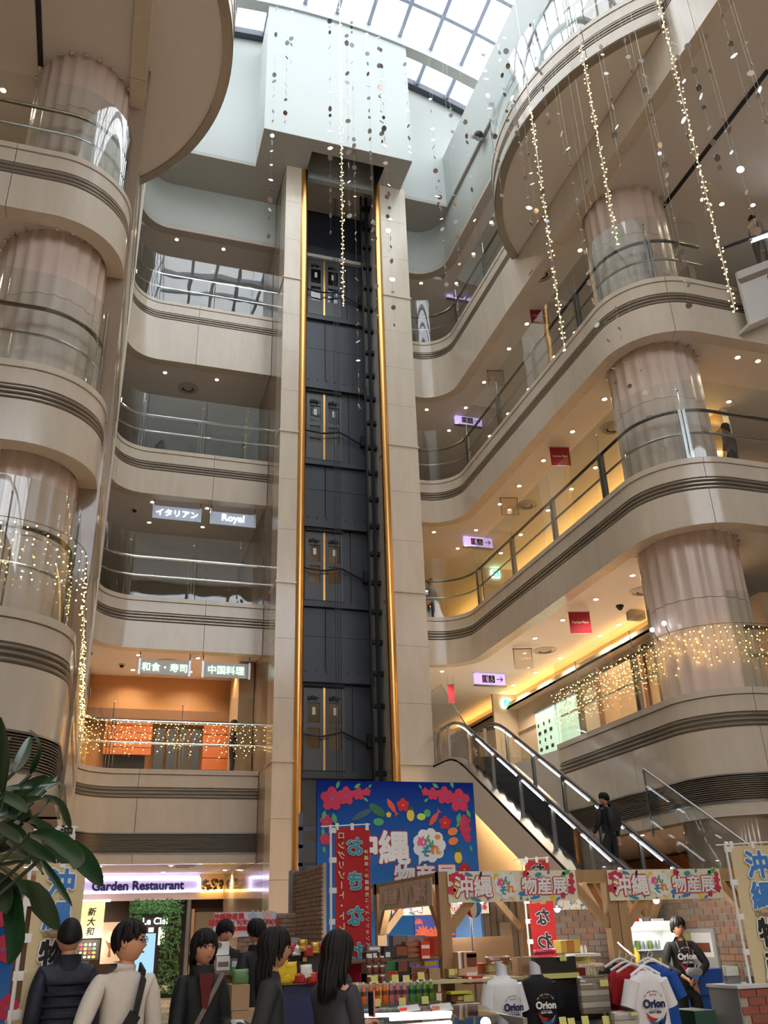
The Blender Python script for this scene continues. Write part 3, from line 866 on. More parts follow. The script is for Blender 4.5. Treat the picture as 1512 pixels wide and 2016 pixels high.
def downlight(x, y, zc, label, group, e=DL_E, r=.055):
    root = thing('downlight', label, 'downlight', (x, y, zc), group=group)
    m = MB(); m.lathe([(r + .045, .0), (r + .045, -.012), (r + .008, -.018), (r, .0)], (x, y, zc), 14); m.build('ring', LAMP_RING, root)
    m = MB(); m.ball((x, y, zc - .012), r, 10, 6, (1, 1, .35)); m.build('bulb', LAMP_FACE, root)
    if e: lamp('SPOT', (x, y, zc - .09), e, WARM, root, .08, radians(150), blend=.8)
    return root

TOPC = 24.6
DLS = {
    ('rear gallery', 4): (TOPC, [(348, 471), (440, 490)]),
    ('rear gallery', 3): (CEIL[4], [(325, 733), (427, 747)]),
    ('rear gallery', 2): (CEIL[3], [(300, 988), (408, 1000), (294, 1028), (399, 1037)]),
    ('rear gallery', 1): (CEIL[2], [(273, 1289), (390, 1295), (262, 1318), (375, 1322)]),
    ('escalator wing', 4): (TOPC, [(967, 437), (932, 499), (898, 557), (829, 557)]),
    ('escalator wing', 3): (CEIL[4], [(1142, 492), (1037, 637), (1002, 686), (953, 752), (917, 802), (840, 806), (1132, 654), (1092, 702), (1041, 766), (1000, 814), (964, 858), (884, 847)]),
    ('escalator wing', 2): (CEIL[3], [(1190, 785), (1127, 849), (1070, 906), (1022, 956), (984, 992), (937, 1043), (854, 1047), (901, 1079), (1172, 920), (1125, 962), (1079, 1004), (1025, 1052), (986, 1088)]),
    ('escalator wing', 1): (CEIL[2], [(1245, 1132), (1173, 1179), (1108, 1220), (1053, 1256), (1219, 1229), (1180, 1251), (1102, 1295), (1054, 1323), (870, 1321), (1010, 1348)]),
    ('column bay by the escalator', 3): (CEIL[4], [(1383, 392), (1421, 401), (1482, 403)]),
    ('column bay by the escalator', 2): (CEIL[3], [(1452, 703), (1492, 710), (1435, 790), (1390, 838)]),
}
STOREY = {1: 'second', 2: 'third', 3: 'fourth', 4: 'fifth'}
for (where, k), (zc, pts) in DLS.items():
    for i, q in enumerate(pts):
        p = at(*q, Z=zc)
        near = 'lift tower' if where != 'column bay by the escalator' else 'pink column'
        e = {1: 90, 2: 10, 3: 10, 4: 10}[k]
        if where == 'rear gallery': e *= .8
        downlight(p.x, p.y, zc, 'warm downlight over the %s floor %s, %s in its ceiling' % (STOREY[k], where, ORD[i]), 'recessed gallery downlights', e)
# near bay lamps on the plant side (seen as glints in the glass) and lamps deeper in the shops
for k, zc in ((1, CEIL[2]), (2, CEIL[3]), (3, CEIL[4])):
    for i, (x, y) in enumerate(((-3.6, 15.6), (-3.6, 18.2), (-5.6, 15.6))):
        downlight(x, y, zc, 'warm downlight beside the plant side column over the %s floor, %s inward' % (STOREY[k], ORD[i]), 'recessed gallery downlights', 30)

# cove lighting along the shop wall of the escalator wing
for k in (1, 2):
    xw = {1: 14.0, 2: 14.9}[k]; zc = CEIL[k + 1]
    root = thing('cove_light', 'golden cove light along the shop wall top over the %s floor' % STOREY[k], 'cove light', (xw - .3, 24, zc - .5), group='golden coves')
    m = MB(); m.box(xw - .40, xw, 16.6, 34.4, zc - .52, zc - .46); m.box(xw - .40, xw - .36, 16.6, 34.4, zc - .52, zc - .34); m.build('cove_ledge', WARM_WALL, root, smooth=False)
    m = MB(); m.box(xw - .22, xw - .12, 16.7, 34.3, zc - .455, zc - .40); m.build('tube_lamp', COVE, root, smooth=False)
    m = MB(); m.box(xw - .06, xw - .01, 16.7, 34.3, zc - 1.35, zc - 1.28); m.build('wall_moulding', WARM_WALL, root, smooth=False)
    if k == 2:
        m = MB(); m.box(xw - .20, xw - .10, 16.7, 34.3, zc - 1.27, zc - 1.22); m.build('lower_tube_lamp', COVE, root, smooth=False)
# cove in the bay behind the pink column (third floor)
root = thing('cove_light', 'golden cove light behind the third-floor pink column', 'cove light', (17, 19.6, CEIL[3] - .5), group='golden coves')
m = MB(); m.box(14.9, 24, 19.3, 19.36, CEIL[3] - .52, CEIL[3] - .3); m.box(14.9, 24, 19.3, 19.7, CEIL[3] - .52, CEIL[3] - .46); m.build('cove_ledge', WARM_WALL, root, smooth=False)
m = MB(); m.box(15, 23.9, 19.48, 19.6, CEIL[3] - .455, CEIL[3] - .40); m.build('tube_lamp', COVE, root, smooth=False)
for k in (1, 2, 3):
    slab('wall_bay', (14.9, 24, 19.7, 19.9, Z[k], CEIL[k + 1]), WARM_WALL, 'shop wall of the %s floor bay beyond the pink column' % STOREY[k], 'wall')
    slab('wall_bay_left', (-12, -5.0, 19.7, 19.9, Z[k], CEIL[k + 1]), WARM_WALL, 'shop wall of the %s floor bay on the plant side' % STOREY[k], 'wall')

# round air diffusers
DIFF = mat('diffuser_enamel', (0.55, 0.49, 0.42), .5)
for i, (q, zc, lab) in enumerate((((1268, 1163), CEIL[2], 'second-floor ceiling near the pink column'), ((1073, 1280), CEIL[2], 'second-floor ceiling above the red banner'),
                                  ((1207, 842), CEIL[3], 'third-floor ceiling near the pink column'), ((1037, 994), CEIL[3], 'third-floor ceiling halfway along'),
                                  ((1065, 540), CEIL[4], 'fourth-floor ceiling of the escalator wing'), ((370, 764), CEIL[4], 'ceiling above the fourth-floor rear balustrade'),
                                  ((302, 1388), CEIL[2], 'ceiling above the golden light curtain'), ((330, 1303), CEIL[2], 'ceiling behind the Japanese food sign'), ((360, 1704), CEIL[1], 'ceiling above the Garden Restaurant sign'))):
    p = at(*q, Z=zc)
    root = thing('air_diffuser', 'round air diffuser in the ' + lab, 'air vent', (p.x, p.y, zc), group='round ceiling diffusers')
    for r0, r1, dz in ((.36, .30, .03), (.26, .20, .05), (.15, .02, .06)):
        m = MB(); m.lathe([(r0, 0), (r0, -.02), (r1, -dz), (r1, -.004)], (p.x, p.y, zc), 24); m.build('cone_ring', DIFF, root)
p = at(1220, 1192, Z=CEIL[2]); m = MB(); m.lathe([(.10, 0), (.10, -.05), (.07, -.06), (.065, -.10), (.03, -.13)], tuple(p), 14)
tag(m.build('dome_camera', BLACK), 'small black dome camera on the second-floor ceiling', 'camera')
p = at(1252, 1212, Z=CEIL[2] - .12)
root = thing('ceiling_speaker', 'grey box loudspeaker under the second-floor ceiling', 'speaker', (p.x, p.y, p.z - .1))
m = MB(); m.cbox((p.x, p.y, p.z), (.42, .26, .22)); m.build('cabinet', mat('speaker_grey', (.35, .33, .31), .5), root, smooth=False)
m = MB(); m.tube([(p.x, p.y, p.z + .1), (p.x, p.y, CEIL[2])], .02, 6); m.build('bracket', SATIN, root)
for q, zc, lab in (((265, 1003), CEIL[3], 'third-floor ceiling left of the Italian sign'), ((240, 1308), CEIL[2], 'second-floor ceiling left of the Japanese food sign')):
    p = at(*q, Z=zc); root = thing('dome_camera', 'small dome camera on the ' + lab, 'camera', tuple(p))
    m = MB(); m.lathe([(.12, 0), (.12, -.02), (.09, -.03)], tuple(p), 16); m.build('mount', DIFF, root)
    m = MB(); m.ball((p.x, p.y, p.z - .04), .07, 10, 6); m.build('dome', BLACK, root)
for q, zc, k in (((207, 985), CEIL[3], 'third-floor'), ((173, 1285), CEIL[2], 'second-floor')):
    p = at(*q, Z=zc - .2); root = thing('spotlight', 'twin spotlight hanging near the narrow wall under the %s ceiling' % k, 'spotlight', tuple(p))
    m = MB(); m.tube([(p.x, p.y, p.z + .25), (p.x, p.y, p.z)], .015, 6); m.build('stem', SATIN, root)
    for dx in (-.07, .07):
        m = MB(); m.lathe([(.03, -.08), (.055, .06), (.05, .07)], (p.x + dx, p.y, p.z - .05), 10, Matrix.Rotation(.6, 3, 'Y')); m.build('lamp_head', SATIN, root)

# dark slots in the fifth-floor soffits
for a, b, lab in (((75, 0), (80, 130), 'plant side'), ((1512, 138), (1302, 412), 'escalator side')):
    p, q = at(*a, Z=CEIL[4] - .01), at(*b, Z=CEIL[4] - .01)
    m = MB(); m.bar(p, q, .11, .03)
    tag(m.build('ceiling_slot', BLACK, smooth=False), 'long black slot in the fifth-floor soffit, ' + lab, 'slot', kind='structure')
# camera on the side wall of the light well
p = at(940, 268, Z=CT - .1); root = thing('spotlight', 'round dark spotlight in a recess under the light well wall', 'spotlight', tuple(p))
m = MB(); m.lathe([(.26, 0), (.26, -.1), (.2, -.12)], tuple(p), 18, Matrix.Rotation(.9, 3, 'X')); m.build('housing', SATIN, root)
m = MB(); m.ball((p.x, p.y - .08, p.z - .06), .17, 12, 8); m.build('lens', BLACK, root)

# ------------------------------------------------------------------ hanging signs
ACRYL = mat('sky_glow_acrylic', (0.42, 0.48, 0.60), .12, emit=(0.7, 0.82, 1.0), estr=.13)  # faint glow stands in for the sky mirrored in the boards
ACRYL2 = mat('clear_acrylic', (0.42, 0.36, 0.29), .1)
SIGN_W = emat('sign_white_letters', (0.95, 0.97, 1.0), 1.2)
SIGN_M = emat('sign_mint_letters', (0.60, 1.0, 0.78), .9)
def hang_sign(x0, x1, z0, z1, y, zc, body, lm, size, label, board, fat=.003):
    root = thing('hanging_sign', label, 'sign', ((x0 + x1) / 2, y, z0), group='restaurant signs hung under the rear galleries')
    m = MB(); m.box(x0, x1, y, y + .04, z0, z1); bo = m.build('board', board, root, smooth=False)
    for x in (x0, x1):
        m = MB(); m.box(x - .03, x + .03, y - .02, y + .06, z0 - .03, z1 + .03); m.build('end_cap', SATIN, root, smooth=False)
        m = MB(); m.tube([(x, y + .02, z1), (x, y + .02, zc)], .018, 6); m.lathe([(.05, 0), (.05, -.03)], (x, y + .02, zc), 8); m.build('hanger', SATIN, root)
    lettering('lettering', body, size, lm, bo, Vector(((x0 + x1) / 2, y - .012, (z0 + z1) / 2)) - wloc(root), fat=fat, ext=.004)
hang_sign(.80, 2.22, 13.30, 13.72, 25.45, CEIL[3], 'イタリアン', SIGN_W, .26, 'pale hanging sign with white katakana reading イタリアン', ACRYL)
hang_sign(2.55, 3.93, 13.29, 13.71, 25.45, CEIL[3], 'Royal', SIGN_W, .33, 'pale hanging sign reading Royal in white letters', ACRYL)
hang_sign(.80, 2.20, 8.42, 8.84, 25.45, CEIL[2], '和食・寿司', SIGN_M, .26, 'clear hanging sign reading 和食・寿司 in glowing mint letters, nearer the narrow wall', ACRYL2)
hang_sign(2.58, 3.93, 8.42, 8.86, 25.45, CEIL[2], '中国料理', SIGN_M, .27, 'clear hanging sign reading 中国料理 in glowing mint letters, nearer the lift', ACRYL2)

LILAC = emat('lilac_lightbox', (0.62, 0.50, 1.0), .45)
INK = mat('sign_ink', (0.02, 0.02, 0.05), .6)
ICON_B = mat('icon_blue', (0.02, 0.05, 0.35), .5); ICON_P = mat('icon_pink', (0.75, 0.10, 0.32), .5); ICON_W = mat('icon_white', (0.9, 0.9, 0.95), .5)
for k, q in ((1, (965, 1337)), (2, (942, 1067)), (3, (923, 828)), (4, (905, 582))):
    y = 26.0; c = at(*q, Y=y); zc = CEIL[k + 1] if k < 4 else TOPC
    root = thing('direction_sign', 'lilac light-box sign with toilet and wheelchair pictograms and arrow, %s floor' % STOREY[k], 'sign', (c.x, y, c.z - .2), group='restroom direction signs')
    w, h = .53, .19
    m = MB(); m.box(c.x - w, c.x + w, y, y + .12, c.z - h, c.z + h); m.build('light_box', LILAC, root, smooth=False)
    m = MB(); m.box(c.x - w - .03, c.x + w + .03, y - .01, y + .13, c.z + h, c.z + h + .05); m.box(c.x - w - .03, c.x + w + .03, y - .01, y + .13, c.z - h - .03, c.z - h); m.build('frame', SATIN, root, smooth=False)
    m = MB(); m.tube([(c.x - .45, y + .06, c.z + h), (c.x - .45, y + .06, zc)], .02, 6); m.tube([(c.x + .45, y + .06, c.z + h), (c.x + .45, y + .06, zc)], .02, 6); m.build('hanger', SATIN, root)
    for i, (dx, mm) in enumerate(((-.17, ICON_B), (.06, INK))):
        m = MB(); m.box(c.x + dx - .11, c.x + dx + .10, y - .012, y - .002, c.z - .12, c.z + .12); m.build('pictogram_tile', mm, root, smooth=False)
    def figure(mm, x, s):
        g = MB(); g.ball((x, y - .02, c.z + .07 * s), .025 * s, 8, 6, (1, .3, 1)); g.box(x - .03 * s, x + .03 * s, y - .022, y - .014, c.z - .03, c.z + .045); g.box(x - .022 * s, x + .022 * s, y - .022, y - .014, c.z - .09, c.z - .03)
        g.build('pictogram', mm, root, smooth=False)
    figure(ICON_P, c.x - .23, 1); figure(ICON_W, c.x - .12, 1)
    m = MB(); m.ball((c.x + .05, y - .02, c.z + .075), .02, 8, 6, (1, .3, 1)); m.bar((c.x + .05, y - .02, c.z + .06), (c.x + .06, y - .02, c.z - .02), .02, .008); m.bar((c.x + .06, y - .02, c.z - .02), (c.x + .12, y - .02, c.z - .06), .02, .008)
    m.tube([(c.x + .04 + .05 * cos(a / 8 * 2 * pi), y - .02, c.z - .05 + .05 * sin(a / 8 * 2 * pi)) for a in range(9)], .008, 4); m.build('pictogram', ICON_W, root)
    m = MB(); m.bar((c.x + .22, y - .015, c.z), (c.x + .44, y - .015, c.z), .01, .022); m.bar((c.x + .36, y - .015, c.z + .075), (c.x + .445, y - .015, c.z - .005), .01, .024); m.bar((c.x + .36, y - .015, c.z - .075), (c.x + .445, y - .015, c.z + .005), .01, .024); m.build('arrow', INK, root, smooth=False)

RED_CLOTH = mat('red_banner_cloth', (0.30, 0.012, 0.03), .8, bump=(6, .2))
FILM = glass_mat('clear_banner_film', (0.92, 0.88, 0.84), boost=.5)
PALE_INK = mat('pale_print', (0.72, 0.55, 0.50), .6)
for q, k, kind in (((1142, 1226), 1, 'red'), ((1030, 1297), 1, 'clear'), ((1103, 899), 2, 'red'), ((1003, 997), 2, 'clear'), ((1062, 622), 3, 'red'), ((976, 744), 3, 'clear'), ((888, 1366), 1, 'small')):
    x = 11.6; c = at(*q, X=x)
    if kind == 'small': c = at(*q, Y=26.5)
    root = thing('hanging_banner', {'red': 'dark red square banner', 'clear': 'clear square banner with dark outline', 'small': 'small dark red banner above the escalator head'}[kind] + ' hung from the %s floor ceiling' % STOREY[k], 'banner', (c.x, c.y, c.z - .28), group='shop banners over the escalator wing')
    w = .28 if kind != 'small' else .11; h = .29
    ca = 0.25
    def bx(mb, x0, x1, y0, y1, z0, z1):
        n = len(mb.v); mb.box(x0, x1, y0, y1, z0, z1)
        R = Matrix.Rotation(-ca, 3, 'Z')
        for i in range(n, len(mb.v)):
            p = R @ Vector(mb.v[i]); mb.v[i] = (p.x + c.x, p.y + c.y, p.z + c.z)
        return mb
    bx(MB(), -w, w, -.006, .006, -h, h).build('cloth', RED_CLOTH if kind != 'clear' else FILM, root, smooth=False)
    mb = MB(); bx(mb, -w - .02, w + .02, -.012, .012, h, h + .025); bx(mb, -w, w, -.012, .012, -h - .012, -h)
    if kind == 'clear': bx(mb, -w, -w + .02, -.01, .01, -h, h); bx(mb, w - .02, w, -.01, .01, -h, h)
    mb.build('bar', SATIN if kind == 'red' else mat('banner_brown', (.25, .15, .11), .5), root, smooth=False)
    zc = CEIL[k + 1]
    m = MB()
    for dx in (-w * .8, w * .8): m.tube([(c.x + dx, c.y, c.z + h), (c.x + dx, c.y, zc)], .004, 4)
    m.build('cord', SATIN, root)
    if kind != 'small': lettering('lettering', 'Market Place', .085, PALE_INK, root, (0, -.012, h), -ca, fat=.002)

EXIT = emat('exit_green', (0.03, 0.75, 0.22), 3.5); EXITW = emat('exit_white', (0.75, 1.0, 0.82), 3.0)
for q, y, lab in (((998, 1384), 28.5, 'second'), ((976, 1129), 28.5, 'third')):
    c = at(*q, Y=y); root = thing('exit_sign', 'glowing green running-man exit sign on the %s floor' % lab, 'sign', (c.x, y, c.z - .15), group='exit signs')
    m = MB(); m.box(c.x - .17, c.x + .17, y, y + .08, c.z - .15, c.z + .15); m.build('light_box', EXITW, root, smooth=False)
    m = MB(); m.box(c.x - .12, c.x + .14, y - .01, y, c.z - .13, c.z + .13); m.build('green_field', EXIT, root, smooth=False)
    m = MB(); m.ball((c.x + .02, y - .015, c.z + .07), .025, 8, 5, (1, .3, 1)); m.bar((c.x + .02, y - .015, c.z + .05), (c.x - .01, y - .015, c.z - .02), .035, .01); m.bar((c.x - .01, y - .015, c.z - .02), (c.x + .05, y - .015, c.z - .09), .025, .01); m.bar((c.x - .01, y - .015, c.z - .02), (c.x - .07, y - .015, c.z - .07), .025, .01); m.build('running_figure', EXITW, root)
    zc = CEIL[2] if lab == 'second' else CEIL[3]
    m = MB(); m.box(c.x - .5, c.x + .9, y + .08, y + .2, Z[1 if lab == 'second' else 2], zc); m.build('wall_return', WARM_WALL, root, smooth=False)

# second floor shop front by the escalator: lit poster panels
POSTER = emat('lit_poster', (0.50, 0.78, 0.68), .22)
for i, (a, b, y0, y1) in enumerate(((1056, 1095, 1392, 1462), (1100, 1118, 1386, 1452), (1122, 1141, 1380, 1448))):
    p, q = at(a, 1425, X=13.8), at(b, 1425, X=13.8)
    root = thing('lit_poster', ('tall pale green lit poster beside the escalator wall, %s of three' % ORD[i]), 'poster', (13.85, (p.y + q.y) / 2, Z[1]), group='lit posters')
    y_lo, y_hi = min(p.y, q.y), max(p.y, q.y)
    m = MB(); m.box(13.78, 13.9, y_lo, y_hi, Z[1] + .2, Z[1] + 2.35); m.build('panel', POSTER, root, smooth=False)
    m = MB(); m.box(13.76, 13.95, y_lo - .04, y_hi + .04, Z[1] + 2.35, Z[1] + 2.42); m.box(13.76, 13.95, y_lo - .04, y_hi + .04, Z[1], Z[1] + .2); m.build('frame', SATIN, root, smooth=False)
    if i == 0:
        m = MB()
        for r in range(6):
            for c_ in range(3): m.box(13.765, 13.78, y_lo + .25 + c_ * .4 + .1 * (r % 2), y_lo + .42 + c_ * .4, Z[1] + .55 + r * .26, Z[1] + .66 + r * .26)
        o = m.build('printed_pictures', INK, root, smooth=False); o['kind'] = 'stuff'
SHOPBROWN = mat('shop_brown', (.20, .10, .055), .5)
for i, (y0, y1) in enumerate(((15.2, 17.4), (17.6, 20.0), (20.2, 22.4))):
    root = thing('shop_partition', 'tan shop partition behind the second-floor golden lights, %s from the column' % ORD[i], 'partition', (13.7, (y0 + y1) / 2, Z[1]), kind='structure')
    m = MB(); m.box(13.7, 13.9, y0 + .02, y1 - .02, Z[1], Z[1] + 2.5); m.build('panel', mat('tan_panel', (.50, .33, .19), .6, noise=(1.0, .08)), root, smooth=False)
    m = MB(); m.box(13.62, 13.95, y1 - .05, y1 + .12, Z[1], Z[1] + 2.7); m.build('post', SHOPBROWN, root, smooth=False)

# second floor restaurant behind the rear golden lights
ORANGE = mat('orange_wood_panel', (.62, .17, .05), .35, noise=(2.0, .15, (1, 1, 6)))
rf = thing('restaurant_front', 'second-floor restaurant front with orange wood boards and dark shutters', 'shopfront', (1.6, 29.0, Z[1]), kind='structure')
YR = 28.2
for i in range(5):
    m = MB(); m.box(.05, 1.45, YR, YR + .08, Z[1] + .95 + i * .22, Z[1] + 1.15 + i * .22); m.build('board', ORANGE, rf, smooth=False)
m = MB(); m.box(.1, 1.3, YR + .2, YR + .3, Z[1], Z[1] + .95); m.build('dark_opening', BLACK, rf, smooth=False)
for i in range(4):
    m = MB(); m.box(1.55 + i * .36, 1.82 + i * .36, YR, YR + .1, Z[1], Z[1] + 1.75); m.build('shutter', TRIM_DARK, rf, smooth=False)
for i in range(4):
    m = MB(); m.box(3.0, 4.2, YR, YR + .08, Z[1] + .55 + i * .36, Z[1] + .88 + i * .36); m.build('board', ORANGE, rf, smooth=False)
m = MB(); m.box(-3, 4.22, YR - .1, YR + .3, Z[1] + 2.0, Z[1] + 2.3); m.build('beam', SHOPBROWN, rf, smooth=False)
m = MB(); m.box(-3, 4.22, YR + .35, YR + .5, Z[1], CEIL[2]); m.build('rear_panel', mat('amber_wall', (.55, .26, .10), .6), rf, smooth=False)
m = MB(); m.box(-.9, -.55, YR - .5, YR + .2, Z[1], CEIL[2]); m.build('pillar', WARM_WALL, rf, smooth=False)
m = MB(); m.box(3.75, 4.2, 26.2, 28, Z[1], CEIL[2]); m.build('pillar', mat('tan_pillar', (.42, .30, .19), .5), rf, smooth=False)
for i, x in enumerate((.6, 2.0, 3.5)):
    lamp('SPOT', (x, YR - 1.2, CEIL[2] - .2), 40, (1, .6, .28), None, .1, radians(140)).name = 'restaurant_light'

# ------------------------------------------------------------------ escalator to the second floor
ESC_X0, ESC_X1 = 8.62, 10.02
TAN = math.tan(radians(30)); EY0, EY1, EZ1 = 11.75, 21.35, 5.6
def step_z(y): return max(0.0, min(EZ1, (y - EY0) * TAN))
esc = thing('escalator', 'escalator with lit balustrades climbing from the fair to the second floor', 'escalator', (9.3, 12.5, 0))
TRUSS = mat('truss_cladding', (.80, .76, .70), .4); RUBBER = mat('handrail_rubber', (.045, .035, .05), .35); LED = emat('balustrade_led', (.92, .97, 1.0), 6.0, sample=True)
EGLASS = glass_mat('escalator_glass', (.93, .95, .95), boost=1.3)
def prof(h, y0, y1, n=28):
    out = []
    for i in range(n + 1):
        y = y0 + (y1 - y0) * i / n
        # softened bends
        z = sum(step_z(y + d) for d in (-.5, -.25, 0, .25, .5)) / 5
        out.append((y, z + h))
    return out
side_poly = prof(.02, 10.6, 23.2) + [(23.2, 4.95), (21.95, 4.95)] + [(12.75, -.02), (10.6, -.02)]
for x0 in (ESC_X0, ESC_X1 - .08):
    m = MB(); m.prism_x(side_poly, x0, x0 + .08); m.build('side_cladding', TRUSS, esc, smooth=False)
m = MB(); m.prism_x([(10.6, -.02), (12.78, -.02), (21.98, 4.92), (24.6, 4.92), (24.6, 5.04), (21.9, 5.04), (12.7, .08), (10.6, .08)], ESC_X0 + .08, ESC_X1 - .08); m.build('underside', TRUSS, esc, smooth=False)
for xd, xg in ((ESC_X0, 8.80), (ESC_X1, 9.85)):
    a, b = sorted((xd, xg + (.10 if xd == ESC_X0 else -.10)))
    tp = prof(.06, 10.7, 23.0); m = MB(); m.prism_x(tp + [(y, z - .08) for y, z in reversed(tp)], a, b); m.build('deck_plate', SATIN, esc, smooth=False)
    gp = prof(.10, 11.0, 22.6, 8); tpz = prof(.88, 11.0, 22.6, 8)
    for i in range(8):
        m = MB(); m.prism_x([gp[i], gp[i + 1], tpz[i + 1], tpz[i]], xg - .006, xg + .006); m.build('glass_panel', EGLASS, esc, smooth=False)
    hp = [(xg, 10.75, .25), (xg, 10.55, .55), (xg, 10.72, .88)] + [(xg, y, z) for y, z in prof(.95, 11.0, 22.6, 40)] + [(xg, 22.95, 6.48), (xg, 23.1, 6.15), (xg, 22.9, 5.85)]
    m = MB(); m.tube(hp, .045, 8); m.build('handrail', RUBBER, esc)
    lp_ = [(y, z) for y, z in prof(.875, 11.3, 22.4, 48)]
    sgn = -1 if xd == ESC_X0 else -1
    for i in range(0, 44, 5):
        m = MB(); m.tube([(xg - .03, y, z) for y, z in lp_[i:i + 5]], .012, 6); m.build('light_strip', LED, esc)
    for i in range(9):
        y = 11.4 + i * 1.35; z = prof(0, y, y, 1)[0][1]
        m = MB(); m.box(xg - .035, xg + .035, y - .03, y + .03, z + .05, z + .93); m.build('stanchion', SATIN, esc, smooth=False)
STEPM = mat('step_metal', (.028, .028, .03), .45, metal=.6)
sm = MB(); sm.box(-.43, .43, -.2, .2, -.03, 0); sm.box(-.43, .43, -.2, -.17, -.23, 0)
sme = sm.mesh('step', STEPM, False)
yy = EY0
while yy < EY1:
    inst(sme, 'step', Vector((9.325, yy + .2, step_z(yy + .35))) - wloc(esc), esc); yy += .4
m = MB(); m.box(8.9, 9.75, 10.7, EY0, -.01, .02); m.build('comb_plate', SATIN, esc, smooth=False)
m = MB(); m.box(8.7, 9.95, EY1 + .2, 24.7, EZ1 - .06, EZ1); m.build('comb_plate', SATIN, esc, smooth=False)
# warm light line under the truss
WLED = emat('warm_strip', (1, .62, .28), 40.0, sample=True)
for i in range(4):
    a = 13.2 + i * 2.1
    m = MB(); m.bar((8.92, a, (a - 12.78) * .537 - .06), (8.92, a + 1.95, (a + 1.95 - 12.78) * .537 - .06), .06, .03); m.build('under_light', WLED, esc, smooth=False)
# wall below the escalator and landing front
m = MB(); m.prism_x([(13.2, 0), (23.2, 0), (23.2, 4.9), (21.95, 4.85), (13.2, .16)], 9.2, 9.4)
tag(m.build('wall_escalator', mat('beige_wall', (.68, .60, .49), .6, noise=(1, .05)), smooth=False), 'plain beige wall under the escalator', 'wall', kind='structure')
m = MB(); m.box(8.66, 10.9, 23.25, 24.7, 4.8, 5.58)
tag(m.build('floor_landing', TRUSS, smooth=False), 'white landing slab at the escalator head', 'floor', kind='structure')
# guard glass beside the escalator: tall outer fence at the head and two leaning panes at the foot
gd = thing('guard_screen', 'frameless glass guard beside the escalator head', 'glass screen', (8.66, 22.4, 5.6))
m = MB(); m.prism_x([(23.9, 5.6), (22.1, 5.6), (20.1, 4.9), (20.1, 5.75), (22.2, 7.65), (23.9, 7.65)], 8.655, 8.67); m.build('pane', EGLASS, gd, smooth=False)
m = MB(); m.tube([(8.66, 20.1, 5.75), (8.66, 22.2, 7.65), (8.66, 23.9, 7.65)], .014, 6); m.build('edge_profile', CHROME, gd)
for y in (22.5, 22.9, 23.3, 23.7):
    m = MB(); m.tube([(8.68, y, 5.55), (8.68, y, 6.55)], .02, 6); m.build('post', CHROME, gd)
gd = thing('guard_screen', 'dark edged glass guard between escalator and stone gallery front', 'glass screen', (10.3, 14.5, 2))
m = MB(); m.prism_x([(15.6, 3.2), (12.6, 1.3), (12.6, 2.5), (15.6, 4.35)], 10.25, 10.27); m.build('pane', EGLASS, gd, smooth=False)
m = MB(); m.tube([(10.26, 15.6, 3.1), (10.26, 15.6, 4.37), (10.26, 12.6, 2.52)], .022, 6); m.build('edge_profile', SATIN, gd)

# escalators to the upper floors, seen end-on at the right edge
def upper_truss(k, label, p0, p1, drop, depth):
    """white clad truss rising to +X from the bay edge"""
    root = thing('escalator', label, 'escalator', (p0[0], p0[1], p0[2] - 1))
    a, b = Vector(p0), Vector(p1)
    m = MB()
    y0, y1 = p0[1], p0[1] + depth
    m.prism_y([(a.x, a.z - drop), (a.x, a.z), (b.x, b.z), (b.x, b.z - drop)], y0, y0 + .08); m.build('side_cladding', WHITE_PAINT, root, smooth=False)
    m = MB(); m.prism_y([(a.x, a.z - drop), (b.x, b.z - drop), (b.x, b.z - drop + .08), (a.x, a.z - drop + .08)], y0 + .08, y1); m.build('underside', TRUSS, root, smooth=False)
    m = MB(); m.prism_y([(a.x, a.z), (a.x, a.z + .9), (b.x, b.z + .9), (b.x, b.z)], y0 + .25, y0 + .265); m.build('glass_panel', EGLASS, root, smooth=False)
    m = MB(); m.tube([(a.x, y0 + .26, a.z + .95), (b.x, y0 + .26, b.z + .95)], .045, 8); m.build('handrail', RUBBER, root)
    m = MB(); m.bar((a.x, y0 - .012, a.z - .30), (b.x, y0 - .012, b.z - .30), .03, .12); m.build('shadow_groove', BRONZE, root, smooth=False)
    m = MB(); m.tube([(a.x + 1.0, y0 + .22, a.z + .85 + 1.0 * (b.z - a.z) / (b.x - a.x)), (b.x, y0 + .22, b.z + .85)], .03, 6); m.build('light_strip', LED, root)
upper_truss(3, 'white clad escalator rising off the fourth-floor bay at the picture edge', (13.3, 13.2, 15.55), (19.0, 13.2, 18.84), 1.55, 1.6)
upper_truss(2, 'white clad escalator foot beside the third-floor bay at the picture edge', (14.0, 13.2, 10.65), (19.0, 13.2, 13.5), 1.2, 1.6)

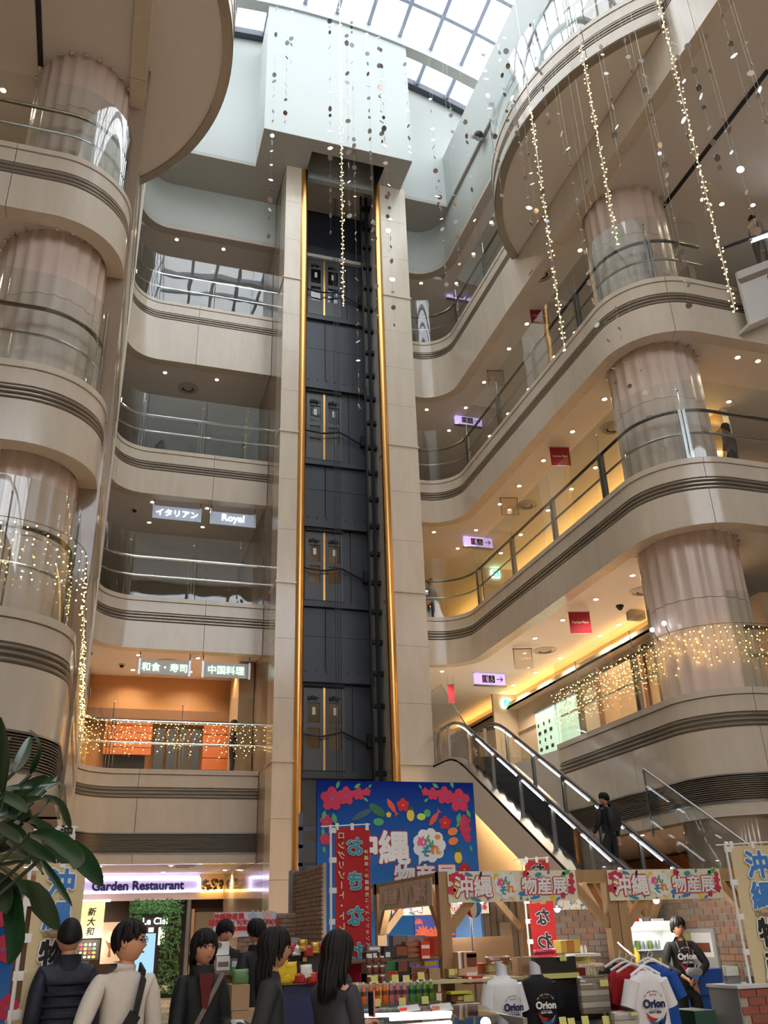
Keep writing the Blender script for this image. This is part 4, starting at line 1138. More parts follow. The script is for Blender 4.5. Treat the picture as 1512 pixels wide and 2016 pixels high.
# ------------------------------------------------------------------ golden light curtains on the second floor balustrades
BULB = emat('golden_bulb', (1.0, 0.62, 0.15), 9.0, sample=False)
WIRE = mat('light_wire', (.10, .08, .05), .6)
def octa(m, c, r):
    x, y, z = c
    m._add([(x + r, y, z), (x - r, y, z), (x, y + r, z), (x, y - r, z), (x, y, z + r), (x, y, z - r)],
           [(0, 2, 4), (2, 1, 4), (1, 3, 4), (3, 0, 4), (2, 0, 5), (1, 2, 5), (3, 1, 5), (0, 3, 5)])
def curtain(path, label, ztop, per_m, drop=.95, r=.013):
    L = plen(path); root = thing('light_curtain', label, 'fairy lights', (path[0][0], path[0][1], ztop - drop), group='golden light curtains')
    mw = MB(); mb = MB()
    mw.tube([(q[0], q[1], ztop) for q in path], .006, 4)
    s = .1; i = 0
    while s < L - .05:
        (x, y), t = point_on(path, s)
        d = drop * (.55 + .45 * random.random()) if i % 3 else drop * (.85 + .2 * random.random())
        mw.tube([(x, y, ztop), (x + random.uniform(-.02, .02), y, ztop - d)], .0025, 3, cap=False)
        n = max(3, int(d / .13))
        for j in range(n):
            octa(mb, (x + random.uniform(-.05, .05) * abs(t.x) + random.uniform(-.02, .02), y + random.uniform(-.05, .05) * abs(t.y), ztop - d * (j + .6 + random.uniform(-.3, .3)) / n), r)
        s += 1 / per_m * random.uniform(.8, 1.2); i += 1
    mw.build('wire', WIRE, root); o = mb.build('bulbs', BULB, root, smooth=False); o['kind'] = 'stuff'
lp1 = offset(LP[1], .03)
near = [q for q in lp1 if q[0] < -.6 and q[1] < 14 and q[0] > -5]
side = [q for q in lp1 if q[1] > 13.0 and q[0] < -.35 and q[1] < 24.4 and q[0] > -.75]
back = [q for q in lp1 if q[1] > 24.0 and q[0] > -.55]
RLZ = Z[1] + 1.30
curtain(near, 'golden fairy light curtain round the near column bay above the plant', RLZ, 6)
curtain(side, 'golden fairy light curtain seen end-on along the narrow wall', RLZ, 4)
curtain(back, 'golden fairy light curtain on the rear second-floor balustrade', RLZ, 7.5)
rp1 = offset(RP[1], .03)
curtain([q for q in rp1 if q[0] < 16], 'golden fairy light curtain along the balustrade beside the escalator', RLZ, 8)
# two small flood lamps clipped on the rail
p = at(1284, 1240, X=10.85); root = thing('clip_lamp', 'pair of small white lamps clipped on the rail above the golden lights', 'lamp', tuple(p))
for dx in (-.22, 0):
    m = MB(); m.ball((p.x, p.y + dx * 2, p.z), .05, 8, 6); m.build('lamp_head', emat('cold_white_lamp', (.85, .9, 1), 5), root)
    m = MB(); m.tube([(p.x, p.y + dx * 2, p.z), (p.x + .1, p.y + dx * 2, p.z - .25)], .015, 5); m.build('clip', SATIN, root)

# ------------------------------------------------------------------ hanging strands
LEAFBULB = emat('leaf_bulb', (1.0, 0.68, 0.22), 7.0, sample=False)
STRAND = mat('strand_wire', (.55, .52, .45), .4, metal=.6)
def light_strand(x0, y0, x1, y1, Y, label):
    b = at(x1, y1, Y=Y); t = at(x0, y0, Y=Y)
    zt = roof_z(b.x) - .15 if y0 <= 30 else t.z
    zt = max(zt, t.z); zt = min(zt, roof_z(b.x) - .1)
    if y0 > 30: zt = roof_z(b.x) - .15
    root = thing('light_strand', label, 'fairy lights', (b.x, b.y, b.z), group='hanging golden light strands')
    m = MB(); m.tube([(b.x, b.y, zt), (b.x, b.y, b.z)], .012, 5); m.build('wire', STRAND, root)
    mb = MB(); z = b.z; i = 0
    while z < t.z:
        a = random.uniform(0, 6.28)
        for s in (0, 1):
            aa = a + s * pi + random.uniform(-.4, .4); r = random.uniform(.02, .06)
            octa(mb, (b.x + r * cos(aa), b.y + r * sin(aa), z + s * .03), random.uniform(.014, .021))
        z += random.uniform(.10, .19)
    o = mb.build('bulbs', LEAFBULB, root, smooth=False); o['kind'] = 'stuff'
light_strand(667, 15, 676, 600, 17.0, 'golden light strand hanging in front of the lift shaft')
light_strand(1040, 210, 1112, 690, 12.5, 'golden light strand ending beside the red fourth-floor banner')
light_strand(1145, 90, 1216, 482, 11.5, 'golden light strand ending on the pink fourth-floor column')
light_strand(1304, 0, 1447, 612, 10.0, 'golden light strand ending at the white upper escalator')
DISC = mat('silver_sequin', (.60, .60, .60), .18, metal=1.0)
DISCR = mat('rose_sequin', (.62, .46, .40), .22, metal=1.0)
dmA = MB().lathe([(.050, -.0025), (.050, .0025)], (0, 0, 0), 12).mesh('disc', DISC)
dmB = MB().lathe([(.050, -.0025), (.050, .0025)], (0, 0, 0), 12).mesh('disc', DISCR)
STR = [  # x, y from, y to (photo pixels at the strand's own depth), depth
    (545, 0, 465, 15.5), (567, 12, 240, 14), (575, 8, 134, 16), (649, 28, 458, 15), (682, 46, 425, 13), (692, 42, 472, 16), (722, 62, 472, 15), (744, 62, 300, 14),
    (749, 74, 495, 13.5), (795, 88, 300, 15), (762, 300, 640, 14.5), (702, 545, 800, 16), (736, 420, 650, 15), (847, 190, 402, 14), (886, 204, 288, 15), (862, 330, 560, 16.5), (916, 238, 470, 14),
    (893, 380, 520, 17), (950, 90, 300, 13), (967, 200, 385, 12.5), (978, 60, 260, 14), (993, 72, 262, 12), (1013, 190, 440, 12), (1040, 20, 200, 12.5), (1036, 270, 436, 13), (1062, 330, 520, 12), (1096, 200, 300, 11.5), (1118, 285, 640, 12), (1062, 120, 240, 11), (1150, 330, 400, 12),
    (1182, 84, 250, 11), (1204, 235, 330, 11.5), (1226, 60, 140, 10.5), (1260, 105, 200, 10.5), (1268, 160, 560, 11.5), (1290, 240, 345, 10.5), (1322, 60, 160, 10), (1338, 200, 420, 11), (1355, 90, 330, 10), (1392, 120, 300, 10.5), (1420, 20, 210, 9.8), (1452, 30, 230, 10.2), (1436, 250, 620, 11), (1478, 140, 380, 10), (1210, 590, 760, 12.5), (1255, 690, 820, 13), (1180, 560, 900, 13.5), (1330, 480, 640, 12)]
def _zone(x, y0):
    w = 'before the white lift head' if x < 800 else ('before the light well wall' if x < 940 else ('below the rounded overhang' if x < 1200 else 'over the column bay'))
    return 'hanging low ' + w if y0 > 280 else 'hanging high ' + w
rank = {}
for i, q in enumerate(STR): rank[i] = sum(1 for j, r in enumerate(STR) if _zone(r[0], r[1]) == _zone(q[0], q[1]) and (r[0], j) < (q[0], i))
for i, (x, y0, y1, Y) in enumerate(STR):
    if x >= 1300: Y *= .8
    b = at(x + (y1 - y0) * .0 + (x - 637) * (y1 - y0) / (y0 + 2700), y1, Y=Y); t = at(x, y0, Y=Y)
    zt = roof_z(b.x) - .2
    where = _zone(x, y0)
    root = thing('disc_strand', 'strand of small silver discs %s, %s from the left' % (where, ORD[rank[i]]), 'disc strand', (b.x, b.y, b.z), group='hanging strands of silver discs')
    m = MB(); m.tube([(b.x, b.y, zt + .12), (b.x, b.y, b.z)], .002, 3); m.build('thread', STRAND, root)
    z = b.z
    while z < t.z:
        inst(dmA if random.random() < .8 else dmB, 'disc', (0, 0, z - b.z), root, (random.uniform(.9, 2.3), random.uniform(-.5, .5), random.uniform(0, 6.28)), [random.uniform(.75, 1.35)] * 3)
        z += random.uniform(.20, .62)

# ================================================================== ground floor: restaurant front, fair stalls and goods
RED = mat('print_red', (.62, .02, .03), .6); CRIMSON = mat('print_crimson', (.60, .03, .09), .6); PINKP = mat('print_pink', (.85, .12, .32), .6)
GREENP = mat('print_green', (.08, .42, .16), .6); DKGREEN = mat('print_dark_green', (.03, .16, .07), .6); YEL = mat('print_yellow', (.85, .62, .06), .6)
LIME = mat('print_lime', (.55, .75, .10), .6); TEAL = mat('print_teal', (.03, .33, .42), .6); BLUEP = mat('print_blue', (.05, .22, .62), .6); NAVY = mat('print_navy', (.015, .02, .10), .6)
ORAN = mat('print_orange', (.85, .25, .05), .6); WHITEP = mat('print_white', (.86, .86, .84), .6); CREAM = mat('print_cream', (.80, .78, .58), .7); BLACKP = mat('print_black', (.012, .012, .015), .6)
TAG = mat('price_card', (.72, .68, .22), .6)

def pic(parent, mb, name, m_, y, x, z):
    """flat printed shape: mb in local (x,z) about 0, put on plane y"""
    me = mb.mesh(name, m_, False); return inst(me, name, Vector((x, y, z)) - wloc(parent), parent)
def ell(rx, rz, n=14, y0=-.004, y1=0, rot=0, cx=0, cz=0):
    m = MB(); pts = []
    for i in range(n):
        a = 2 * pi * i / n; x, z = rx * cos(a), rz * sin(a)
        pts.append((cx + x * cos(rot) - z * sin(rot), cz + x * sin(rot) + z * cos(rot)))
    return m.prism_y(pts, y0, y1)
def hibiscus(parent, x, z, r, y, m_=CRIMSON):
    mb = MB()
    for k in range(5):
        a = 2 * pi * k / 5 + .3
        e = ell(r * .52, r * .44, 10, rot=a, cx=r * .55 * cos(a), cz=r * .55 * sin(a), y0=-.004 - k * .0005); mb.join(e)
    o = pic(parent, mb, 'hibiscus_print', m_, y, x, z)
    pic(parent, ell(r * .13, r * .13, 8), 'flower_eye_print', BLUEP if m_ is CRIMSON else YEL, y - .005, x, z)
    return o
def leafp(parent, x, z, L, a, y, m_=GREENP):
    mb = MB(); pts = []
    for i in range(9):
        t = i / 8; pts.append((t * L, .22 * L * sin(pi * t)))
    for i in range(7, 0, -1):
        t = i / 8; pts.append((t * L, -.22 * L * sin(pi * t)))
    mb.prism_y([(p[0] * cos(a) - p[1] * sin(a), p[0] * sin(a) + p[1] * cos(a)) for p in pts], -.004, 0)
    return pic(parent, mb, 'leaf_print', m_, y, x, z)
def fish(parent, x, z, L, a, y):
    pts = [(-.5, .02), (-.3, .12), (0, .17), (.25, .10), (.38, .03), (.55, .16), (.5, 0), (.56, -.15), (.38, -.03), (.2, -.11), (-.1, -.15), (-.35, -.09)]
    mb = MB(); mb.prism_y([(L * (p[0] * cos(a) - p[1] * sin(a)), L * (p[0] * sin(a) + p[1] * cos(a))) for p in pts], -.004, 0)
    return pic(parent, mb, 'fish_print', mat('print_coral', (.80, .10, .06), .6), y, x, z)
def pineapple(parent, x, z, r, y):
    pic(parent, ell(r * .7, r), 'pineapple_print', YEL, y, x, z)
    mb = MB()
    for k in (-.5, -.2, .15, .5): mb.prism_y([(k * r * .5, r * .8), (k * r * 1.2 - .1 * r, r * 1.8), (k * r * .5 + .25 * r, r * .9)], -.004, 0)
    pic(parent, mb, 'pineapple_crown_print', DKGREEN, y - .002, x, z)
def outlined(parent, s, size, m1, m2, x, y, z, fat1=None, fat2=None, vertical=False, mirror=False, pitch=1.05, rotz=0.0, shear=0.0):
    """lettering with a contrasting outline"""
    f1 = fat1 if fat1 is not None else size * .025; f2 = fat2 if fat2 is not None else size * .07
    a = lettering('letter_outline', s, size, m2, parent, Vector((x, y, z)) - wloc(parent), rotz, fat=f2, vertical=vertical, pitch=pitch, ext=.001, shear=shear)
    b = lettering('lettering', s, size, m1, parent, Vector((x + .006 * sin(rotz), y - .006 * cos(rotz), z)) - wloc(parent), rotz, fat=f1, vertical=vertical, pitch=pitch, ext=.001, shear=shear)
    if mirror: a.scale = (-1, 1, 1); b.scale = (-1, 1, 1)
    return b
def vgrad(name, c0, c1, z0, z1):
    """printed colour gradient by height"""
    m = mat(name, c0, .85, spec=.15); nt = m.node_tree; b = nt.nodes['Principled BSDF']
    g = nt.nodes.new('ShaderNodeNewGeometry'); sx = nt.nodes.new('ShaderNodeSeparateXYZ'); mr = nt.nodes.new('ShaderNodeMapRange'); mx = nt.nodes.new('ShaderNodeMix'); mx.data_type = 'RGBA'
    nt.links.new(g.outputs['Position'], sx.inputs[0]); nt.links.new(sx.outputs['Z'], mr.inputs['Value']); mr.inputs['From Min'].default_value = z0; mr.inputs['From Max'].default_value = z1
    mx.inputs['A'].default_value = (*c0, 1); mx.inputs['B'].default_value = (*c1, 1)
    nt.links.new(mr.outputs['Result'], mx.inputs['Factor']); nt.links.new(mx.outputs['Result'], b.inputs['Base Color'])
    return m
def pt(x, y, Y): return at(x, y, Y=Y)

# ---------------- restaurant front at the rear
YF = 31.0
slab('wall_restaurant', (-6, 9, YF + .6, YF + .8, 0, 3.5), mat('dark_tile_wall', (.10, .06, .045), .5), 'dark rear wall of the ground-floor restaurants', 'wall')
slab('wall_header', (-6, 9, YF, YF + .5, 2.72, 3.48), mat('tan_header', (.56, .42, .30), .5), 'tan header band over the restaurant doors', 'wall')
slab('wall_pier', (4.55, 5.6, YF - .4, YF + .6, 0, 3.48), mat('tan_pier', (.45, .30, .19), .5), 'tan square pier beside the restaurant doors', 'wall')
LILACW = emat('lilac_tube', (.80, .74, 1.0), 3.5, sample=True)
LILACB = mat('lilac_board', (.55, .50, .66), .4, emit=(.62, .55, 1.0), estr=.16)
gs = thing('restaurant_sign', 'wide lilac sign reading Garden Restaurant with glowing white outline', 'sign', (1.5, YF - .3, 2.9))
m = MB(); m.box(-.42, 3.42, YF - .25, YF, 2.95, 3.50); gsb = m.build('board', LILACB, gs, smooth=False)
for a, b in (((-.42, 3.36), (3.42, 3.33)), ((-.42, 2.95), (3.42, 2.95)), ((-.42, 2.95), (-.42, 3.36)), ((3.42, 2.95), (3.42, 3.33))):
    m = MB(); m.tube([(a[0], YF - .29, a[1]), (b[0], YF - .29, b[1])], .03, 6); m.build('glow_tube', LILACW, gs)
lettering('lettering', 'Garden Restaurant', .36, NAVY, gsb, Vector((1.55, YF - .27, 3.14)) - wloc(gs), fat=.016)
m = MB(); m.tube([(-.6, YF - .35, 2.72), (.75, YF - .35, 2.72)], .035, 6); tag(m.build('light_tube', LILACW), 'lilac light tube above the yellow sign', 'light')
pl = thing('planter_box', 'row of dried flowers in a lit golden box beside the sign', 'planter', (3.8, YF - .2, 2.95))
m = MB(); m.box(3.48, 4.18, YF - .2, YF, 2.92, 3.0); m.build('lit_trough', emat('golden_trough', (1, .62, .15), 3.0), pl, smooth=False)
mb = MB()
for i in range(70):
    x = random.uniform(3.5, 4.16); z = random.uniform(3.0, 3.28); mb.ball((x, YF - .22, z), random.uniform(.02, .05), 5, 4)
o = mb.build('dried_flowers', mat('dry_flowers', (.16, .10, .04), .8), pl); o['kind'] = 'stuff'
YSG = emat('yellow_sign_face', (.80, .78, .34), .30)
ys = thing('lit_sign', 'tall yellow lit sign with black brush characters 新大和', 'sign', (.25, YF - .5, 1.7))
m = MB(); m.box(-.13, .60, YF - .5, YF - .38, 1.70, 2.72); m.build('panel', YSG, ys, smooth=False)
for i, ch in enumerate('新大和'): lettering('lettering', ch, .24, BLACKP, ys, Vector((.24, YF - .515, 2.42 - i * .27)) - wloc(ys), shear=.15, fat=.007)
md = thing('menu_display', 'lit food picture board below the yellow sign', 'menu board', (.25, YF - .5, 1.1))
m = MB(); m.box(-.1, .3, YF - .48, YF - .42, 0, 1.12); m.build('stand', BLACKP, md, smooth=False)
m = MB(); m.box(-.35, .55, YF - .5, YF - .4, 1.12, 1.66); m.build('frame', BLACKP, md, smooth=False)
cols = [ORAN, WHITEP, RED, GREENP, YEL, CRIMSON, CREAM]
for i in range(24):
    x = -.22 + (i % 6) * .125; z = 1.20 + (i // 6) * .11
    pic(md, ell(random.uniform(.035, .06), random.uniform(.03, .045), 8), 'dish_print', cols[(i * 5 + i // 6) % 7], YF - .51, x, z)
lamp('AREA', (.25, YF - 1.0, 1.6), 8, (1, .8, .6), None, .5, rot=(radians(60), 0, 0)).name = 'menu_light'
pf = thing('menu_poster', 'beige poster showing an ice cream parfait glass', 'poster', (.9, YF - .5, 1.0))
m = MB(); m.box(.9, 1.1, YF - .45, YF - .41, 0, 1.2); m.build('stand', BLACKP, pf, smooth=False)
m = MB(); m.box(.60, 1.38, YF - .5, YF - .45, 1.0, 2.12); m.build('sheet', mat('beige_poster', (.55, .45, .36), .6), pf, smooth=False)
mb = MB(); mb.prism_y([(-.05, -.32), (.05, -.32), (.02, -.12), (.14, .12), (-.14, .12), (-.02, -.12)], -.004, 0); pic(pf, mb, 'glass_print', mat('print_brown', (.22, .10, .05), .6), YF - .505, .85, 1.5)
pic(pf, ell(.12, .16), 'ice_cream_print', CREAM, YF - .506, .83, 1.72); pic(pf, ell(.09, .14, rot=.4), 'wafer_print', ORAN, YF - .507, 1.05, 1.75)
# ivy clad entrance with glowing name
gw = thing('entrance', 'ivy framed dark entrance with glowing Le Ciel lettering', 'entrance', (2.2, YF, 0), kind='structure')
m = MB(); m.box(1.35, 3.1, YF + .2, YF + .3, 0, 2.72); m.build('dark_doorway', mat('door_dark', (.02, .015, .012), .4), gw, smooth=False)
m = MB(); m.box(1.9, 2.75, YF + .1, YF + .2, .15, .35); m.build('bench', CREAM, gw, smooth=False)
IVY = mat('ivy_green', (.035, .11, .03), .6)
def ivy(x0, x1, z0, z1, n, y):
    mb = MB()
    for i in range(n):
        x, z, r, a = random.uniform(x0, x1), random.uniform(z0, z1), random.uniform(.03, .07), random.uniform(0, 6.28)
        yy = y - random.uniform(0, .14)
        mb._add([(x - r * cos(a), yy, z - r * sin(a)), (x + r * .5 * sin(a), yy - .02, z - r * .5 * cos(a)), (x + r * cos(a), yy - .03, z + r * sin(a)), (x - r * .5 * sin(a), yy - .02, z + r * .5 * cos(a))], [(0, 1, 2, 3)])
    o = mb.build('ivy_leaves', IVY, gw, smooth=False); o['kind'] = 'stuff'
ivy(1.35, 1.75, .1, 2.7, 420, YF + .15); ivy(2.35, 2.95, .1, 2.7, 560, YF + .1); ivy(1.35, 3.0, 2.35, 2.74, 420, YF + .1)
lettering('lettering', 'Le Ciel', .27, emat('name_glow', (.95, .97, 1), 1.6), gw, Vector((2.15, YF + .02, 2.13)) - wloc(gw), fat=.004)
for x, w in ((2.05, .16), (2.38, .20)):
    m = MB(); m.box(x - w / 2, x + w / 2, YF + .12, YF + .15, 1.45, 1.95); m.build('menu_card', emat('menu_card_lit', (.9, .92, .85), .3), gw, smooth=False)
lamp('AREA', (2.1, YF - .25, 2.69), 4, (.55, 1, .6), None, 1.2).name = 'ivy_light'
m = MB(); m.box(3.1, 3.22, YF, YF + .2, 0, 2.72); m.build('door_jamb', SATIN, gw, smooth=False)
m = MB(); m.box(3.35, 4.5, YF + .15, YF + .25, .1, 2.35); m.build('glass_door', mat('dim_glass_door', (.16, .13, .10), .15), gw, smooth=False)
for x in (3.3, 4.5):
    m = MB(); m.box(x - .05, x + .05, YF + .08, YF + .25, 0, 2.45); m.build('door_frame', mat('oak_frame', (.36, .22, .12), .5), gw, smooth=False)
ds = thing('digital_screen', 'upright pale blue digital screen on a black stand', 'screen', (1.23, 20, 0))
m = MB(); m.box(1.05, 1.42, 20, 20.06, 1.02, 1.72); m.build('display', emat('blue_screen', (.36, .66, 1.0), .42), ds, smooth=False)
m = MB(); m.box(1.03, 1.44, 20.01, 20.12, .05, 1.74); m.build('stand', BLACKP, ds, smooth=False)
# ground floor ceiling lamps under the rear gallery
for i, (x, y) in enumerate(((.3, 27.2), (2.2, 27.2), (4.0, 29.3), (.3, 29.6), (2.2, 29.8), (-1.6, 27.2))):
    downlight(x, y, CEIL[1], 'warm downlight in the low ceiling before the restaurants, %s lamp' % ORD[i], 'ground floor downlights', 75)
for i, (x, y) in enumerate(((12.2, 19), (12.2, 22), (14.5, 18), (12.8, 16.9), (16, 16.5))):
    downlight(x, y, CEIL[1], 'warm downlight in the low ceiling behind the escalator, %s lamp' % ORD[i], 'ground floor downlights', 60)
slab('wall_ground_right', (16.5, 16.7, 14.5, 31, 0, 3.4), mat('orange_shop_wall', (.50, .20, .07), .6), 'orange lit shop wall behind the escalator foot', 'wall')
slab('wall_ground_left', (-4.2, -4.0, 12.5, 31, 0, 3.4), mat('dim_shop_wall', (.18, .12, .09), .6), 'dim shop wall behind the plant', 'wall')

# ---------------- big blue event board
YBd = 14.5
bl, br = pt(625, 1537, YBd), pt(931, 1540, YBd)
bz = (bl.z + br.z) / 2
bd = thing('event_board', 'tall blue event board with hibiscus border and 沖縄 物産展 lettering', 'board', ((bl.x + br.x) / 2, YBd, 0))
m = MB(); m.box(bl.x, br.x, YBd, YBd + .10, .05, bz); bdp = m.build('panel', vgrad('blue_print_gradient', (.08, .34, .78), (.003, .018, .22), 1.2, bz), bd, smooth=False)
for x in (bl.x + .1, br.x - .1):
    m = MB(); m.box(x - .04, x + .04, YBd + .1, YBd + .6, 0, .06); m.box(x - .03, x + .03, YBd + .1, YBd + .16, 0, bz - .2); m.build('foot', SATIN, bd, smooth=False)
yp = YBd - .004
def bp(x, y): return pt(x, y, YBd)
for (x, y, r) in ((653, 1573, 22), (681, 1567, 17), (706, 1563, 12), (722, 1559, 8), (643, 1618, 13), (640, 1652, 11), (904, 1576, 22), (875, 1566, 17), (852, 1563, 12), (837, 1559, 8), (914, 1618, 13), (916, 1635, 12), (920, 1650, 8)):
    p = bp(x, y); hibiscus(bdp, p.x, p.z, r * .0084, yp)
for (x, y, L, a) in ((662, 1553, 16, 1.2), (697, 1552, 16, .6), (725, 1552, 10, .9), (640, 1595, 18, 4.4), (655, 1600, 22, 5.0), (636, 1630, 14, 4.6), (637, 1665, 14, 4.8), (892, 1552, 16, 1.9), (863, 1552, 16, 2.5), (830, 1553, 10, 2.2), (905, 1600, 22, 4.4), (918, 1593, 18, 5.1), (905, 1620, 12, 3.9), (925, 1664, 13, 4.9), (715, 1570, 12, 5.6), (843, 1572, 12, 3.8)):
    p = bp(x, y); leafp(bdp, p.x, p.z, L * .0084, a, yp - .004)
p = bp(771, 1588); fish(bdp, p.x, p.z, .30, -1.0, yp); p = bp(855, 1611); fish(bdp, p.x, p.z, .30, .9, yp)
for x, y in ((793, 1585), (876, 1620), (914, 1712)):
    p = bp(x, y); hibiscus(bdp, p.x, p.z, .105, yp, RED)
for x, y in ((808, 1605), (902, 1688)):
    p = bp(x, y); pineapple(bdp, p.x, p.z, .095, yp)
p = bp(742, 1595); pic(bdp, ell(.16, .07, rot=-.6), 'bitter_melon_print', DKGREEN, yp, p.x, p.z)
p = bp(712, 1604); pic(bdp, ell(.19, .05, rot=.45), 'sea_grape_print', mat('print_slate', (.05, .12, .16), .6), yp, p.x, p.z)
p = bp(745, 1618); pic(bdp, ell(.09, .06), 'citrus_leaf_print', GREENP, yp, p.x, p.z)
p = bp(829, 1608); pic(bdp, ell(.075, .055), 'lime_half_print', LIME, yp, p.x, p.z); p = bp(841, 1601); pic(bdp, ell(.06, .06), 'lime_print', GREENP, yp + .001, p.x, p.z)
p = bp(765, 1604); hibiscus(bdp, p.x, p.z, .045, yp, YEL)
for x, y in ((891, 1637), (892, 1656)):
    p = bp(x, y); pic(bdp, ell(.09, .06, rot=.3), 'shell_print', ORAN, yp, p.x, p.z)
p = bp(713, 1668); outlined(bdp, '沖', .52, WHITEP, RED, p.x, yp - .002, p.z, .020, .034)
p = bp(776, 1668); outlined(bdp, '縄', .54, WHITEP, RED, p.x, yp - .002, p.z, .018, .032)
p = bp(838, 1724); outlined(bdp, '物産展', .36, WHITEP, RED, p.x, yp - .002, p.z, .012, .024)
def bubble(parent, x, z, r, y, base_r):
    mb = MB(); mb.join(ell(r * .8, r * .72))
    for k in range(9):
        a = 2 * pi * k / 9; mb.join(ell(r * .36, r * .36, 10, cx=r * .72 * cos(a), cz=r * .64 * sin(a), y0=-.0045 - k * .0003))
    mb.prism_y([(-r * .7, -r * .5), (-r * .75, -r * 1.15), (-r * .3, -r * .7)], -.004, 0)
    pic(parent, mb, 'bubble_print', WHITEP, y, x, z)
    for ch, dx, dz, mm in (('め', -.48, .22, PINKP), ('ん', -.02, .30, GREENP), ('そ', -.25, -.38, TEAL), ('れ', .34, -.22, ORAN), ('ー', .05, -.05, TEAL), ('ん', .62, -.34, YEL)):
        lettering('lettering', ch, r * (.62 if ch != 'ん' or dx < .5 else .3), mm, parent, Vector((x + dx * r, y - .012, z + dz * r)) - wloc(parent), fat=r * .035)
p = bp(845, 1664); bubble(bdp, p.x, p.z, .27, yp, 0)
p = bp(861, 1648); pic(bdp, ell(.05, .04), 'flower_print', ORAN, yp - .006, p.x, p.z)
# a second blue board in the corner by the plant
p0, p1 = pt(-40, 1765, 9), pt(42, 1768, 9)
b2 = thing('event_board', 'blue event board with red hibiscus standing behind the calico banner by the plant', 'board', ((p0.x + p1.x) / 2, 9, 0))
m = MB(); m.box(p0.x, p1.x, 9, 9.08, 0, 2.05); b2p = m.build('panel', vgrad('blue_print_gradient_low', (.10, .36, .78), (.01, .04, .32), .4, 2.05), b2, smooth=False)
for x, y, r in ((18, 1793, .14), (5, 1870, .11), (12, 1985, .10)):
    p = pt(x, y, 9); hibiscus(b2p, p.x, p.z, r, 8.995)

# ---------------- brick printed partitions
BRICKS = [mat('brick_%s' % n, c, .75, noise=(9, .18)) for n, c in (('umber', (.28, .18, .13)), ('tan', (.37, .25, .175)), ('rust', (.37, .205, .135)), ('ash', (.31, .25, .21)))]
MORTAR = mat('brick_mortar', (.43, .36, .30), .85)
def brick_wall(name, label, x0, x1, z0, z1, y, axis='x', bw=.215, bh=.072, g=.012, single=True):
    root = thing(name, label, 'partition', ((x0 + x1) / 2, y, 0) if axis == 'x' else (y, (x0 + x1) / 2, 0))
    m = MB()
    if axis == 'x': m.box(x0, x1, y + .012, y + .06, 0, z1)
    else: m.box(y + .012, y + .06, x0, x1, 0, z1)
    m.build('backing', MORTAR, root, smooth=False)
    shapes = {}
    rows = int((z1 - z0) / (bh + g)); allm = MB()
    for r in range(rows):
        zc = z0 + (r + .5) * (bh + g); s = x0 - (bw / 2 if r % 2 else 0)
        while s < x1 - .02:
            a, b = max(s, x0) + g / 2, min(s + bw, x1) - g / 2
            if b - a > .03:
                k = random.randrange(4)
                if single:
                    key = (round(b - a, 3), k)
                    if key not in shapes: shapes[key] = MB().box(-(b - a) / 2, (b - a) / 2, -.012, .012, -bh / 2, bh / 2).mesh('brick', BRICKS[k], False)
                    inst(shapes[key], 'brick', Vector(((a + b) / 2, y + random.uniform(-.003, .003), zc)) - wloc(root), root)
                else:
                    allm.cur = k
                    if axis == 'x': allm.box(a, b, y - .012, y + .012, zc - bh / 2, zc + bh / 2)
                    else: allm.box(y - .012, y + .012, a, b, zc - bh / 2, zc + bh / 2)
            s += bw
    if not single:
        o = allm.build('bricks', BRICKS, root, smooth=False); o['kind'] = 'stuff'
    return root
xa, xb_ = pt(1075, 1800, 13.2).x, 8.5
brick_wall('brick_partition', 'long brown brick partition behind the clothing stall', xa, xb_, .82, 2.12, 13.2)
brick_wall('brick_partition', 'brown brick return wall hiding the escalator foot', 9.9, 13.15, .1, 2.12, 8.5, axis='y', single=False)
q0, q1 = pt(470, 1800, 15), pt(582, 1800, 15)
brick_wall('brick_partition', 'low brick partition behind the cash desk', q0.x, q1.x, .6, q0.z, 15.0, bw=.15, bh=.05, single=False)
brick_wall('brick_partition', 'tall brick return panel beside the blue board', 13.6, 15.6, .8, 2.55, 3.28, axis='y', bw=.14, bh=.05, single=False)
m = MB(); m.box(3.22, 3.34, 15.6, 15.75, 0, 2.58)
tag(m.build('partition_post', mat('post_grey', (.30, .28, .27), .5), smooth=False), 'grey end post of the tall brick panel', 'post')
m = MB(); m.box(3.55, 3.62, 16.5, 16.57, 0, 3.6); m.box(3.55, 4.2, 16.5, 16.57, 3.3, 3.36); m.box(3.55, 4.2, 16.5, 16.57, 2.7, 2.76); m.box(3.55, 4.2, 16.5, 16.57, 3.0, 3.06)
tag(m.build('pipe_frame', SATIN, smooth=False), 'bare pipe frame in the dark behind the blue board', 'frame')
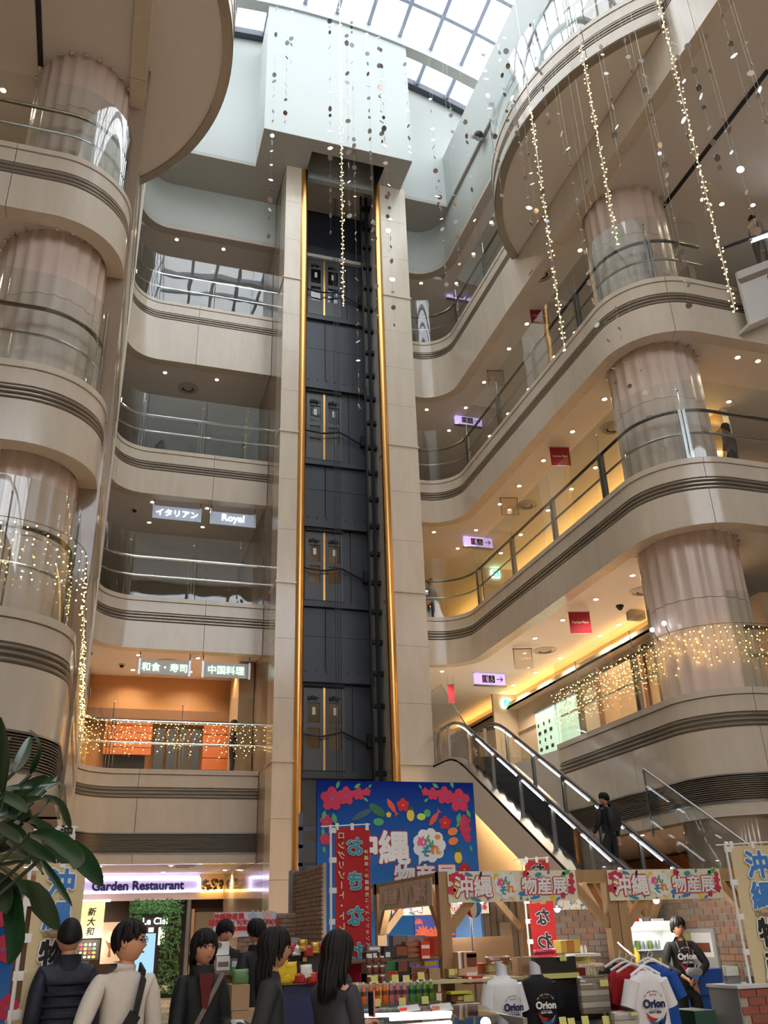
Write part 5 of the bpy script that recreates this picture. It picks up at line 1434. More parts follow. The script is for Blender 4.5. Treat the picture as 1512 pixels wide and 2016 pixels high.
# date notice on the partition
c0, c1 = pt(421, 1797, 14.95), pt(543, 1842, 14.95)
nt1 = thing('notice', 'pale floral notice with red dates hung behind the cash desk', 'notice', ((c0.x + c1.x) / 2, 14.95, c1.z))
nw, nh = c1.x - c0.x, c0.z - c1.z
m = MB(); m.box(c0.x, c1.x, 14.95, 14.98, c1.z, c0.z); m.build('sheet', mat('pale_blue_paper', (.66, .68, .74), .7, noise=(7, .12)), nt1, smooth=False)
for i, (t, s, fx, fz) in enumerate((('沖縄物産展', .115, .24, .84), ('期間：1／9(木)～1／30(木)', .115, .50, .57), ('営業時間　10:00～19:00', .080, .66, .33))):
    lettering('lettering', t, s * .82, RED, nt1, Vector((c0.x + nw * fx, 14.943, c1.z + nh * fz)) - wloc(nt1), fat=.004)
for fx, fz, mm in ((.85, .85, mat('print_peach', (.85, .55, .50), .6)), (.36, .16, MATS['print_peach']), (.62, .8, mat('print_haze', (.45, .5, .68), .6))):
    hibiscus(nt1, c0.x + nw * fx, c1.z + nh * fz, .07, 14.949, mm)
m = MB()
for fx in (.62, .70, .78, .90): m.ball((c0.x + nw * fx, 14.94, c0.z + .01), .012, 6, 4)
m.build('clip', WHITEP, nt1)

# ---------------- timber fair stalls
WOOD = mat('pine_timber', (.42, .255, .12), .6, noise=(3.0, .22, (6, 6, .7)))
YS_ = 10.5
pA, pB = pt(866, 1722, YS_), pt(1193, 1716, YS_)
pC = pt(1470, 1712, YS_)
ZT = pA.z + .03
xA, xB, xC = pA.x + .02, pB.x, pC.x
yK = 13.0
def stall(label, x0, x1, y0, y1, zt, left=True):
    root = thing('timber_stall', label, 'stall', ((x0 + x1) / 2, y0, 0))
    w = .13
    posts = ([(x0, y0), (x0, y1)] if left else []) + [(x1, y0), (x1, y1)]
    for x, y in posts:
        m = MB(); m.box(x - w / 2, x + w / 2, y - w / 2, y + w / 2, 0, zt); m.build('post', WOOD, root, smooth=False)
    for y in (y0, y1):
        m = MB(); m.box(x0 - w / 2, x1 + w / 2, y - .055, y + .055, zt - .14, zt); m.build('beam', WOOD, root, smooth=False)
        for x, s in ((x0, 1), (x1, -1)):
            m = MB(); m.bar((x + s * .06, y, zt - .62), (x + s * .52, y, zt - .12), .09, .09); m.build('brace', WOOD, root, smooth=False)
    for x in (x0, x1):
        m = MB(); m.box(x - .055, x + .055, y0, y1, zt - .13, zt - .005); m.build('beam', WOOD, root, smooth=False)
        for y, s in ((y0, 1), (y1, -1)):
            m = MB(); m.bar((x, y + s * .06, zt - .62), (x, y + s * .52, zt - .12), .09, .09); m.build('brace', WOOD, root, smooth=False)
    return root
stall('timber stall frame over the juice and noodle shelves', xA, xB, YS_, yK, ZT)
stall('timber stall frame over the clothing and beer stand', xB + .14, xC, YS_, yK, ZT, True)
def valance(label, x0, x1, z0, z1, y, rot=False, mirror=False, faint=False, xp=None):
    """printed cloth strip; rot puts it along Y at x=xp"""
    L = x1 - x0; h = z1 - z0
    root = thing('valance', label, 'valance', ((x0 + x1) / 2, y, z0) if not rot else (xp, (x0 + x1) / 2, z0), -pi / 2 if rot else 0, group='printed stall valances')
    cl = CREAM if not faint else mat('faded_cloth', (.68, .56, .44), .8, noise=(5, .25))
    def lp(mb, nm, m_): return inst(mb.mesh(nm, m_, False), nm, (0, 0, 0), root)
    clo = lp(MB().box(-L / 2, L / 2, -.006, .006, 0, h), 'cloth', cl)
    sg = -1 if mirror else 1
    def T(s, sz, m1, m2, x, z):
        for k, (mm, f, dy) in enumerate(((m2, sz * .085, -.010), (m1, sz * .03, -.016))):
            o = lettering('letter_outline' if k == 0 else 'lettering', s, sz, mm, clo, (x * sg, dy, z), fat=f, ext=.001)
            if mirror: o.scale = (-1, 1, 1)
    W_, P_ = (WHITEP, CRIMSON) if not faint else (mat('faded_white', (.80, .66, .58), .8), mat('faded_pink', (.66, .33, .28), .8))
    T('沖縄', h * .72, W_, P_, -L * .31, h * .50); T('物産展', h * .60, W_, P_, L * .24, h * .50)
    def P(mb, nm, m_, x, z): return inst(mb.mesh(nm, m_, False), nm, (x * sg, -.008, z), clo)
    if not faint:
        mb = MB(); mb.join(ell(L * .055, h * .40))
        for k in range(7): a = 2 * pi * k / 7; mb.join(ell(h * .17, h * .17, 8, cx=h * .30 * cos(a), cz=h * .28 * sin(a), y0=-.0045 - k * .0003))
        P(mb, 'bubble_print', WHITEP, -L * .06, h * .52)
        for ch, dx, dz, mm in (('め', -.2, .12, PINKP), ('ん', .02, .16, GREENP), ('そ', -.12, -.16, TEAL), ('れ', .16, -.1, ORAN)):
            lettering('lettering', ch, h * .30, mm, clo, (-L * .06 + dx * h, -.016, h * .52 + dz * h), fat=h * .015)
        for fx, fz, r in ((-.465, .80, .15), (-.43, .88, .12), (-.395, .84, .10), (-.475, .40, .16), (.455, .35, .16), (.46, .62, .13), (.465, .82, .10), (.38, .15, .10), (.10, .90, .12)):
            hb = MB()
            for k in range(5): a = 2 * pi * k / 5; hb.join(ell(h * r * .55, h * r * .45, 8, rot=a, cx=h * r * .5 * cos(a), cz=h * r * .5 * sin(a), y0=-.004 - k * .0004))
            P(hb, 'hibiscus_print', CRIMSON, L * fx, h * fz)
        for fx, fz, rx, rz, mm in ((-.44, .45, .13, .30, YEL), (.30, .12, .12, .12, YEL), (-.13, .80, .10, .14, YEL), (.42, .90, .22, .07, GREENP), (-.30, .10, .22, .06, TEAL), (-.2, .25, .05, .22, BLUEP), (.06, .25, .14, .08, BLUEP), (.16, .12, .20, .05, BLUEP), (.20, .86, .14, .08, TEAL), (-.34, .90, .16, .05, BLUEP), (-.25, .86, .05, .14, NAVY)):
            P(ell(h * rx, h * rz, 10, rot=fx), 'motif_print', mm, L * fx, h * fz)
        rv = random.Random(3)
        for k in range(16):
            P(ell(h * rv.uniform(.03, .10), h * rv.uniform(.03, .05), 8, rot=rv.uniform(0, 3)), 'motif_print', (TEAL, BLUEP, YEL, PINKP, WHITEP)[k % 5], L * rv.uniform(-.47, .47), h * rv.choice((.06, .10, .90, .94)))
    else:
        for i in range(10):
            P(ell(h * .06, h * .28, 8, rot=random.uniform(-.5, .5)), 'motif_print', (MATS['faded_pink'], mat('faded_blue', (.30, .30, .33), .8), mat('faded_yellow', (.5, .36, .16), .8))[i % 3], L * random.uniform(-.45, .45), h * random.uniform(.3, .75))
    return root
v0, v1 = pt(880, 1716, YS_ - .09), pt(1138, 1772, YS_ - .09)
valance('printed cloth valance with 沖縄 物産展 over the goods stall', v0.x, v1.x, v1.z, v0.z, YS_ - .09)
v0, v1 = pt(1194, 1713, YS_ - .09), pt(1425, 1768, YS_ - .09)
valance('printed cloth valance with 沖縄 物産展 over the clothing stall', v0.x, v1.x, v1.z, v0.z, YS_ - .09)
zz0 = pt(850, 1782, YS_).z
valance('faded see-through side valance next to the corner post', YS_ + .12, yK - .25, zz0, ZT - .05, 0, True, True, True, xA - .08)
valance('faded see-through side valance behind the red banner', yK + .1, yK + 2.2, zz0, ZT - .05, 0, True, True, True, xA - .08)
valance('printed cloth valance at the back of the goods stall', xA + .2, xB - .5, zz0 - .06, ZT - .18, yK + .08)
valance('printed cloth valance at the back of the clothing stall', xB + .3, xB + 1.6, zz0 - .04, ZT - .16, yK + .08)
m = MB(); m.box(xA - .05, xA + .05, yK, yK + 2.3, ZT - .13, ZT - .01)
tag(m.build('timber_beam', WOOD, smooth=False), 'timber rail carrying the valance behind the red banner', 'beam')
# coral poster at the back of the stall
c0, c1 = pt(815, 1790, 13.1), pt(898, 1850, 13.1)
cp = thing('picture_panel', 'deep blue picture panel of orange corals behind the goods stall', 'picture', ((c0.x + c1.x) / 2, 13.12, 0))
m = MB(); m.box(c0.x, c1.x, 13.1, 13.14, .4, c0.z); m.build('panel', mat('deep_sea_print', (.03, .05, .30), .5), cp, smooth=False)
CORAL = mat('coral_print_orange', (.70, .12, .05), .6, noise=(12, .4))
for fx, fz, r in ((.3, .85, .16), (.55, .95, .12), (.2, .2, .15), (.5, .1, .18), (.8, .18, .14), (.92, .6, .12), (.1, .55, .08)):
    mb = MB()
    for k in range(7): a = pi * k / 6; mb.join(ell(r * .45, r * .14, 8, rot=a, cx=r * .4 * cos(a), cz=r * .4 * sin(a), y0=-.004 - k * .0004))
    pic(cp, mb, 'coral_print', CORAL, 13.098, c0.x + (c1.x - c0.x) * fx, c1.z + (c0.z - c1.z) * fz)
# pale sky blue panel right of it (lower part of the fair backdrop)
c0, c1 = pt(905, 1790, 13.3), pt(950, 1850, 13.3)
m = MB(); m.box(c0.x - .3, c1.x, 13.3, 13.36, 0, 2.2); tag(m.build('backdrop_panel', mat('sky_blue_panel', (.16, .36, .75), .6), smooth=False), 'plain light blue panel behind the paper lantern', 'panel')
# brown fence boards behind
fb = thing('board_fence', 'brown boarded screen behind the goods stall', 'screen', (pt(985, 1830, 13.6).x, 13.6, 0))
for i in range(6):
    x = pt(955 + i * 13, 1830, 13.6).x
    m = MB(); m.box(x, x + .09, 13.6, 13.64, .3, 2.05); m.build('board', mat('dull_brown', (.24, .17, .11), .7), fb, smooth=False)
m = MB(); x = pt(955, 1830, 13.6).x; m.box(x - .03, x + .72, 13.57, 13.60, 2.02, 2.08); m.build('rail', WOOD, fb, smooth=False)
c0, c1 = pt(984, 1816, 13.54), pt(1008, 1842, 13.54)
m = MB(); m.box(c0.x, c1.x, 13.54, 13.6, c1.z, c0.z); tag(m.build('carton', mat('carton_tan', (.48, .34, .22), .7), smooth=False), 'small printed carton on the boarded screen', 'box')
# striped paper lantern
c = pt(932, 1788, YS_ + .15); lb = thing('paper_lantern', 'red white and blue striped paper balloon hung under the front valance', 'lantern', (c.x, c.y, c.z - .1))
for k in range(8):
    mb = MB(); n = 5
    for i in range(9):
        t = -pi / 2 + pi * i / 8
        for j in range(n):
            a = 2 * pi * (k + j / (n - 1)) / 8; r = .105 * cos(t); mb.v.append((c.x + r * cos(a), c.y + r * sin(a), c.z + .105 * sin(t)))
    mb.f = [(i * n + j, i * n + j + 1, (i + 1) * n + j + 1, (i + 1) * n + j) for i in range(8) for j in range(n - 1)]; mb.mi = [0] * len(mb.f)
    mb.build('paper_gore', (RED, WHITEP, BLUEP, WHITEP)[k % 4] if k % 4 != 3 else WHITEP, lb)
m = MB(); m.tube([(c.x, c.y, c.z + .1), (c.x, c.y, ZT - .1)], .003, 4); m.build('cord', WHITEP, lb)
# clip lamps under the beams
SPOT_F = emat('stall_lamp_face', (.95, .97, 1.0), 18.0)
for i, (x, y, dy) in enumerate(((906, 1772, .6), (1097, 1790, 1.2), (1262, 1772, .3), (1292, 1773, .5), (800, 1792, 1.8), (948, 1772, .9))):
    c = pt(x, y, YS_ + dy); root = thing('clip_lamp', 'small bright stall lamp, %s from the corner post' % ORD[i] if i < 4 else 'small bright stall lamp deeper in the goods stall, %s one' % ORD[i - 4], 'lamp', (c.x, c.y, c.z), group='stall lamps')
    m = MB(); m.ball((c.x, c.y, c.z), .04, 10, 6); m.build('bulb', SPOT_F, root)
    m = MB(); m.tube([(c.x, c.y, c.z + .02), (c.x, c.y + .05, ZT - .1)], .012, 6); m.lathe([(.03, .02), (.055, .0), (.05, -.005)], (c.x, c.y, c.z + .015), 10); m.build('holder', SATIN, root)
    lamp('POINT', (c.x, c.y, c.z - .12), 9, (1, .93, .82), root, .06)

# ---------------- nobori banners
def nobori(label, x, y, z0, z1, w, rotz, cloth, poleh, draw, side=1):
    root = thing('nobori_banner', label, 'banner', (x, y, 0), rotz)
    def ch(mb, nm, m_): return inst(mb.mesh(nm, m_), nm, (0, 0, 0), root)
    ch(MB().tube([(0, 0, 0), (0, 0, poleh)], .014, 8), 'pole', WHITEP)
    ch(MB().tube([(-.12, 0, poleh - .02), (w + .06, 0, poleh + .01)], .008, 6), 'crossbar', WHITEP)
    ch(MB().lathe([(.22, 0), (.22, .05), (.05, .09), (.03, .2)], (0, 0, 0), 14), 'base', mat('banner_base', (.5, .5, .5), .5))
    mb = MB(); nx, nz = 10, 14
    for j in range(nz + 1):
        for i in range(nx + 1): u = i / nx; mb.v.append((.05 + u * w, .012 * sin(u * 7 + j * .5) * (j / nz), z1 - (z1 - z0) * j / nz))
    mb.f = [(j * (nx + 1) + i, j * (nx + 1) + i + 1, (j + 1) * (nx + 1) + i + 1, (j + 1) * (nx + 1) + i) for j in range(nz) for i in range(nx)]; mb.mi = [0] * len(mb.f)
    k = len(mb.v); mb2 = MB(); mb2.v = [(a, b + .003, c) for a, b, c in mb.v]; mb2.f = list(mb.f); mb.join(mb2)
    cl_ = ch(mb, 'cloth', cloth)
    for i in range(5):
        zz = z1 - (z1 - z0) * (i + .1) / 5
        ch(MB().box(-.02, .07, -.006, .006, zz - .03, zz + .03), 'loop', WHITEP)
    for i in range(3): xx = .08 + (w - .06) * i / 2; ch(MB().box(xx - .02, xx + .02, -.006, .006, z1 - .03, poleh + .02), 'top_loop', WHITEP)
    draw(cl_, w, z0, z1)
    return root
def put(root, s, size, m1, m2, x, z, f1, f2, mirror=False, vertical=False, pitch=1.05, shear=0.0):
    for k, (mm, f, dy) in enumerate(((m2, f2, -.016), (m1, f1, -.020))):
        if mm is None: continue
        o = lettering('letter_outline' if k == 0 else 'lettering', s, size, mm, root, (x, dy, z), fat=f, ext=.001, vertical=vertical, pitch=pitch, shear=shear)
        if mirror: o.scale = (-1, 1, 1)
def draw_calico(root, w, z0, z1):
    H = z1 - z0
    for i, (ch, mm) in enumerate((('沖', BLUEP), ('縄', BLUEP), ('物', BLACKP), ('産', BLACKP), ('展', BLACKP))):
        zc = z1 - H * (.115 + i * .185 + (.03 if i > 1 else 0))
        sz_ = min(w * .66, H * .172); put(root, ch, sz_, mm, WHITEP, .05 + w * .50, zc, sz_ * .035, sz_ * .085)
    put(root, 'Okinawa', w * .13, mat('print_sepia', (.30, .22, .12), .6), None, .05 + w * .5, z1 - H * .405, .002, 0)
CALICO = mat('calico_cloth', (.68, .57, .34), .8, noise=(2.0, .05))
p = pt(1427, 1660, 9.2); zb0 = 1.0
nobori('calico banner with blue 沖縄 lettering at the clothing stall', p.x, 9.2, .62, p.z - .03, .60, -.10, CALICO, p.z, draw_calico)
p = pt(62, 1690, 7.4)
nobori('calico banner with blue 沖縄 lettering beside the plant', p.x, 7.4, .95, p.z - .03, .36, .30, CALICO, p.z, draw_calico)
def draw_white(root, w, z0, z1):
    put(root, '沖縄のうまいもの名産品', w * .62, BLACKP, None, .05 + w * .5, z0 + (z1 - z0) * .58, .004, 0, vertical=True, pitch=1.12)
    put(root, '大集合', w * .66, RED, None, .05 + w * .5, z0 + (z1 - z0) * .10, .005, 0, vertical=True, pitch=1.12)
p = pt(146, 1640, 8.2)
nobori('narrow white banner with black kana beside the calico banner', p.x - .20, 8.2, 1.05, p.z, .17, .25, mat('white_cloth', (.72, .70, .68), .8), p.z + .04, draw_white)
def draw_red(root, w, z0, z1):
    H = z1 - z0
    for i, ch in enumerate('おきなわ'): put(root, ch, w * .52, TEAL, mat('print_silver', (.62, .66, .72), .5), .05 + w * .55, z1 - H * (.13 + i * .228), .006, .013, mirror=True)
    put(root, 'ロングリゾート・トレンド', w * .21, mat('print_gold', (.72, .60, .40), .6), None, .05 + w * .17, z1 - H * .42, .003, 0, True, True, 1.2)
    put(root, '沖縄県・沖縄観光コンベンションビューロー', w * .12, MATS['print_gold'], None, .05 + w * .88, z1 - H * .55, .0015, 0, True, True, 1.28)
p = pt(651, 1624, 11.0); pe = pt(727, 1626, 11.0)
nobori('red banner with blue mirrored おきなわ lettering before the blue board', p.x, 11.0, pt(690, 1935, 11).z, p.z - .03, pe.x - p.x - .05, 0, mat('scarlet_cloth', (.50, .015, .02), .75, noise=(2, .06)), p.z, draw_red)
def draw_red2(root, w, z0, z1):
    H = z1 - z0
    for i, ch in enumerate('おきなわ'): put(root, ch, w * .6, BLACKP, MATS['print_silver'], .05 + w * .5, z1 - H * (.11 + i * .235), .008, .016, mirror=True)
p = pt(1026, 1690, 12.6); pe = pt(1080, 1692, 12.6)
nobori('red banner with black lettering between the two stalls', p.x, 12.6, pt(1060, 1890, 12.6).z, p.z - .03, pe.x - p.x - .05, 0, MATS['scarlet_cloth'], p.z, draw_red2)

# added fill panels behind the viewer, out of view (light the fair from the front)
for i, x in enumerate((-4, -1, 2, 5, 8, 11)):
    root = thing('fill_panel', 'added square fill panel out of view behind the viewer, %s in its row' % ORD[i], 'fill light', (x, -2.6, 4.4), group='added fill panels')
    m = MB(); m.box(x - .35, x + .35, -2.95, -2.25, 4.37, 4.4); m.build('frame', WHITE_PAINT, root, smooth=False)
    m = MB(); m.box(x - .3, x + .3, -2.9, -2.3, 4.36, 4.37); m.build('diffuser', emat('fill_diffuser', (1, .93, .84), 3.0), root, smooth=False)
    lamp('AREA', (x, -2.6, 4.34), 100, (1, .90, .78), root, .6)

# ================================================================== goods
def hexmat(name, rgb, rough=.5, **k): return mat(name, lin(rgb), rough, **k)
def loft(sections, n=20):
    """sections: (cx, cy, z, rx, ry) -> closed tube of ellipses"""
    m = MB(); vs = []
    for cx, cy, z, rx, ry in sections:
        for k in range(n): a = 2 * pi * k / n; vs.append((cx + rx * cos(a), cy + ry * sin(a), z))
    L = len(sections)
    fs = [(i * n + k, i * n + (k + 1) % n, (i + 1) * n + (k + 1) % n, (i + 1) * n + k) for i in range(L - 1) for k in range(n)]
    fs += [tuple(range(n - 1, -1, -1)), tuple(range((L - 1) * n, L * n))]
    return m._add(vs, fs)

# --- juice bottles
_bp = [(.028, 0), (.031, .008), (.031, .07), (.029, .085), (.031, .10), (.030, .125), (.022, .155), (.012, .172), (.012, .18)]
def bottle_meshes(rgb, key):
    J = hexmat('juice_' + key, rgb, .18); Lb = hexmat('bottle_label_' + key, tuple(int(c * .55) for c in rgb), .5)
    body = MB().lathe(_bp, (0, 0, 0), 14).mesh('bottle_body', J)
    lab = MB().lathe([(.0316, .075), (.0316, .115)], (0, 0, 0), 14).mesh('label', Lb)
    cap = MB().lathe([(.0145, .178), (.0145, .198), (.012, .2)], (0, 0, 0), 12).mesh('cap', WHITEP)
    return body, lab, cap
BM = {'amber': bottle_meshes((205, 150, 60), 'amber'), 'orange': bottle_meshes((225, 115, 35), 'orange'), 'pink': bottle_meshes((205, 110, 105), 'pink'), 'green': bottle_meshes((90, 140, 45), 'green')}
YJ = 9.9
row = [(703, 'amber')] + [(x, 'orange') for x in (716, 730, 743, 757)] + [(x, 'pink') for x in (770, 783, 796)] + [(x, 'green') for x in (810, 823, 836, 849)]
zj = pt(780, 1974, YJ).z
cnt = {}
for x, c in row:
    i = cnt.get(c, 0); cnt[c] = i + 1
    p = pt(x, 1960, YJ)
    lab = '%s juice bottle with white cap, %s of its colour from the red banner' % (c, ORD[i]) if c != 'amber' else 'amber juice bottle with white cap next to the red banner'
    root = thing('juice_bottle', lab, 'bottle', (p.x, YJ, zj), group='juice bottles on the front shelf')
    bb_ = inst(BM[c][0], 'bottle_body', (0, 0, 0), root)
    for me, nm in zip(BM[c][1:], ('label', 'cap')): inst(me, nm, (0, 0, 0), bb_)
# --- shelving of the goods stall
SHELF = hexmat('shelf_cream', (200, 190, 150), .5); SHELFB = mat('shelf_brown', (.16, .11, .07), .6)
gs_ = thing('display_shelf', 'stepped cream shelf unit carrying juice, noodles and snacks', 'shelf', (pt(785, 1960, 10.3).x, 10.2, 0))
x0, x1 = pt(690, 1975, YJ).x, pt(1010, 1965, 10.4).x
m = MB(); m.box(x0, pt(862, 1975, YJ).x, YJ - .06, YJ + .10, zj - .03, zj); m.build('front_board', SHELFB, gs_, smooth=False)
zs2 = pt(780, 1933, 10.25).z
m = MB(); m.box(x0, x1, 10.05, 10.62, zs2 - .03, zs2); m.build('shelf_board', SHELF, gs_, smooth=False)
m = MB(); m.box(x0, x1, 10.3, 10.6, .05, zs2 - .3); m.build('lower_body', SHELFB, gs_, smooth=False)
for x in (x0, x1 - .03, (x0 + x1) / 2):
    m = MB(); m.box(x, x + .03, 10.06, 10.6, 0, zs2 - .03); m.build('upright', SHELF, gs_, smooth=False)
zs3 = pt(780, 1888, 10.55).z
m = MB(); m.box(x0, pt(872, 1900, 10.6).x, 10.48, 10.95, zs3 - .025, zs3); m.build('upper_board', SHELFB, gs_, smooth=False)
def carton(name, px0, px1, py0, py1, Y, d, m_, label, cat='box', group='packaged goods on the fair shelves', prints=(), depth=None):
    """box whose front fills the given photo window at depth Y; prints=(fx0,fx1,fz0,fz1,material)"""
    a, b = pt(px0, py1, Y), pt(px1, py0, Y)
    z0, z1 = a.z, b.z
    root = thing(name, label, cat, ((a.x + b.x) / 2, Y, z0), group=group)
    m = MB(); m.box(a.x, b.x, Y, Y + d, z0, z1); pk_ = m.build('pack', m_, root, smooth=False)
    for f in prints:
        m = MB(); m.box(a.x + (b.x - a.x) * f[0], a.x + (b.x - a.x) * f[1], Y - .003, Y, z0 + (z1 - z0) * f[2], z0 + (z1 - z0) * f[3]); m.build('front_print', f[4], pk_, smooth=False)
    return root
BR = hexmat('snack_brown', (120, 62, 40), .4, noise=(25, .3)); BR2 = hexmat('snack_rust', (150, 80, 45), .4, noise=(25, .35)); DKB = hexmat('pack_black', (30, 28, 28), .4); GRP = hexmat('pack_green', (35, 120, 60), .4); REDP = hexmat('pack_red', (190, 35, 30), .35)
PGREY = hexmat('pack_grey', (130, 115, 110), .5); KRAFT = hexmat('kraft_board', (170, 138, 105), .7); TANP = hexmat('pack_tan', (165, 110, 70), .5)
# jars of sweets, three by three
jb = MB().lathe([(.026, 0), (.03, .01), (.03, .055), (.024, .066)], (0, 0, 0), 12).mesh('jar_body', BR); jc = MB().lathe([(.025, .064), (.025, .078)], (0, 0, 0), 12).mesh('lid', WHITEP)
for r, yy in enumerate((1927, 1910, 1894)):
    for c_, xx in enumerate((727, 740, 753)):
        p = pt(xx, yy, 10.14 + r * .06)
        root = thing('sweets_jar', 'small brown jar with white lid in the red banner corner, row %s, place %s' % (ORD[r], ORD[c_]), 'jar', (p.x, 10.14 + r * .07, zs2 + r * .088), group='brown jars beside the red banner')
        inst(jb, 'jar_body', (0, 0, 0), root); inst(jc, 'lid', (0, 0, 0), root)
m = MB(); xq0, xq1 = pt(720, 1920, 10.3).x, pt(760, 1920, 10.3).x; m.box(xq0, xq1, 10.18, 10.47, zs2, zs2 + .086); m.box(xq0, xq1, 10.25, 10.47, zs2, zs2 + .174)
tag(m.build('jar_step', SHELFB, smooth=False), 'brown stepped riser under the small jars', 'riser')
G = [('snack_box', 762, 784, 1893, 1911, 10.3, GRP, 'green snack box above the mustard box', ()), ('snack_box', 763, 785, 1911, 1932, 10.24, hexmat('pack_mustard', (150, 105, 50), .5), 'mustard snack box under the green box', ((.1, .8, .5, .95, REDP),)),
     ('noodle_box', 785, 806, 1893, 1932, 10.22, DKB, 'black noodle box with a brown picture beside the mustard box', ((.02, .78, .5, 1, BR),)),
     ('snack_box', 811, 842, 1917, 1931, 10.2, BR2, 'lowest brown snack box of the tall stack', ((.1, .9, .2, .8, BR),)), ('snack_box', 810, 839, 1903, 1916, 10.22, BR2, 'second brown snack box of the tall stack from below', ((.1, .9, .2, .8, BR),)),
     ('snack_box', 805, 832, 1887, 1899, 10.5, BR2, 'brown snack box third from below in the tall stack', ((.1, .9, .2, .8, TANP),)), ('snack_box', 803, 830, 1876, 1886, 10.5, BR2, 'brown snack box fourth from below in the tall stack', ((.1, .9, .2, .8, TANP),)),
     ('snack_box', 802, 829, 1865, 1875, 10.5, BR2, 'brown snack box fifth from below in the tall stack', ((.1, .9, .2, .8, TANP),)), ('snack_box', 799, 827, 1853, 1864, 10.5, BR2, 'topmost brown snack box of the tall stack', ((.1, .9, .2, .8, TANP),)),
     ('noodle_box', 780, 802, 1862, 1890, 10.5, DKB, 'black noodle box with a rust picture on the upper shelf', ((.05, .95, .3, .95, BR2),)), ('snack_box', 757, 779, 1862, 1887, 10.5, hexmat('pack_charcoal', (55, 52, 50), .5), 'charcoal box with white card on the upper shelf', ((.1, .5, .1, .5, WHITEP),)),
     ('snack_box', 723, 750, 1862, 1873, 10.5, PGREY, 'grey box with pale label at the top by the red banner', ((.15, .9, .2, .8, WHITEP),)), ('snack_box', 721, 748, 1874, 1888, 10.5, DKB, 'dark box with two white cards by the red banner', ((.02, .42, .1, .8, WHITEP), (.5, .75, .4, .85, WHITEP))),
     ('snack_box', 775, 800, 1841, 1887, 10.8, PGREY, 'mauve grey box on the back row', ((.2, .8, .2, .6, BR),)), ('snack_box', 803, 834, 1841, 1887, 10.8, hexmat('pack_mauve', (150, 130, 135), .5), 'long mauve box on the back row', ((.4, .7, .2, .8, BR),)), ('snack_box', 836, 862, 1843, 1887, 10.8, hexmat('pack_orange_red', (190, 80, 50), .5), 'orange red bag box on the back row beside the post', ((.1, .7, .2, .9, REDP),)),
     ('price_stand', 830, 846, 1853, 1889, 10.42, hexmat('stand_red', (215, 60, 50), .5), 'narrow red stand with white price cards', ((.05, .95, .6, .8, CREAM), (.1, .9, .05, .2, CREAM))),
     ('carton', 846, 866, 1906, 1930, 10.25, KRAFT, 'open kraft carton beside the post', ()), ('candy_tray', 836, 860, 1892, 1902, 10.45, hexmat('gold_foil', (200, 170, 60), .25, metal=.6), 'gold foil candy tray on the carton', ()),
     ('spice_pack', 856, 872, 1953, 1973, 9.95, BR, 'brown patterned pouch at the end of the juice row', ((.2, .8, .1, .9, CREAM),)),
     ('snack_box', 884, 906, 1884, 1906, 10.45, DKB, 'dark bottle carton right of the post', ((.1, .3, .1, .9, BR), (.55, .75, .1, .9, BR))), ('kraft_tray', 884, 914, 1906, 1925, 10.3, KRAFT, 'kraft tray with yellow price cards right of the post', ((.02, .38, .3, .95, TAG), (.42, .92, .4, .98, TAG))),
     ('food_box', 904, 938, 1873, 1921, 10.25, hexmat('food_beige', (205, 165, 130), .5), 'upright food gift box with a sausage picture', ((.45, .98, .35, .95, BR), (.45, .98, .75, .9, BR2), (0, .12, .3, 1, WHITEP), (.2, .3, .3, 1, BR), (.4, .95, -.05, .12, WHITEP))),
     ('sauce_jar_box', 940, 962, 1896, 1918, 10.5, BR2, 'box of brown sauce jars with red lids', ((0, 1, .7, 1, REDP),)), ('carton', 1021, 1060, 1883, 1921, 10.5, KRAFT, 'kraft carton behind the black shirt', ((.2, .7, .2, .5, TANP),)),
     ('snack_bag', 920, 950, 1921, 1938, 10.1, REDP, 'shiny red snack bag beside the white shirt', ((.1, .3, .2, .9, WHITEP),)), ('yellow_pack', 888, 930, 1951, 1958, 9.9, hexmat('lime_pack', (205, 205, 50), .4), 'lime yellow pack edge on the low shelf', ()), ('snack_box', 889, 914, 1958, 1972, 9.95, BR, 'dark brown pack under the lime yellow pack', ((.5, .9, .2, .8, TAG),)),
     ('yellow_pack', 914, 932, 1958, 1972, 9.92, TAG, 'mustard yellow pack beside the white shirt sleeve', ())]
for nm, a, b, c_, d_, Y, m_, lab, pr in G: carton(nm, a, b, c_, d_, Y, .16, m_, lab, prints=pr)
p0, p1 = pt(890, 1890, 11.2), pt(1009, 1842, 11.2)
m = MB(); m.box(p0.x, p1.x, 11.2, 11.22, .7, p1.z); tag(m.build('cardboard_sheet', KRAFT, smooth=False), 'large plain kraft cardboard sheet behind the food boxes', 'cardboard')
m = MB(); p = pt(927, 1800, 10.8); m.tube([(p.x, 10.8, .3), (p.x, 10.8, ZT - .1)], .012, 6); tag(m.build('steel_rod', SATIN), 'thin steel rod under the paper lantern', 'rod')
CLEAR = glass_mat('clear_wrap', (.90, .92, .88), rough=.15, boost=3.0)
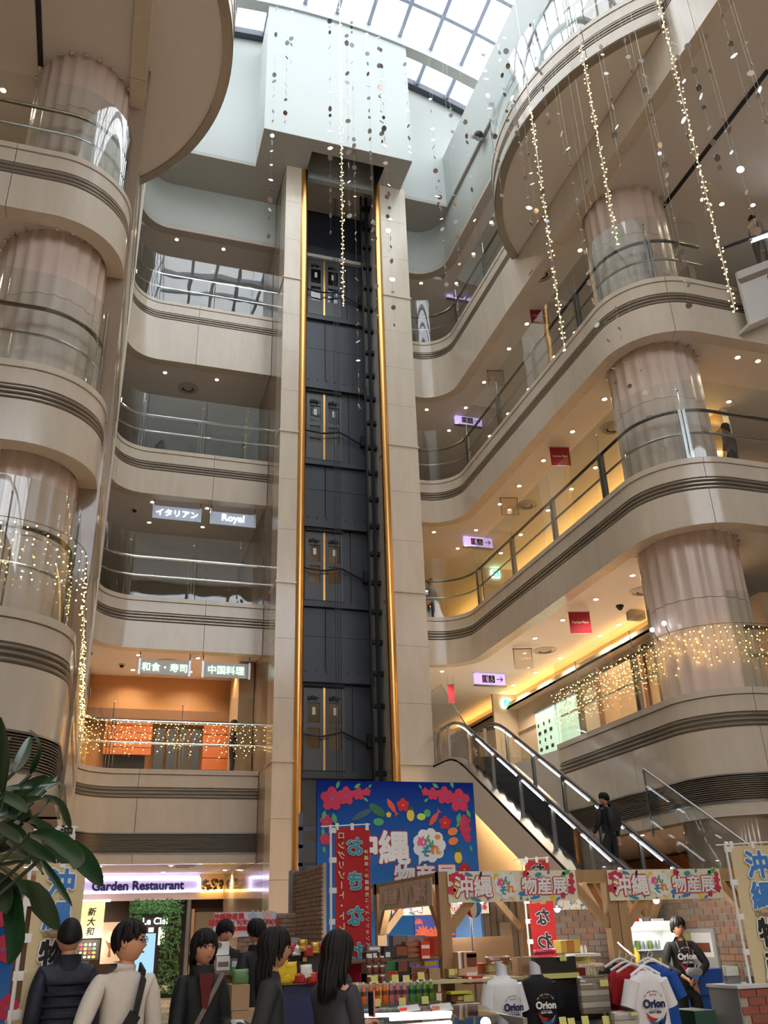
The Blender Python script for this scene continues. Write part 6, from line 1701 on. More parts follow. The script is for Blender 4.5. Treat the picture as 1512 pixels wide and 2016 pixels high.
def pillow(name, px, py, Y, w, h, d, m_, label, n=10, group='packaged goods on the fair shelves', inner=None, tagc=None):
    """soft wrapped pack"""
    c = pt(px, py, Y); root = thing(name, label, 'pack', (c.x, Y, c.z - h / 2), group=group)
    mb = MB(); rows = 9
    for j in range(rows):
        v = j / (rows - 1) * 2 - 1
        for i in range(n):
            a = 2 * pi * i / n; sx = (abs(cos(a)) ** .5) * (1 if cos(a) > 0 else -1); sy = (abs(sin(a)) ** .7) * (1 if sin(a) > 0 else -1)
            k = (1 - abs(v) ** 5) ** .5 * .9 + .1
            mb.v.append((c.x + sx * w / 2 * (1 - .06 * abs(v)) + random.uniform(-.004, .004), Y + d / 2 + sy * d / 2 * k + random.uniform(-.006, .006), c.z + v * h / 2 + random.uniform(-.004, .004)))
    mb.f = [(j * n + i, j * n + (i + 1) % n, (j + 1) * n + (i + 1) % n, (j + 1) * n + i) for j in range(rows - 1) for i in range(n)] + [tuple(range(n - 1, -1, -1)), tuple(range((rows - 1) * n, rows * n))]
    mb.mi = [0] * len(mb.f)
    mb.build('wrapping', m_, root, ang=60)
    if inner:
        for k, mm in enumerate(inner):
            m = MB(); m.box(c.x - w * .40, c.x + w * .40, Y + d * .25, Y + d * .75, c.z - h * .44 + k * h * .88 / len(inner), c.z - h * .44 + (k + .92) * h * .88 / len(inner)); m.build('content', mm, root, smooth=False)
    if tagc:
        m = MB(); m.box(c.x + w * .12, c.x + w * .36, Y - .012, Y - .006, c.z + h * .22, c.z + h * .38); m.build('price_card', TAG, root, smooth=False)
    return root
TOWELA = hexmat('towel_taupe', (165, 148, 135), .9, noise=(12, .15)); TOWELB = hexmat('towel_white', (215, 208, 200), .9)
pillow('snack_sack', 986, 1899, 10.35, .34, .17, .16, CLEAR, 'clear sack of pale dried snacks behind the white shirt', inner=[hexmat('dried_snack', (190, 175, 120), .7, noise=(30, .3)), BR2])
pillow('towel_pack', 1175, 1960, 9.3, .40, .37, .10, CLEAR, 'tall clear pack of taupe striped towels beside the black shirt', inner=[TOWELA, TOWELB, TOWELA, TOWELB, TOWELA, TOWELA], tagc=True)
pillow('towel_pack', 1236, 2008, 8.9, .32, .16, .14, CLEAR, 'clear pack of white towels in front of the hanging shirts', inner=[TOWELB, TOWELB], tagc=True)
pillow('pink_bag', 1077, 1874, 10.7, .30, .06, .14, hexmat('bag_pink', (205, 45, 100), .25), 'shiny pink bag lying under the second red banner')
pillow('gift_pack', 1447, 1921, 9.3, .20, .22, .12, CLEAR, 'clear wrapped grey gift pack on the counter, nearer the staff', inner=[hexmat('gift_grey', (120, 120, 125), .5), WHITEP])
pillow('gift_pack', 1490, 1922, 9.25, .20, .22, .12, CLEAR, 'clear wrapped grey gift pack on the counter, at the picture edge', inner=[MATS['gift_grey'], WHITEP])
# black display panels and side table with small goods
p0, p1 = pt(1056, 1918, 10.1), pt(1132, 1882, 10.1)
ds2 = thing('display_stand', 'black display stand with yellow cards behind the black shirt', 'display stand', ((p0.x + p1.x) / 2, 10.1, 0))
m = MB(); m.box(p0.x, p1.x, 10.1, 10.2, p0.z, p1.z); m.build('back_panel', DKB, ds2, smooth=False)
m = MB(); m.box(p0.x, p1.x, 10.05, 10.2, p0.z - .05, p0.z); m.build('card_rail', TAG, ds2, smooth=False)
m = MB(); m.box(p0.x + .02, p1.x + .05, 10.12, 10.3, 0, p0.z - .05); m.build('front_panel', DKB, ds2, smooth=False)
c = pt(1108, 1886, 10.05); m = MB(); m.box(c.x - .04, c.x + .04, 10.04, 10.05, c.z - .03, c.z + .03); m.build('price_card', TAG, ds2, smooth=False)
carton('gift_box', 1106, 1141, 1850, 1876, 10.9, .2, hexmat('box_gold', (205, 175, 70), .5), 'golden gift box on the rear tray between the stalls', prints=((.3, .68, 0, 1, hexmat('box_amber', (175, 110, 45), .5)),))
tr = thing('tiered_tray', 'lit two-tier tray of small bottles between the stalls', 'tray', (pt(1150, 1895, 10.7).x, 10.7, pt(1150, 1895, 10.7).z))
a, b = pt(1126, 1898, 10.7), pt(1174, 1876, 10.7)
m = MB(); m.box(a.x, b.x, 10.6, 10.9, b.z - .03, b.z); m.build('upper_tier', WHITEP, tr, smooth=False)
m = MB(); m.box(a.x, b.x, 10.55, 10.9, a.z - .03, a.z); m.build('lower_tier', CREAM, tr, smooth=False)
m = MB(); m.box(a.x, b.x, 10.86, 10.9, a.z, b.z); m.build('back', TAG, tr, smooth=False)
for x in (a.x, b.x - .02):
    m = MB(); m.box(x, x + .02, 10.86, 10.9, 0, a.z); m.build('leg', WHITEP, tr, smooth=False)
sb = MB().lathe([(.018, 0), (.018, .06), (.008, .08), (.008, .1)], (0, 0, 0), 10).mesh('bottle_body', hexmat('mini_bottle', (200, 190, 150), .2)); sc_ = MB().lathe([(.010, .098), (.010, .115)], (0, 0, 0), 10).mesh('cap', hexmat('cap_rose', (225, 150, 140), .4))
for i, x in enumerate((1152, 1158, 1164, 1170)):
    p = pt(x, 1915, 10.3); root = thing('mini_bottle', 'tiny pale bottle with pink cap, %s from the red cloth' % ORD[i], 'bottle', (p.x, 10.3, pt(1160, 1922, 10.3).z), group='tiny bottles between the stalls'); inst(sb, 'bottle_body', (0, 0, 0), root); inst(sc_, 'cap', (0, 0, 0), root)
m = MB(); q = pt(1150, 1923, 10.25); m.box(q.x - .14, q.x + .16, 10.2, 10.45, .3, pt(1160, 1922, 10.3).z); tag(m.build('side_table', DKB, smooth=False), 'dark block under the tiny bottles', 'table')
carton('red_cloth', 1130, 1152, 1905, 1922, 10.22, .12, hexmat('cloth_wine', (125, 25, 30), .8), 'folded wine red cloth beside the tiny bottles')
for i, x in enumerate((1146, 1153)):
    p = pt(x, 1875, 10.75); root = thing('spray_bottle', 'slim white bottle on the upper tray, %s of two' % ORD[i], 'bottle', (p.x, 10.75, b.z), group='white bottles on the tray')
    m = MB(); m.lathe([(.017, 0), (.017, .06), (.012, .07)], (p.x, 10.75, b.z), 10); m.build('bottle_body', WHITEP, root); m = MB(); m.lathe([(.010, .07), (.010, .09)], (p.x, 10.75, b.z), 8); m.build('cap', WHITEP, root)
for i, (x, y, Y) in enumerate(((737, 1928, 10.08), (778, 1926, 10.1), (800, 1927, 10.1), (829, 1921, 10.1), (742, 1974, 9.82), (792, 1972, 9.82), (837, 1969, 9.82), (704, 1976, 9.82), (1108, 2010, 9.0), (1152, 2008, 9.0), (1193, 2008, 9.0), (1125, 2012, 9.0))):
    p = pt(x, y, Y); m = MB(); m.cbox((p.x, Y, p.z), (.075, .006, .07), Matrix.Rotation(-.2, 3, 'X'))
    where = ('on the cream shelf edge' if i < 4 else ('before the juice row' if i < 8 else 'at the bottom edge before the shirts'))
    tag(m.build('price_card', TAG, smooth=False), 'yellow price card %s, %s from the banner side' % (where, ORD[i % 4]), 'price card', 'yellow price cards')
m = MB(); q0, q1 = pt(1090, 2010, 9.05), pt(1215, 2010, 9.05); m.box(q0.x, q1.x + .6, 9.02, 9.9, q0.z - .12, q0.z - .09); m.box(q0.x, q1.x + .6, 9.1, 9.8, 0, q0.z - .12)
tag(m.build('display_table', DKB, smooth=False), 'black low table carrying towel packs', 'table')

# --- freezer showcase
fz = thing('freezer_case', 'glass topped freezer case with white strip lights before the juice row', 'freezer', (pt(850, 1990, 8.6).x, 8.6, 0))
x0, x1 = pt(700, 1990, 8.6).x, pt(1000, 1990, 8.6).x; zt_ = pt(850, 1988, 8.8).z
m = MB(); m.box(x0, x1, 8.2, 9.3, 0, zt_ - .25); m.build('cabinet', WHITE_PAINT, fz, smooth=False)
m = MB(); m.box(x0, x1, 8.2, 8.24, zt_ - .25, zt_ - .13); m.box(x0, x1, 9.26, 9.3, zt_ - .25, zt_); m.box(x1 - .04, x1, 8.2, 9.3, zt_ - .25, zt_ - .06); m.build('steel_rim', SATIN, fz, smooth=False)
m = MB(); m._add([(x0, 8.22, zt_ - .12), (x1, 8.22, zt_ - .12), (x1, 9.28, zt_), (x0, 9.28, zt_), (x0, 8.22, zt_ - .13), (x1, 8.22, zt_ - .13), (x1, 9.28, zt_ - .01), (x0, 9.28, zt_ - .01)], [(0, 1, 2, 3), (7, 6, 5, 4), (0, 4, 5, 1), (1, 5, 6, 2), (2, 6, 7, 3), (3, 7, 4, 0)]); m.build('glass_lid', EGLASS, fz, smooth=False)
CASE = emat('case_tube', (.92, .97, 1), 1.4)
for a, b, yy, zz in ((708, 888, 2000, 8.7), (768, 886, 2006, 8.5)):
    p, q = pt(a, yy, zz), pt(b, yy - 6, zz); m = MB(); m.bar((p.x, zz, p.z), (q.x, zz, q.z), .05, .03); m.build('strip_light', CASE, fz, smooth=False)
for a, b, y0, y1, fm in ((786, 826, 1977, 1993, REDP), (850, 890, 1974, 1992, BR2)):
    p, q = pt(a, y1, 8.75), pt(b, y0, 8.75); m = MB(); m._add([(p.x, 8.72, p.z), (q.x, 8.72, p.z + .01), (q.x, 8.80, q.z), (p.x, 8.80, q.z - .01)], [(0, 1, 2, 3)])
    m.f.append((3, 2, 1, 0)); m.mi.append(0); m.build('menu_card', WHITEP, fz, smooth=False)
    m = MB(); m.box(p.x, p.x + (q.x - p.x) * .35, 8.735, 8.74, p.z + .005, q.z - .02); m.build('card_picture', fm, fz, smooth=False)
for i in range(6):
    for j in range(3):
        x = x0 + .12 + i * (x1 - x0 - .2) / 6; m = MB(); m.box(x, x + .16, 8.35 + j * .28, 8.56 + j * .28, zt_ - .27, zt_ - .2); m.build('frozen_pack', (WHITEP, hexmat('frost_blue', (150, 170, 185), .5), hexmat('frost_green', (130, 150, 120), .5))[(i + j) % 3], fz, smooth=False)

# --- T-shirts
def shirt_print(root, cx, cy, zc, s, dark, mirror=False):
    ink = WHITEP if dark else NAVY
    def put_(t, size, mm, x, z, fat=0): lettering('lettering', t, size * s, mm, root, (x * s + cx, cy, z * s + zc), fat=fat * s, ext=.001)
    put_('Orion', .115, ink, 0, .02, .006); put_('DRAFT BEER', .030, ink, 0, -.065, .001)
    inst(MB().box(-.07 * s, .07 * s, -.001, .001, -.0015, .0015).mesh('rule_print', ink, False), 'rule_print', (cx, cy, zc - .043 * s), root)
    t = 'FOR YOUR HAPPY TIME'
    for i, ch in enumerate(t):
        if ch == ' ': continue
        a = radians(150 - 120 * i / (len(t) - 1)); o = lettering('lettering', ch, .022 * s, ink, root, (cx + .13 * s * cos(a), cy, zc + .03 * s + .115 * s * sin(a)), ext=.001); o.rotation_euler = (0, pi / 2 - a, 0)
    for i in (-1, 0, 1):
        st = MB(); pts = []
        for k in range(10): r = (.013 if k % 2 == 0 else .0055) * s; pts.append((r * sin(2 * pi * k / 10), r * cos(2 * pi * k / 10)))
        inst(st.prism_y(pts, -.001, 0).mesh('star_print', REDP, False), 'star_print', (cx + i * .032 * s, cy, zc + .108 * s), root)
    def swoosh(x0, z0, x1, z1, x2, z2, w, mm):
        pts = []
        for k in range(9): u = k / 8; pts.append(((1 - u) ** 2 * x0 + 2 * u * (1 - u) * x1 + u * u * x2, (1 - u) ** 2 * z0 + 2 * u * (1 - u) * z1 + u * u * z2))
        up = [(p[0] * s, p[1] * s) for p in pts]; dn = [(p[0] * s, (p[1] - w * sin(pi * k / 8)) * s) for k, p in enumerate(pts)]
        inst(MB().prism_y(up + dn[::-1][1:-1], -.001, 0).mesh('swoosh_print', mm, False), 'swoosh_print', (cx, cy, zc), root)
    swoosh(-.13, -.05, -.07, -.13, .03, -.13, .05, REDP); swoosh(-.09, -.14, .0, -.20, .09, -.12, .06, hexmat('wave_blue', (25, 105, 160), .6)); swoosh(.02, -.18, .10, -.15, .15, -.06, .07, hexmat('wave_navy', (35, 40, 95), .6))
    if dark: swoosh(-.01, -.20, .06, -.18, .12, -.09, .03, CREAM)
def tee_mesh(w, h, d, sl=.20, droop=1.2):
    """T-shirt hanging from its shoulders: origin at neck base centre"""
    m = loft([(0, 0, -h, w * .5, d * .5), (0, 0, -h * .6, w * .48, d * .55), (0, 0, -h * .3, w * .47, d * .6), (0, 0, -h * .14, w * .46, d * .56), (0, 0, -h * .06, w * .38, d * .5), (0, 0, -.02, w * .22, d * .42), (0, 0, .008, w * .17, d * .36)], 24)
    for sx in (-1, 1):
        a = Vector((sx * w * .36, 0, -h * .13)); b = a + Vector((sx * cos(droop) * sl, 0, -sin(droop) * sl * 1.3)); q = []
        m.tube([a, a + (b - a) * .4, b], .08, 12, rs=[h * .125, h * .12, h * .115])
    return m
SHW = hexmat('cotton_white', (232, 232, 235), .85, bump=(9, .25)); SHB = hexmat('cotton_black', (18, 18, 22), .85, bump=(9, .3)); SHR = hexmat('cotton_red', (165, 18, 30), .85); SHBL = hexmat('cotton_blue', (20, 80, 165), .85); SHN = hexmat('cotton_navy', (25, 28, 45), .85)
MANN = hexmat('mannequin_white', (225, 228, 238), .4)
def mannequin(px, py, Y, label, shirtm, dark, w=.41):
    c = pt(px, py, Y); zn = c.z - .13; root = thing('mannequin', label, 'mannequin', (c.x, Y, 0), .12 if not dark else -.05)
    def L(mb, nm, m_): return inst(mb.mesh(nm, m_, True, 60), nm, (0, 0, 0), root)
    nk = loft([(0, 0, zn - .05, .075, .07), (0, 0, zn + .04, .058, .058), (-.004, -.005, zn + .08, .058, .058)], 18)
    for i in range(len(nk.v) - 18, len(nk.v)): x, y, z = nk.v[i]; nk.v[i] = (x, y, z - x * .62 - y * .3 + .015)
    L(nk, 'neck', MANN)
    L(loft([(0, 0, zn - .75, .15, .11), (0, 0, zn - .3, .16, .11), (0, 0, zn - .08, .14, .08)], 16), 'torso', MANN)
    L(MB().lathe([(.015, .0), (.015, zn - .7)], (0, 0, 0), 8), 'stand', SATIN); L(MB().lathe([(.16, 0), (.16, .02)], (0, 0, 0), 18), 'base', SATIN)
    o = inst(tee_mesh(w, .62, .24).mesh('t_shirt', shirtm, True, 60), 't_shirt', (0, 0, zn), root)
    shirt_print(o, .02, -.155, -.29, .80, dark)
mannequin(986, 1895, 9.6, 'headless white mannequin in a white Orion shirt', SHW, False)
mannequin(1052, 1893, 9.75, 'headless white mannequin in a black Orion shirt', SHB, True)
# hanging shirts
rk = thing('clothes_rail', 'chrome clothes rail pointing back from the white shirt', 'clothes rail', (pt(1240, 1880, 9.4).x, 9.4, 0))
r0, r1 = pt(1218, 1856, 9.9), pt(1250, 1886, 9.05)
m = MB(); m.tube([tuple(r0), tuple(r1)], .012, 8); m.build('bar', CHROME, rk)
m = MB(); m.tube([tuple(r0), (r0.x, r0.y, 0)], .014, 8); m.build('post', CHROME, rk); m = MB(); m.lathe([(.2, 0), (.2, .03)], (r0.x, r0.y, 0), 16); m.build('foot', CHROME, rk)
for i, (px, py, Y, mm, lab) in enumerate(((1268, 1902, 9.0, SHW, 'white Orion shirt hanging foremost on the clothes rail'), (1244, 1897, 9.3, SHR, 'bright red shirt on the clothes rail behind the white one'), (1232, 1893, 9.42, SHR, 'second red shirt on the clothes rail'), (1220, 1887, 9.6, SHB, 'black shirt at the back of the clothes rail'), (1283, 1890, 9.5, SHBL, 'blue shirt on the far side of the clothes rail'), (1276, 1886, 9.65, SHN, 'navy shirt on the far side of the clothes rail'))):
    c = pt(px, py, Y); root = thing('t_shirt', lab, 't-shirt', (c.x, Y, c.z - .05), 0.0 if i == 0 else -.45, group='shirts on the clothes rail')
    cl_ = inst(tee_mesh(.44, .66, .10 if i else .14, .20, 1.1).mesh('cloth', mm, True, 60), 'cloth', (0, 0, 0), root)
    hg = MB(); hg.tube([(-.17, 0, -.05), (-.05, 0, .015), (0, 0, .03), (.05, 0, .015), (.17, 0, -.05)], .014, 6); hg.tube([(0, 0, .03), (0, 0, .07), (.02, 0, .09), (0, 0, .11)], .005, 5)
    inst(hg.mesh('hanger', WHITEP), 'hanger', (0, 0, .02), root)
    if i == 0: shirt_print(cl_, .0, -.09, -.30, .88, False)

# --- chilled cabinet behind the staff
fr = thing('chilled_cabinet', 'lit white chilled cabinet with cans behind the staff member', 'cabinet', (pt(1285, 1850, 12.2).x, 12.3, 0))
a, b = pt(1246, 1900, 12.2), pt(1336, 1830, 12.2)
m = MB(); m.box(a.x, b.x, 12.6, 12.7, 0, b.z + .12); m.box(a.x, a.x + .03, 12.2, 12.6, 0, b.z); m.box(b.x - .03, b.x, 12.2, 12.6, 0, b.z); m.box(a.x, b.x, 12.2, 12.6, 0, a.z - .25); m.build('body', WHITE_PAINT, fr, smooth=False)
m = MB(); m.box(a.x, b.x, 12.2, 12.7, b.z - .0, b.z + .12); m.build('light_header', emat('cabinet_header', (.95, .97, .95), .22), fr, smooth=False)
for z in (a.z - .05, (a.z + b.z) / 2 - .03):
    m = MB(); m.box(a.x, b.x, 12.25, 12.6, z - .015, z); m.build('shelf', WHITEP, fr, smooth=False)
cans = MB().lathe([(.03, 0), (.033, .01), (.033, .11), (.028, .12)], (0, 0, 0), 10)
CANM = [hexmat('can_silver', (175, 185, 185), .3, metal=.5), hexmat('can_green', (110, 130, 60), .4), hexmat('can_gold', (190, 165, 60), .4)]
cm = [cans.mesh('can', q) for q in CANM]
zrow = ((a.z + b.z) / 2 - .03, a.z - .05)
for r in (0, 1):
    for i in range(8): inst(cm[(0, 0, 1, 0, 0, 1, 0, 0)[i] if r == 0 else 1 + i % 2], 'can', Vector((a.x + .05 + i * .068, 12.32, zrow[r])) - wloc(fr), fr)
lamp('AREA', ((a.x + b.x) / 2, 12.35, b.z - .02), 1.2, (.95, 1, .95), fr, .45)
for i, (x0_, x1_, y0_, y1_, mm, pr, lab) in enumerate(((1248, 1266, 1808, 1829, WHITEP, ((0, .6, .7, 1, REDP), (.5, .9, .2, .6, BLUEP)), 'white and red carton'), (1267, 1280, 1805, 1828, PGREY, (), 'dark grey carton'), (1281, 1306, 1808, 1828, hexmat('pale_carton', (205, 210, 215), .5), ((.55, .95, .1, .6, CRIMSON),), 'pale carton with a pink bottle print'))):
    carton('carton', x0_, x1_, y0_, y1_, 12.3, .2, mm, lab + ' on top of the chilled cabinet', prints=pr)
bs = [pt(1258, 1880, 11.9), ]
gb = thing('sales_basket', 'stand of yellow citrus bottles beside the chilled cabinet', 'stand', (pt(1258, 1890, 11.9).x, 11.9, 0))
c = pt(1258, 1895, 11.9); m = MB(); m.box(c.x - .09, c.x + .09, 11.85, 12.0, 0, c.z - .02); m.build('plinth', WOOD, gb, smooth=False)
m = MB(); m.lathe([(.035, 0), (.05, .03), (.05, .12), (.02, .17), (.018, .2)], (c.x - .03, 11.9, c.z - .02), 12); m.build('citrus_bottle', YEL, gb); m = MB(); m.lathe([(.022, .2), (.022, .23)], (c.x - .03, 11.9, c.z - .02), 10); m.build('bottle_cap', GREENP, gb)
# white door with posters, blue bench
a, b = at(1352, 1905, X=8.44), at(1402, 1828, X=8.44)
dr = thing('notice_board', 'white notice board with yellow and white sheets on the brick return wall', 'notice board', (8.44, (a.y + b.y) / 2, a.z))
y0_, y1_ = b.y, a.y
m = MB(); m.box(8.45, 8.485, y0_, y1_, a.z, b.z); m.build('board', hexmat('board_grey', (170, 170, 170), .5), dr, smooth=False)
m = MB(); m.box(8.44, 8.45, y1_ - .18, y1_ + .05, b.z - .32, b.z - .06); m.build('yellow_sheet', TAG, dr, smooth=False); m = MB(); m.box(8.44, 8.45, y0_ + .06, y1_ - .22, b.z - .36, b.z - .05); m.build('white_sheet', WHITEP, dr, smooth=False)
m = MB(); m.box(8.434, 8.44, y0_ + .12, y1_ - .3, b.z - .3, b.z - .18); m.build('sheet_print', BR, dr, smooth=False)
a, b = pt(1378, 1960, 10.9), pt(1436, 1906, 10.9)
m = MB(); m.box(a.x, b.x, 10.9, 11.5, a.z, b.z); m.box(a.x + .03, b.x - .03, 10.95, 11.45, 0, a.z); tag(m.build('blue_crate', hexmat('bench_blue', (20, 75, 160), .5), smooth=False), 'plain blue covered chest beside the staff member', 'chest')
# counter at the picture edge
a, b = pt(1398, 1944, 9.0), pt(1520, 1944, 9.0); xm = pt(1462, 1980, 9.0).x; a.x = xm - .03
ct = thing('counter', 'grey counter with a red brick front at the picture edge', 'counter', ((a.x + b.x) / 2, 9.0, 0))
m = MB(); m.box(a.x, b.x + .5, 8.99, 9.54, a.z - .03, a.z); m.build('top', hexmat('counter_top', (205, 205, 205), .4), ct, smooth=False)
m = MB(); m.box(xm - .015, xm + .01, 9.02, 9.52, 0, a.z - .03); m.build('side_panel', hexmat('counter_grey', (140, 142, 140), .5), ct, smooth=False)
m = MB(); m.box(xm + .01, b.x + .48, 9.03, 9.52, 0, a.z - .03); m.build('brick_backing', MORTAR, ct, smooth=False)
bk = MB().box(-.1, .1, -.012, .012, -.034, .034).mesh('brick', hexmat('brick_salmon', (150, 85, 70), .8, noise=(9, .2)), False)
for r in range(12):
    for c_ in range(5):
        x = xm + .1 + c_ * .212 + (.1 if r % 2 else 0)
        inst(bk, 'brick', Vector((x, 9.02, a.z - .075 - r * .08)) - wloc(ct), ct)
m = MB(); q = pt(1400, 1990, 9.4); m.box(q.x - .28, q.x - .02, 9.3, 9.7, 0, .75); tag(m.build('green_crate', hexmat('crate_green', (40, 75, 60), .5), smooth=False), 'dark green wrapped crate beside the counter', 'crate')

# ---------------- cash desk corner
cd = thing('cash_desk', 'brick fronted cash desk under the date notice', 'desk', (pt(440, 1930, 10.4).x, 10.4, 0))
a, b = pt(405, 1913, 10.4), pt(500, 1913, 10.4)
m = MB(); m.box(a.x, b.x, 10.4, 10.9, a.z - .04, a.z); m.build('top', hexmat('desk_top', (150, 120, 100), .5), cd, smooth=False)
m = MB(); m.box(a.x + .03, b.x - .03, 10.44, 10.86, 0, a.z - .04); m.build('body', hexmat('desk_brick', (120, 80, 65), .8, noise=(14, .2)), cd, smooth=False)
zd = a.z
rg = thing('cash_register', 'white cash register screen on the cash desk', 'cash register', (pt(437, 1880, 10.45).x, 10.45, zd))
a, b = pt(421, 1881, 10.5), pt(452, 1853, 10.5); m = MB(); m.box(a.x, b.x, 10.5, 10.56, a.z, b.z); m.build('screen', WHITEP, rg, smooth=False)
m = MB(); m.lathe([(.03, 0), (.03, .004)], ((a.x + b.x) / 2 - .03, 10.497, (a.z + b.z) / 2 + .03), 16, Matrix.Rotation(pi / 2, 3, 'X')); m.build('emblem', PGREY, rg)
m = MB(); m.box((a.x + b.x) / 2 - .03, (a.x + b.x) / 2 + .03, 10.53, 10.57, zd, a.z); m.build('stem', PGREY, rg, smooth=False)
carton('receipt_printer', 426, 453, 1882, 1911, 10.42, .22, WHITEP, 'white receipt printer before the register screen', 'printer', 'cash desk things', ((.1, .9, .25, .6, PGREY),))
carton('leaflet_box', 455, 468, 1887, 1911, 10.42, .1, PGREY, 'grey leaflet box beside the printer', 'box', 'cash desk things', ((.1, .9, .3, .8, WHITEP),)); carton('leaflet_box', 455, 467, 1905, 1922, 10.38, .08, GREENP, 'green leaflet box beside the printer', 'box', 'cash desk things')
# snack bin and crates between desk and banner
sbn = thing('snack_stand', 'dark slanted stand of glossy snack bags beside the red banner', 'snack stand', (pt(600, 1900, 9.6).x, 9.6, 0))
a, b = pt(552, 1934, 9.6), pt(646, 1870, 9.6)
m = MB(); m.box(a.x, b.x, 9.7, 9.76, .2, b.z); m.build('back_panel', DKB, sbn, smooth=False)
m = MB(); m.box(a.x, b.x, 9.5, 9.76, a.z - .02, a.z); m.build('lower_shelf', TAG, sbn, smooth=False); m = MB(); m.box(a.x, b.x, 9.6, 9.95, b.z - .02, b.z); m.build('upper_shelf', DKB, sbn, smooth=False)
m = MB(); m.box(a.x + .02, b.x, 9.55, 9.76, .0, a.z - .02); m.build('base', hexmat('stand_blue', (25, 35, 85), .5), sbn, smooth=False)
BAGS = [hexmat('bag_yellow', (225, 190, 30), .3), hexmat('bag_silver', (190, 190, 200), .25, metal=.6), hexmat('bag_red', (170, 30, 35), .3), hexmat('bag_gold', (190, 150, 60), .25, metal=.5), hexmat('bag_white', (220, 215, 210), .4)]
for i, (x, y, w, h, k) in enumerate(((556, 1908, .13, .17, 0), (572, 1914, .14, .18, 0), (563, 1925, .12, .10, 0), (590, 1926, .13, .09, 2), (604, 1914, .12, .13, 4), (616, 1926, .12, .10, 2), (575, 1866, .10, .09, 2), (584, 1872, .10, .10, 1), (597, 1862, .10, .11, 3), (609, 1872, .11, .10, 2), (622, 1866, .10, .10, 3), (634, 1864, .09, .10, 2))):
    cn = ('yellow', 'silver', 'red', 'gold', 'white')[k]
    pillow('snack_bag', x, y, 9.42 if y > 1900 else 9.5, w, h, .06, BAGS[k], '%s snack bag on the dark stand, %s row, %s along' % (cn, 'lower' if y > 1900 else 'upper', ORD[i % 6]), group='snack bags beside the red banner')
carton('clear_tub', 560, 590, 1846, 1862, 9.9, .16, hexmat('tub_grey', (150, 150, 150), .3), 'pale grey tub on top of the snack stand', 'tub'); carton('price_board', 596, 604, 1884, 1893, 9.66, .01, TAG, 'yellow price card on the snack stand', 'price card')
m = MB(); q0 = pt(457, 1990, 9.2); m.box(q0.x, q0.x + .36, 9.2, 9.55, 0, q0.z - .004); tag(m.build('cardboard_box', KRAFT, smooth=False), 'closed cardboard box under the open box of packets', 'box')
carton('cardboard_box', 455, 492, 1938, 1990, 9.2, .35, KRAFT, 'open cardboard box of packets beside the cash desk', 'box'); pillow('snack_bag', 474, 1925, 9.3, .16, .14, .06, hexmat('bag_green', (90, 130, 80), .35), 'green and white packet sticking out of the cardboard box')
pillow('pink_flower', 708, 1925, 10.9, .06, .10, .05, hexmat('flower_pink', (225, 40, 120), .5), 'bright pink cloth flower at the foot of the red banner')

# ================================================================== plant in the corner
pp = thing('potted_plant', 'dark green broad-leaved plant leaning in from the picture corner', 'plant', (-1.35, 3.1, 0))
LEAF = mat('plant_leaf', (.008, .032, .010), .34, spec=.5, noise=(5, .3)); STEMM = mat('plant_stem', (.012, .03, .01), .6)
m = MB(); m.lathe([(.20, 0), (.27, .42), (.29, .42), (.29, .47), (.25, .47), (.25, .40)], (-1.35, 3.1, 0), 24); m.build('pot', hexmat('clay_pot', (60, 55, 52), .5), pp)
LV = [  # midrib in photo pixels (base .. tip), half width px, depth
    [(5, 1560), (8, 1490), (2, 1412)], [(28, 1520), (45, 1490), (60, 1450)], [(60, 1525), (76, 1470), (58, 1437)], [(-10, 1560), (30, 1552), (120, 1540)],
    [(-5, 1590), (45, 1560), (95, 1530)], [(-20, 1605), (50, 1575), (112, 1528)], [(-10, 1575), (40, 1580), (82, 1572)], [(70, 1570), (115, 1582), (140, 1632)], [(45, 1620), (72, 1606), (100, 1575)],
    [(18, 1612), (60, 1620), (95, 1650), (140, 1695), (150, 1702)], [(60, 1640), (105, 1650), (150, 1690), (145, 1712)], [(-5, 1645), (40, 1655), (80, 1705), (82, 1722)], [(100, 1650), (160, 1690), (202, 1745)],
    [(-10, 1690), (30, 1688), (62, 1692)], [(-10, 1705), (30, 1700), (66, 1690)], [(20, 1745), (70, 1765), (115, 1830)], [(80, 1690), (110, 1735), (142, 1785)], [(0, 1660), (20, 1620), (40, 1585)], [(-15, 1720), (20, 1760), (32, 1860), (20, 1900)], [(5, 1770), (30, 1800), (28, 1850)], [(-10, 1620), (15, 1640), (40, 1660)], [(-15, 1665), (20, 1640), (55, 1630)], [(90, 1555), (110, 1545), (122, 1545)], [(-20, 1530), (10, 1510), (30, 1500)],
    [(-15, 1600), (25, 1600), (60, 1612)], [(-15, 1630), (30, 1660), (60, 1700)], [(-20, 1560), (20, 1575), (52, 1600)], [(-15, 1700), (15, 1720), (50, 1740)], [(-20, 1740), (5, 1760), (12, 1800)], [(0, 1620), (40, 1650), (62, 1680)], [(-20, 1650), (0, 1600), (12, 1560)], [(-10, 1680), (25, 1665), (70, 1668)], [(20, 1640), (60, 1668), (110, 1700)], [(-20, 1500), (0, 1470), (20, 1450)]]
HW = [h_ * 1.12 for h_ in [16, 11, 7, 8, 16, 15, 10, 9, 16, 19, 15, 11, 17, 9, 8, 19, 6, 13, 15, 12, 13, 14, 4, 12, 14, 16, 14, 13, 15, 15, 13, 13, 13, 11]]
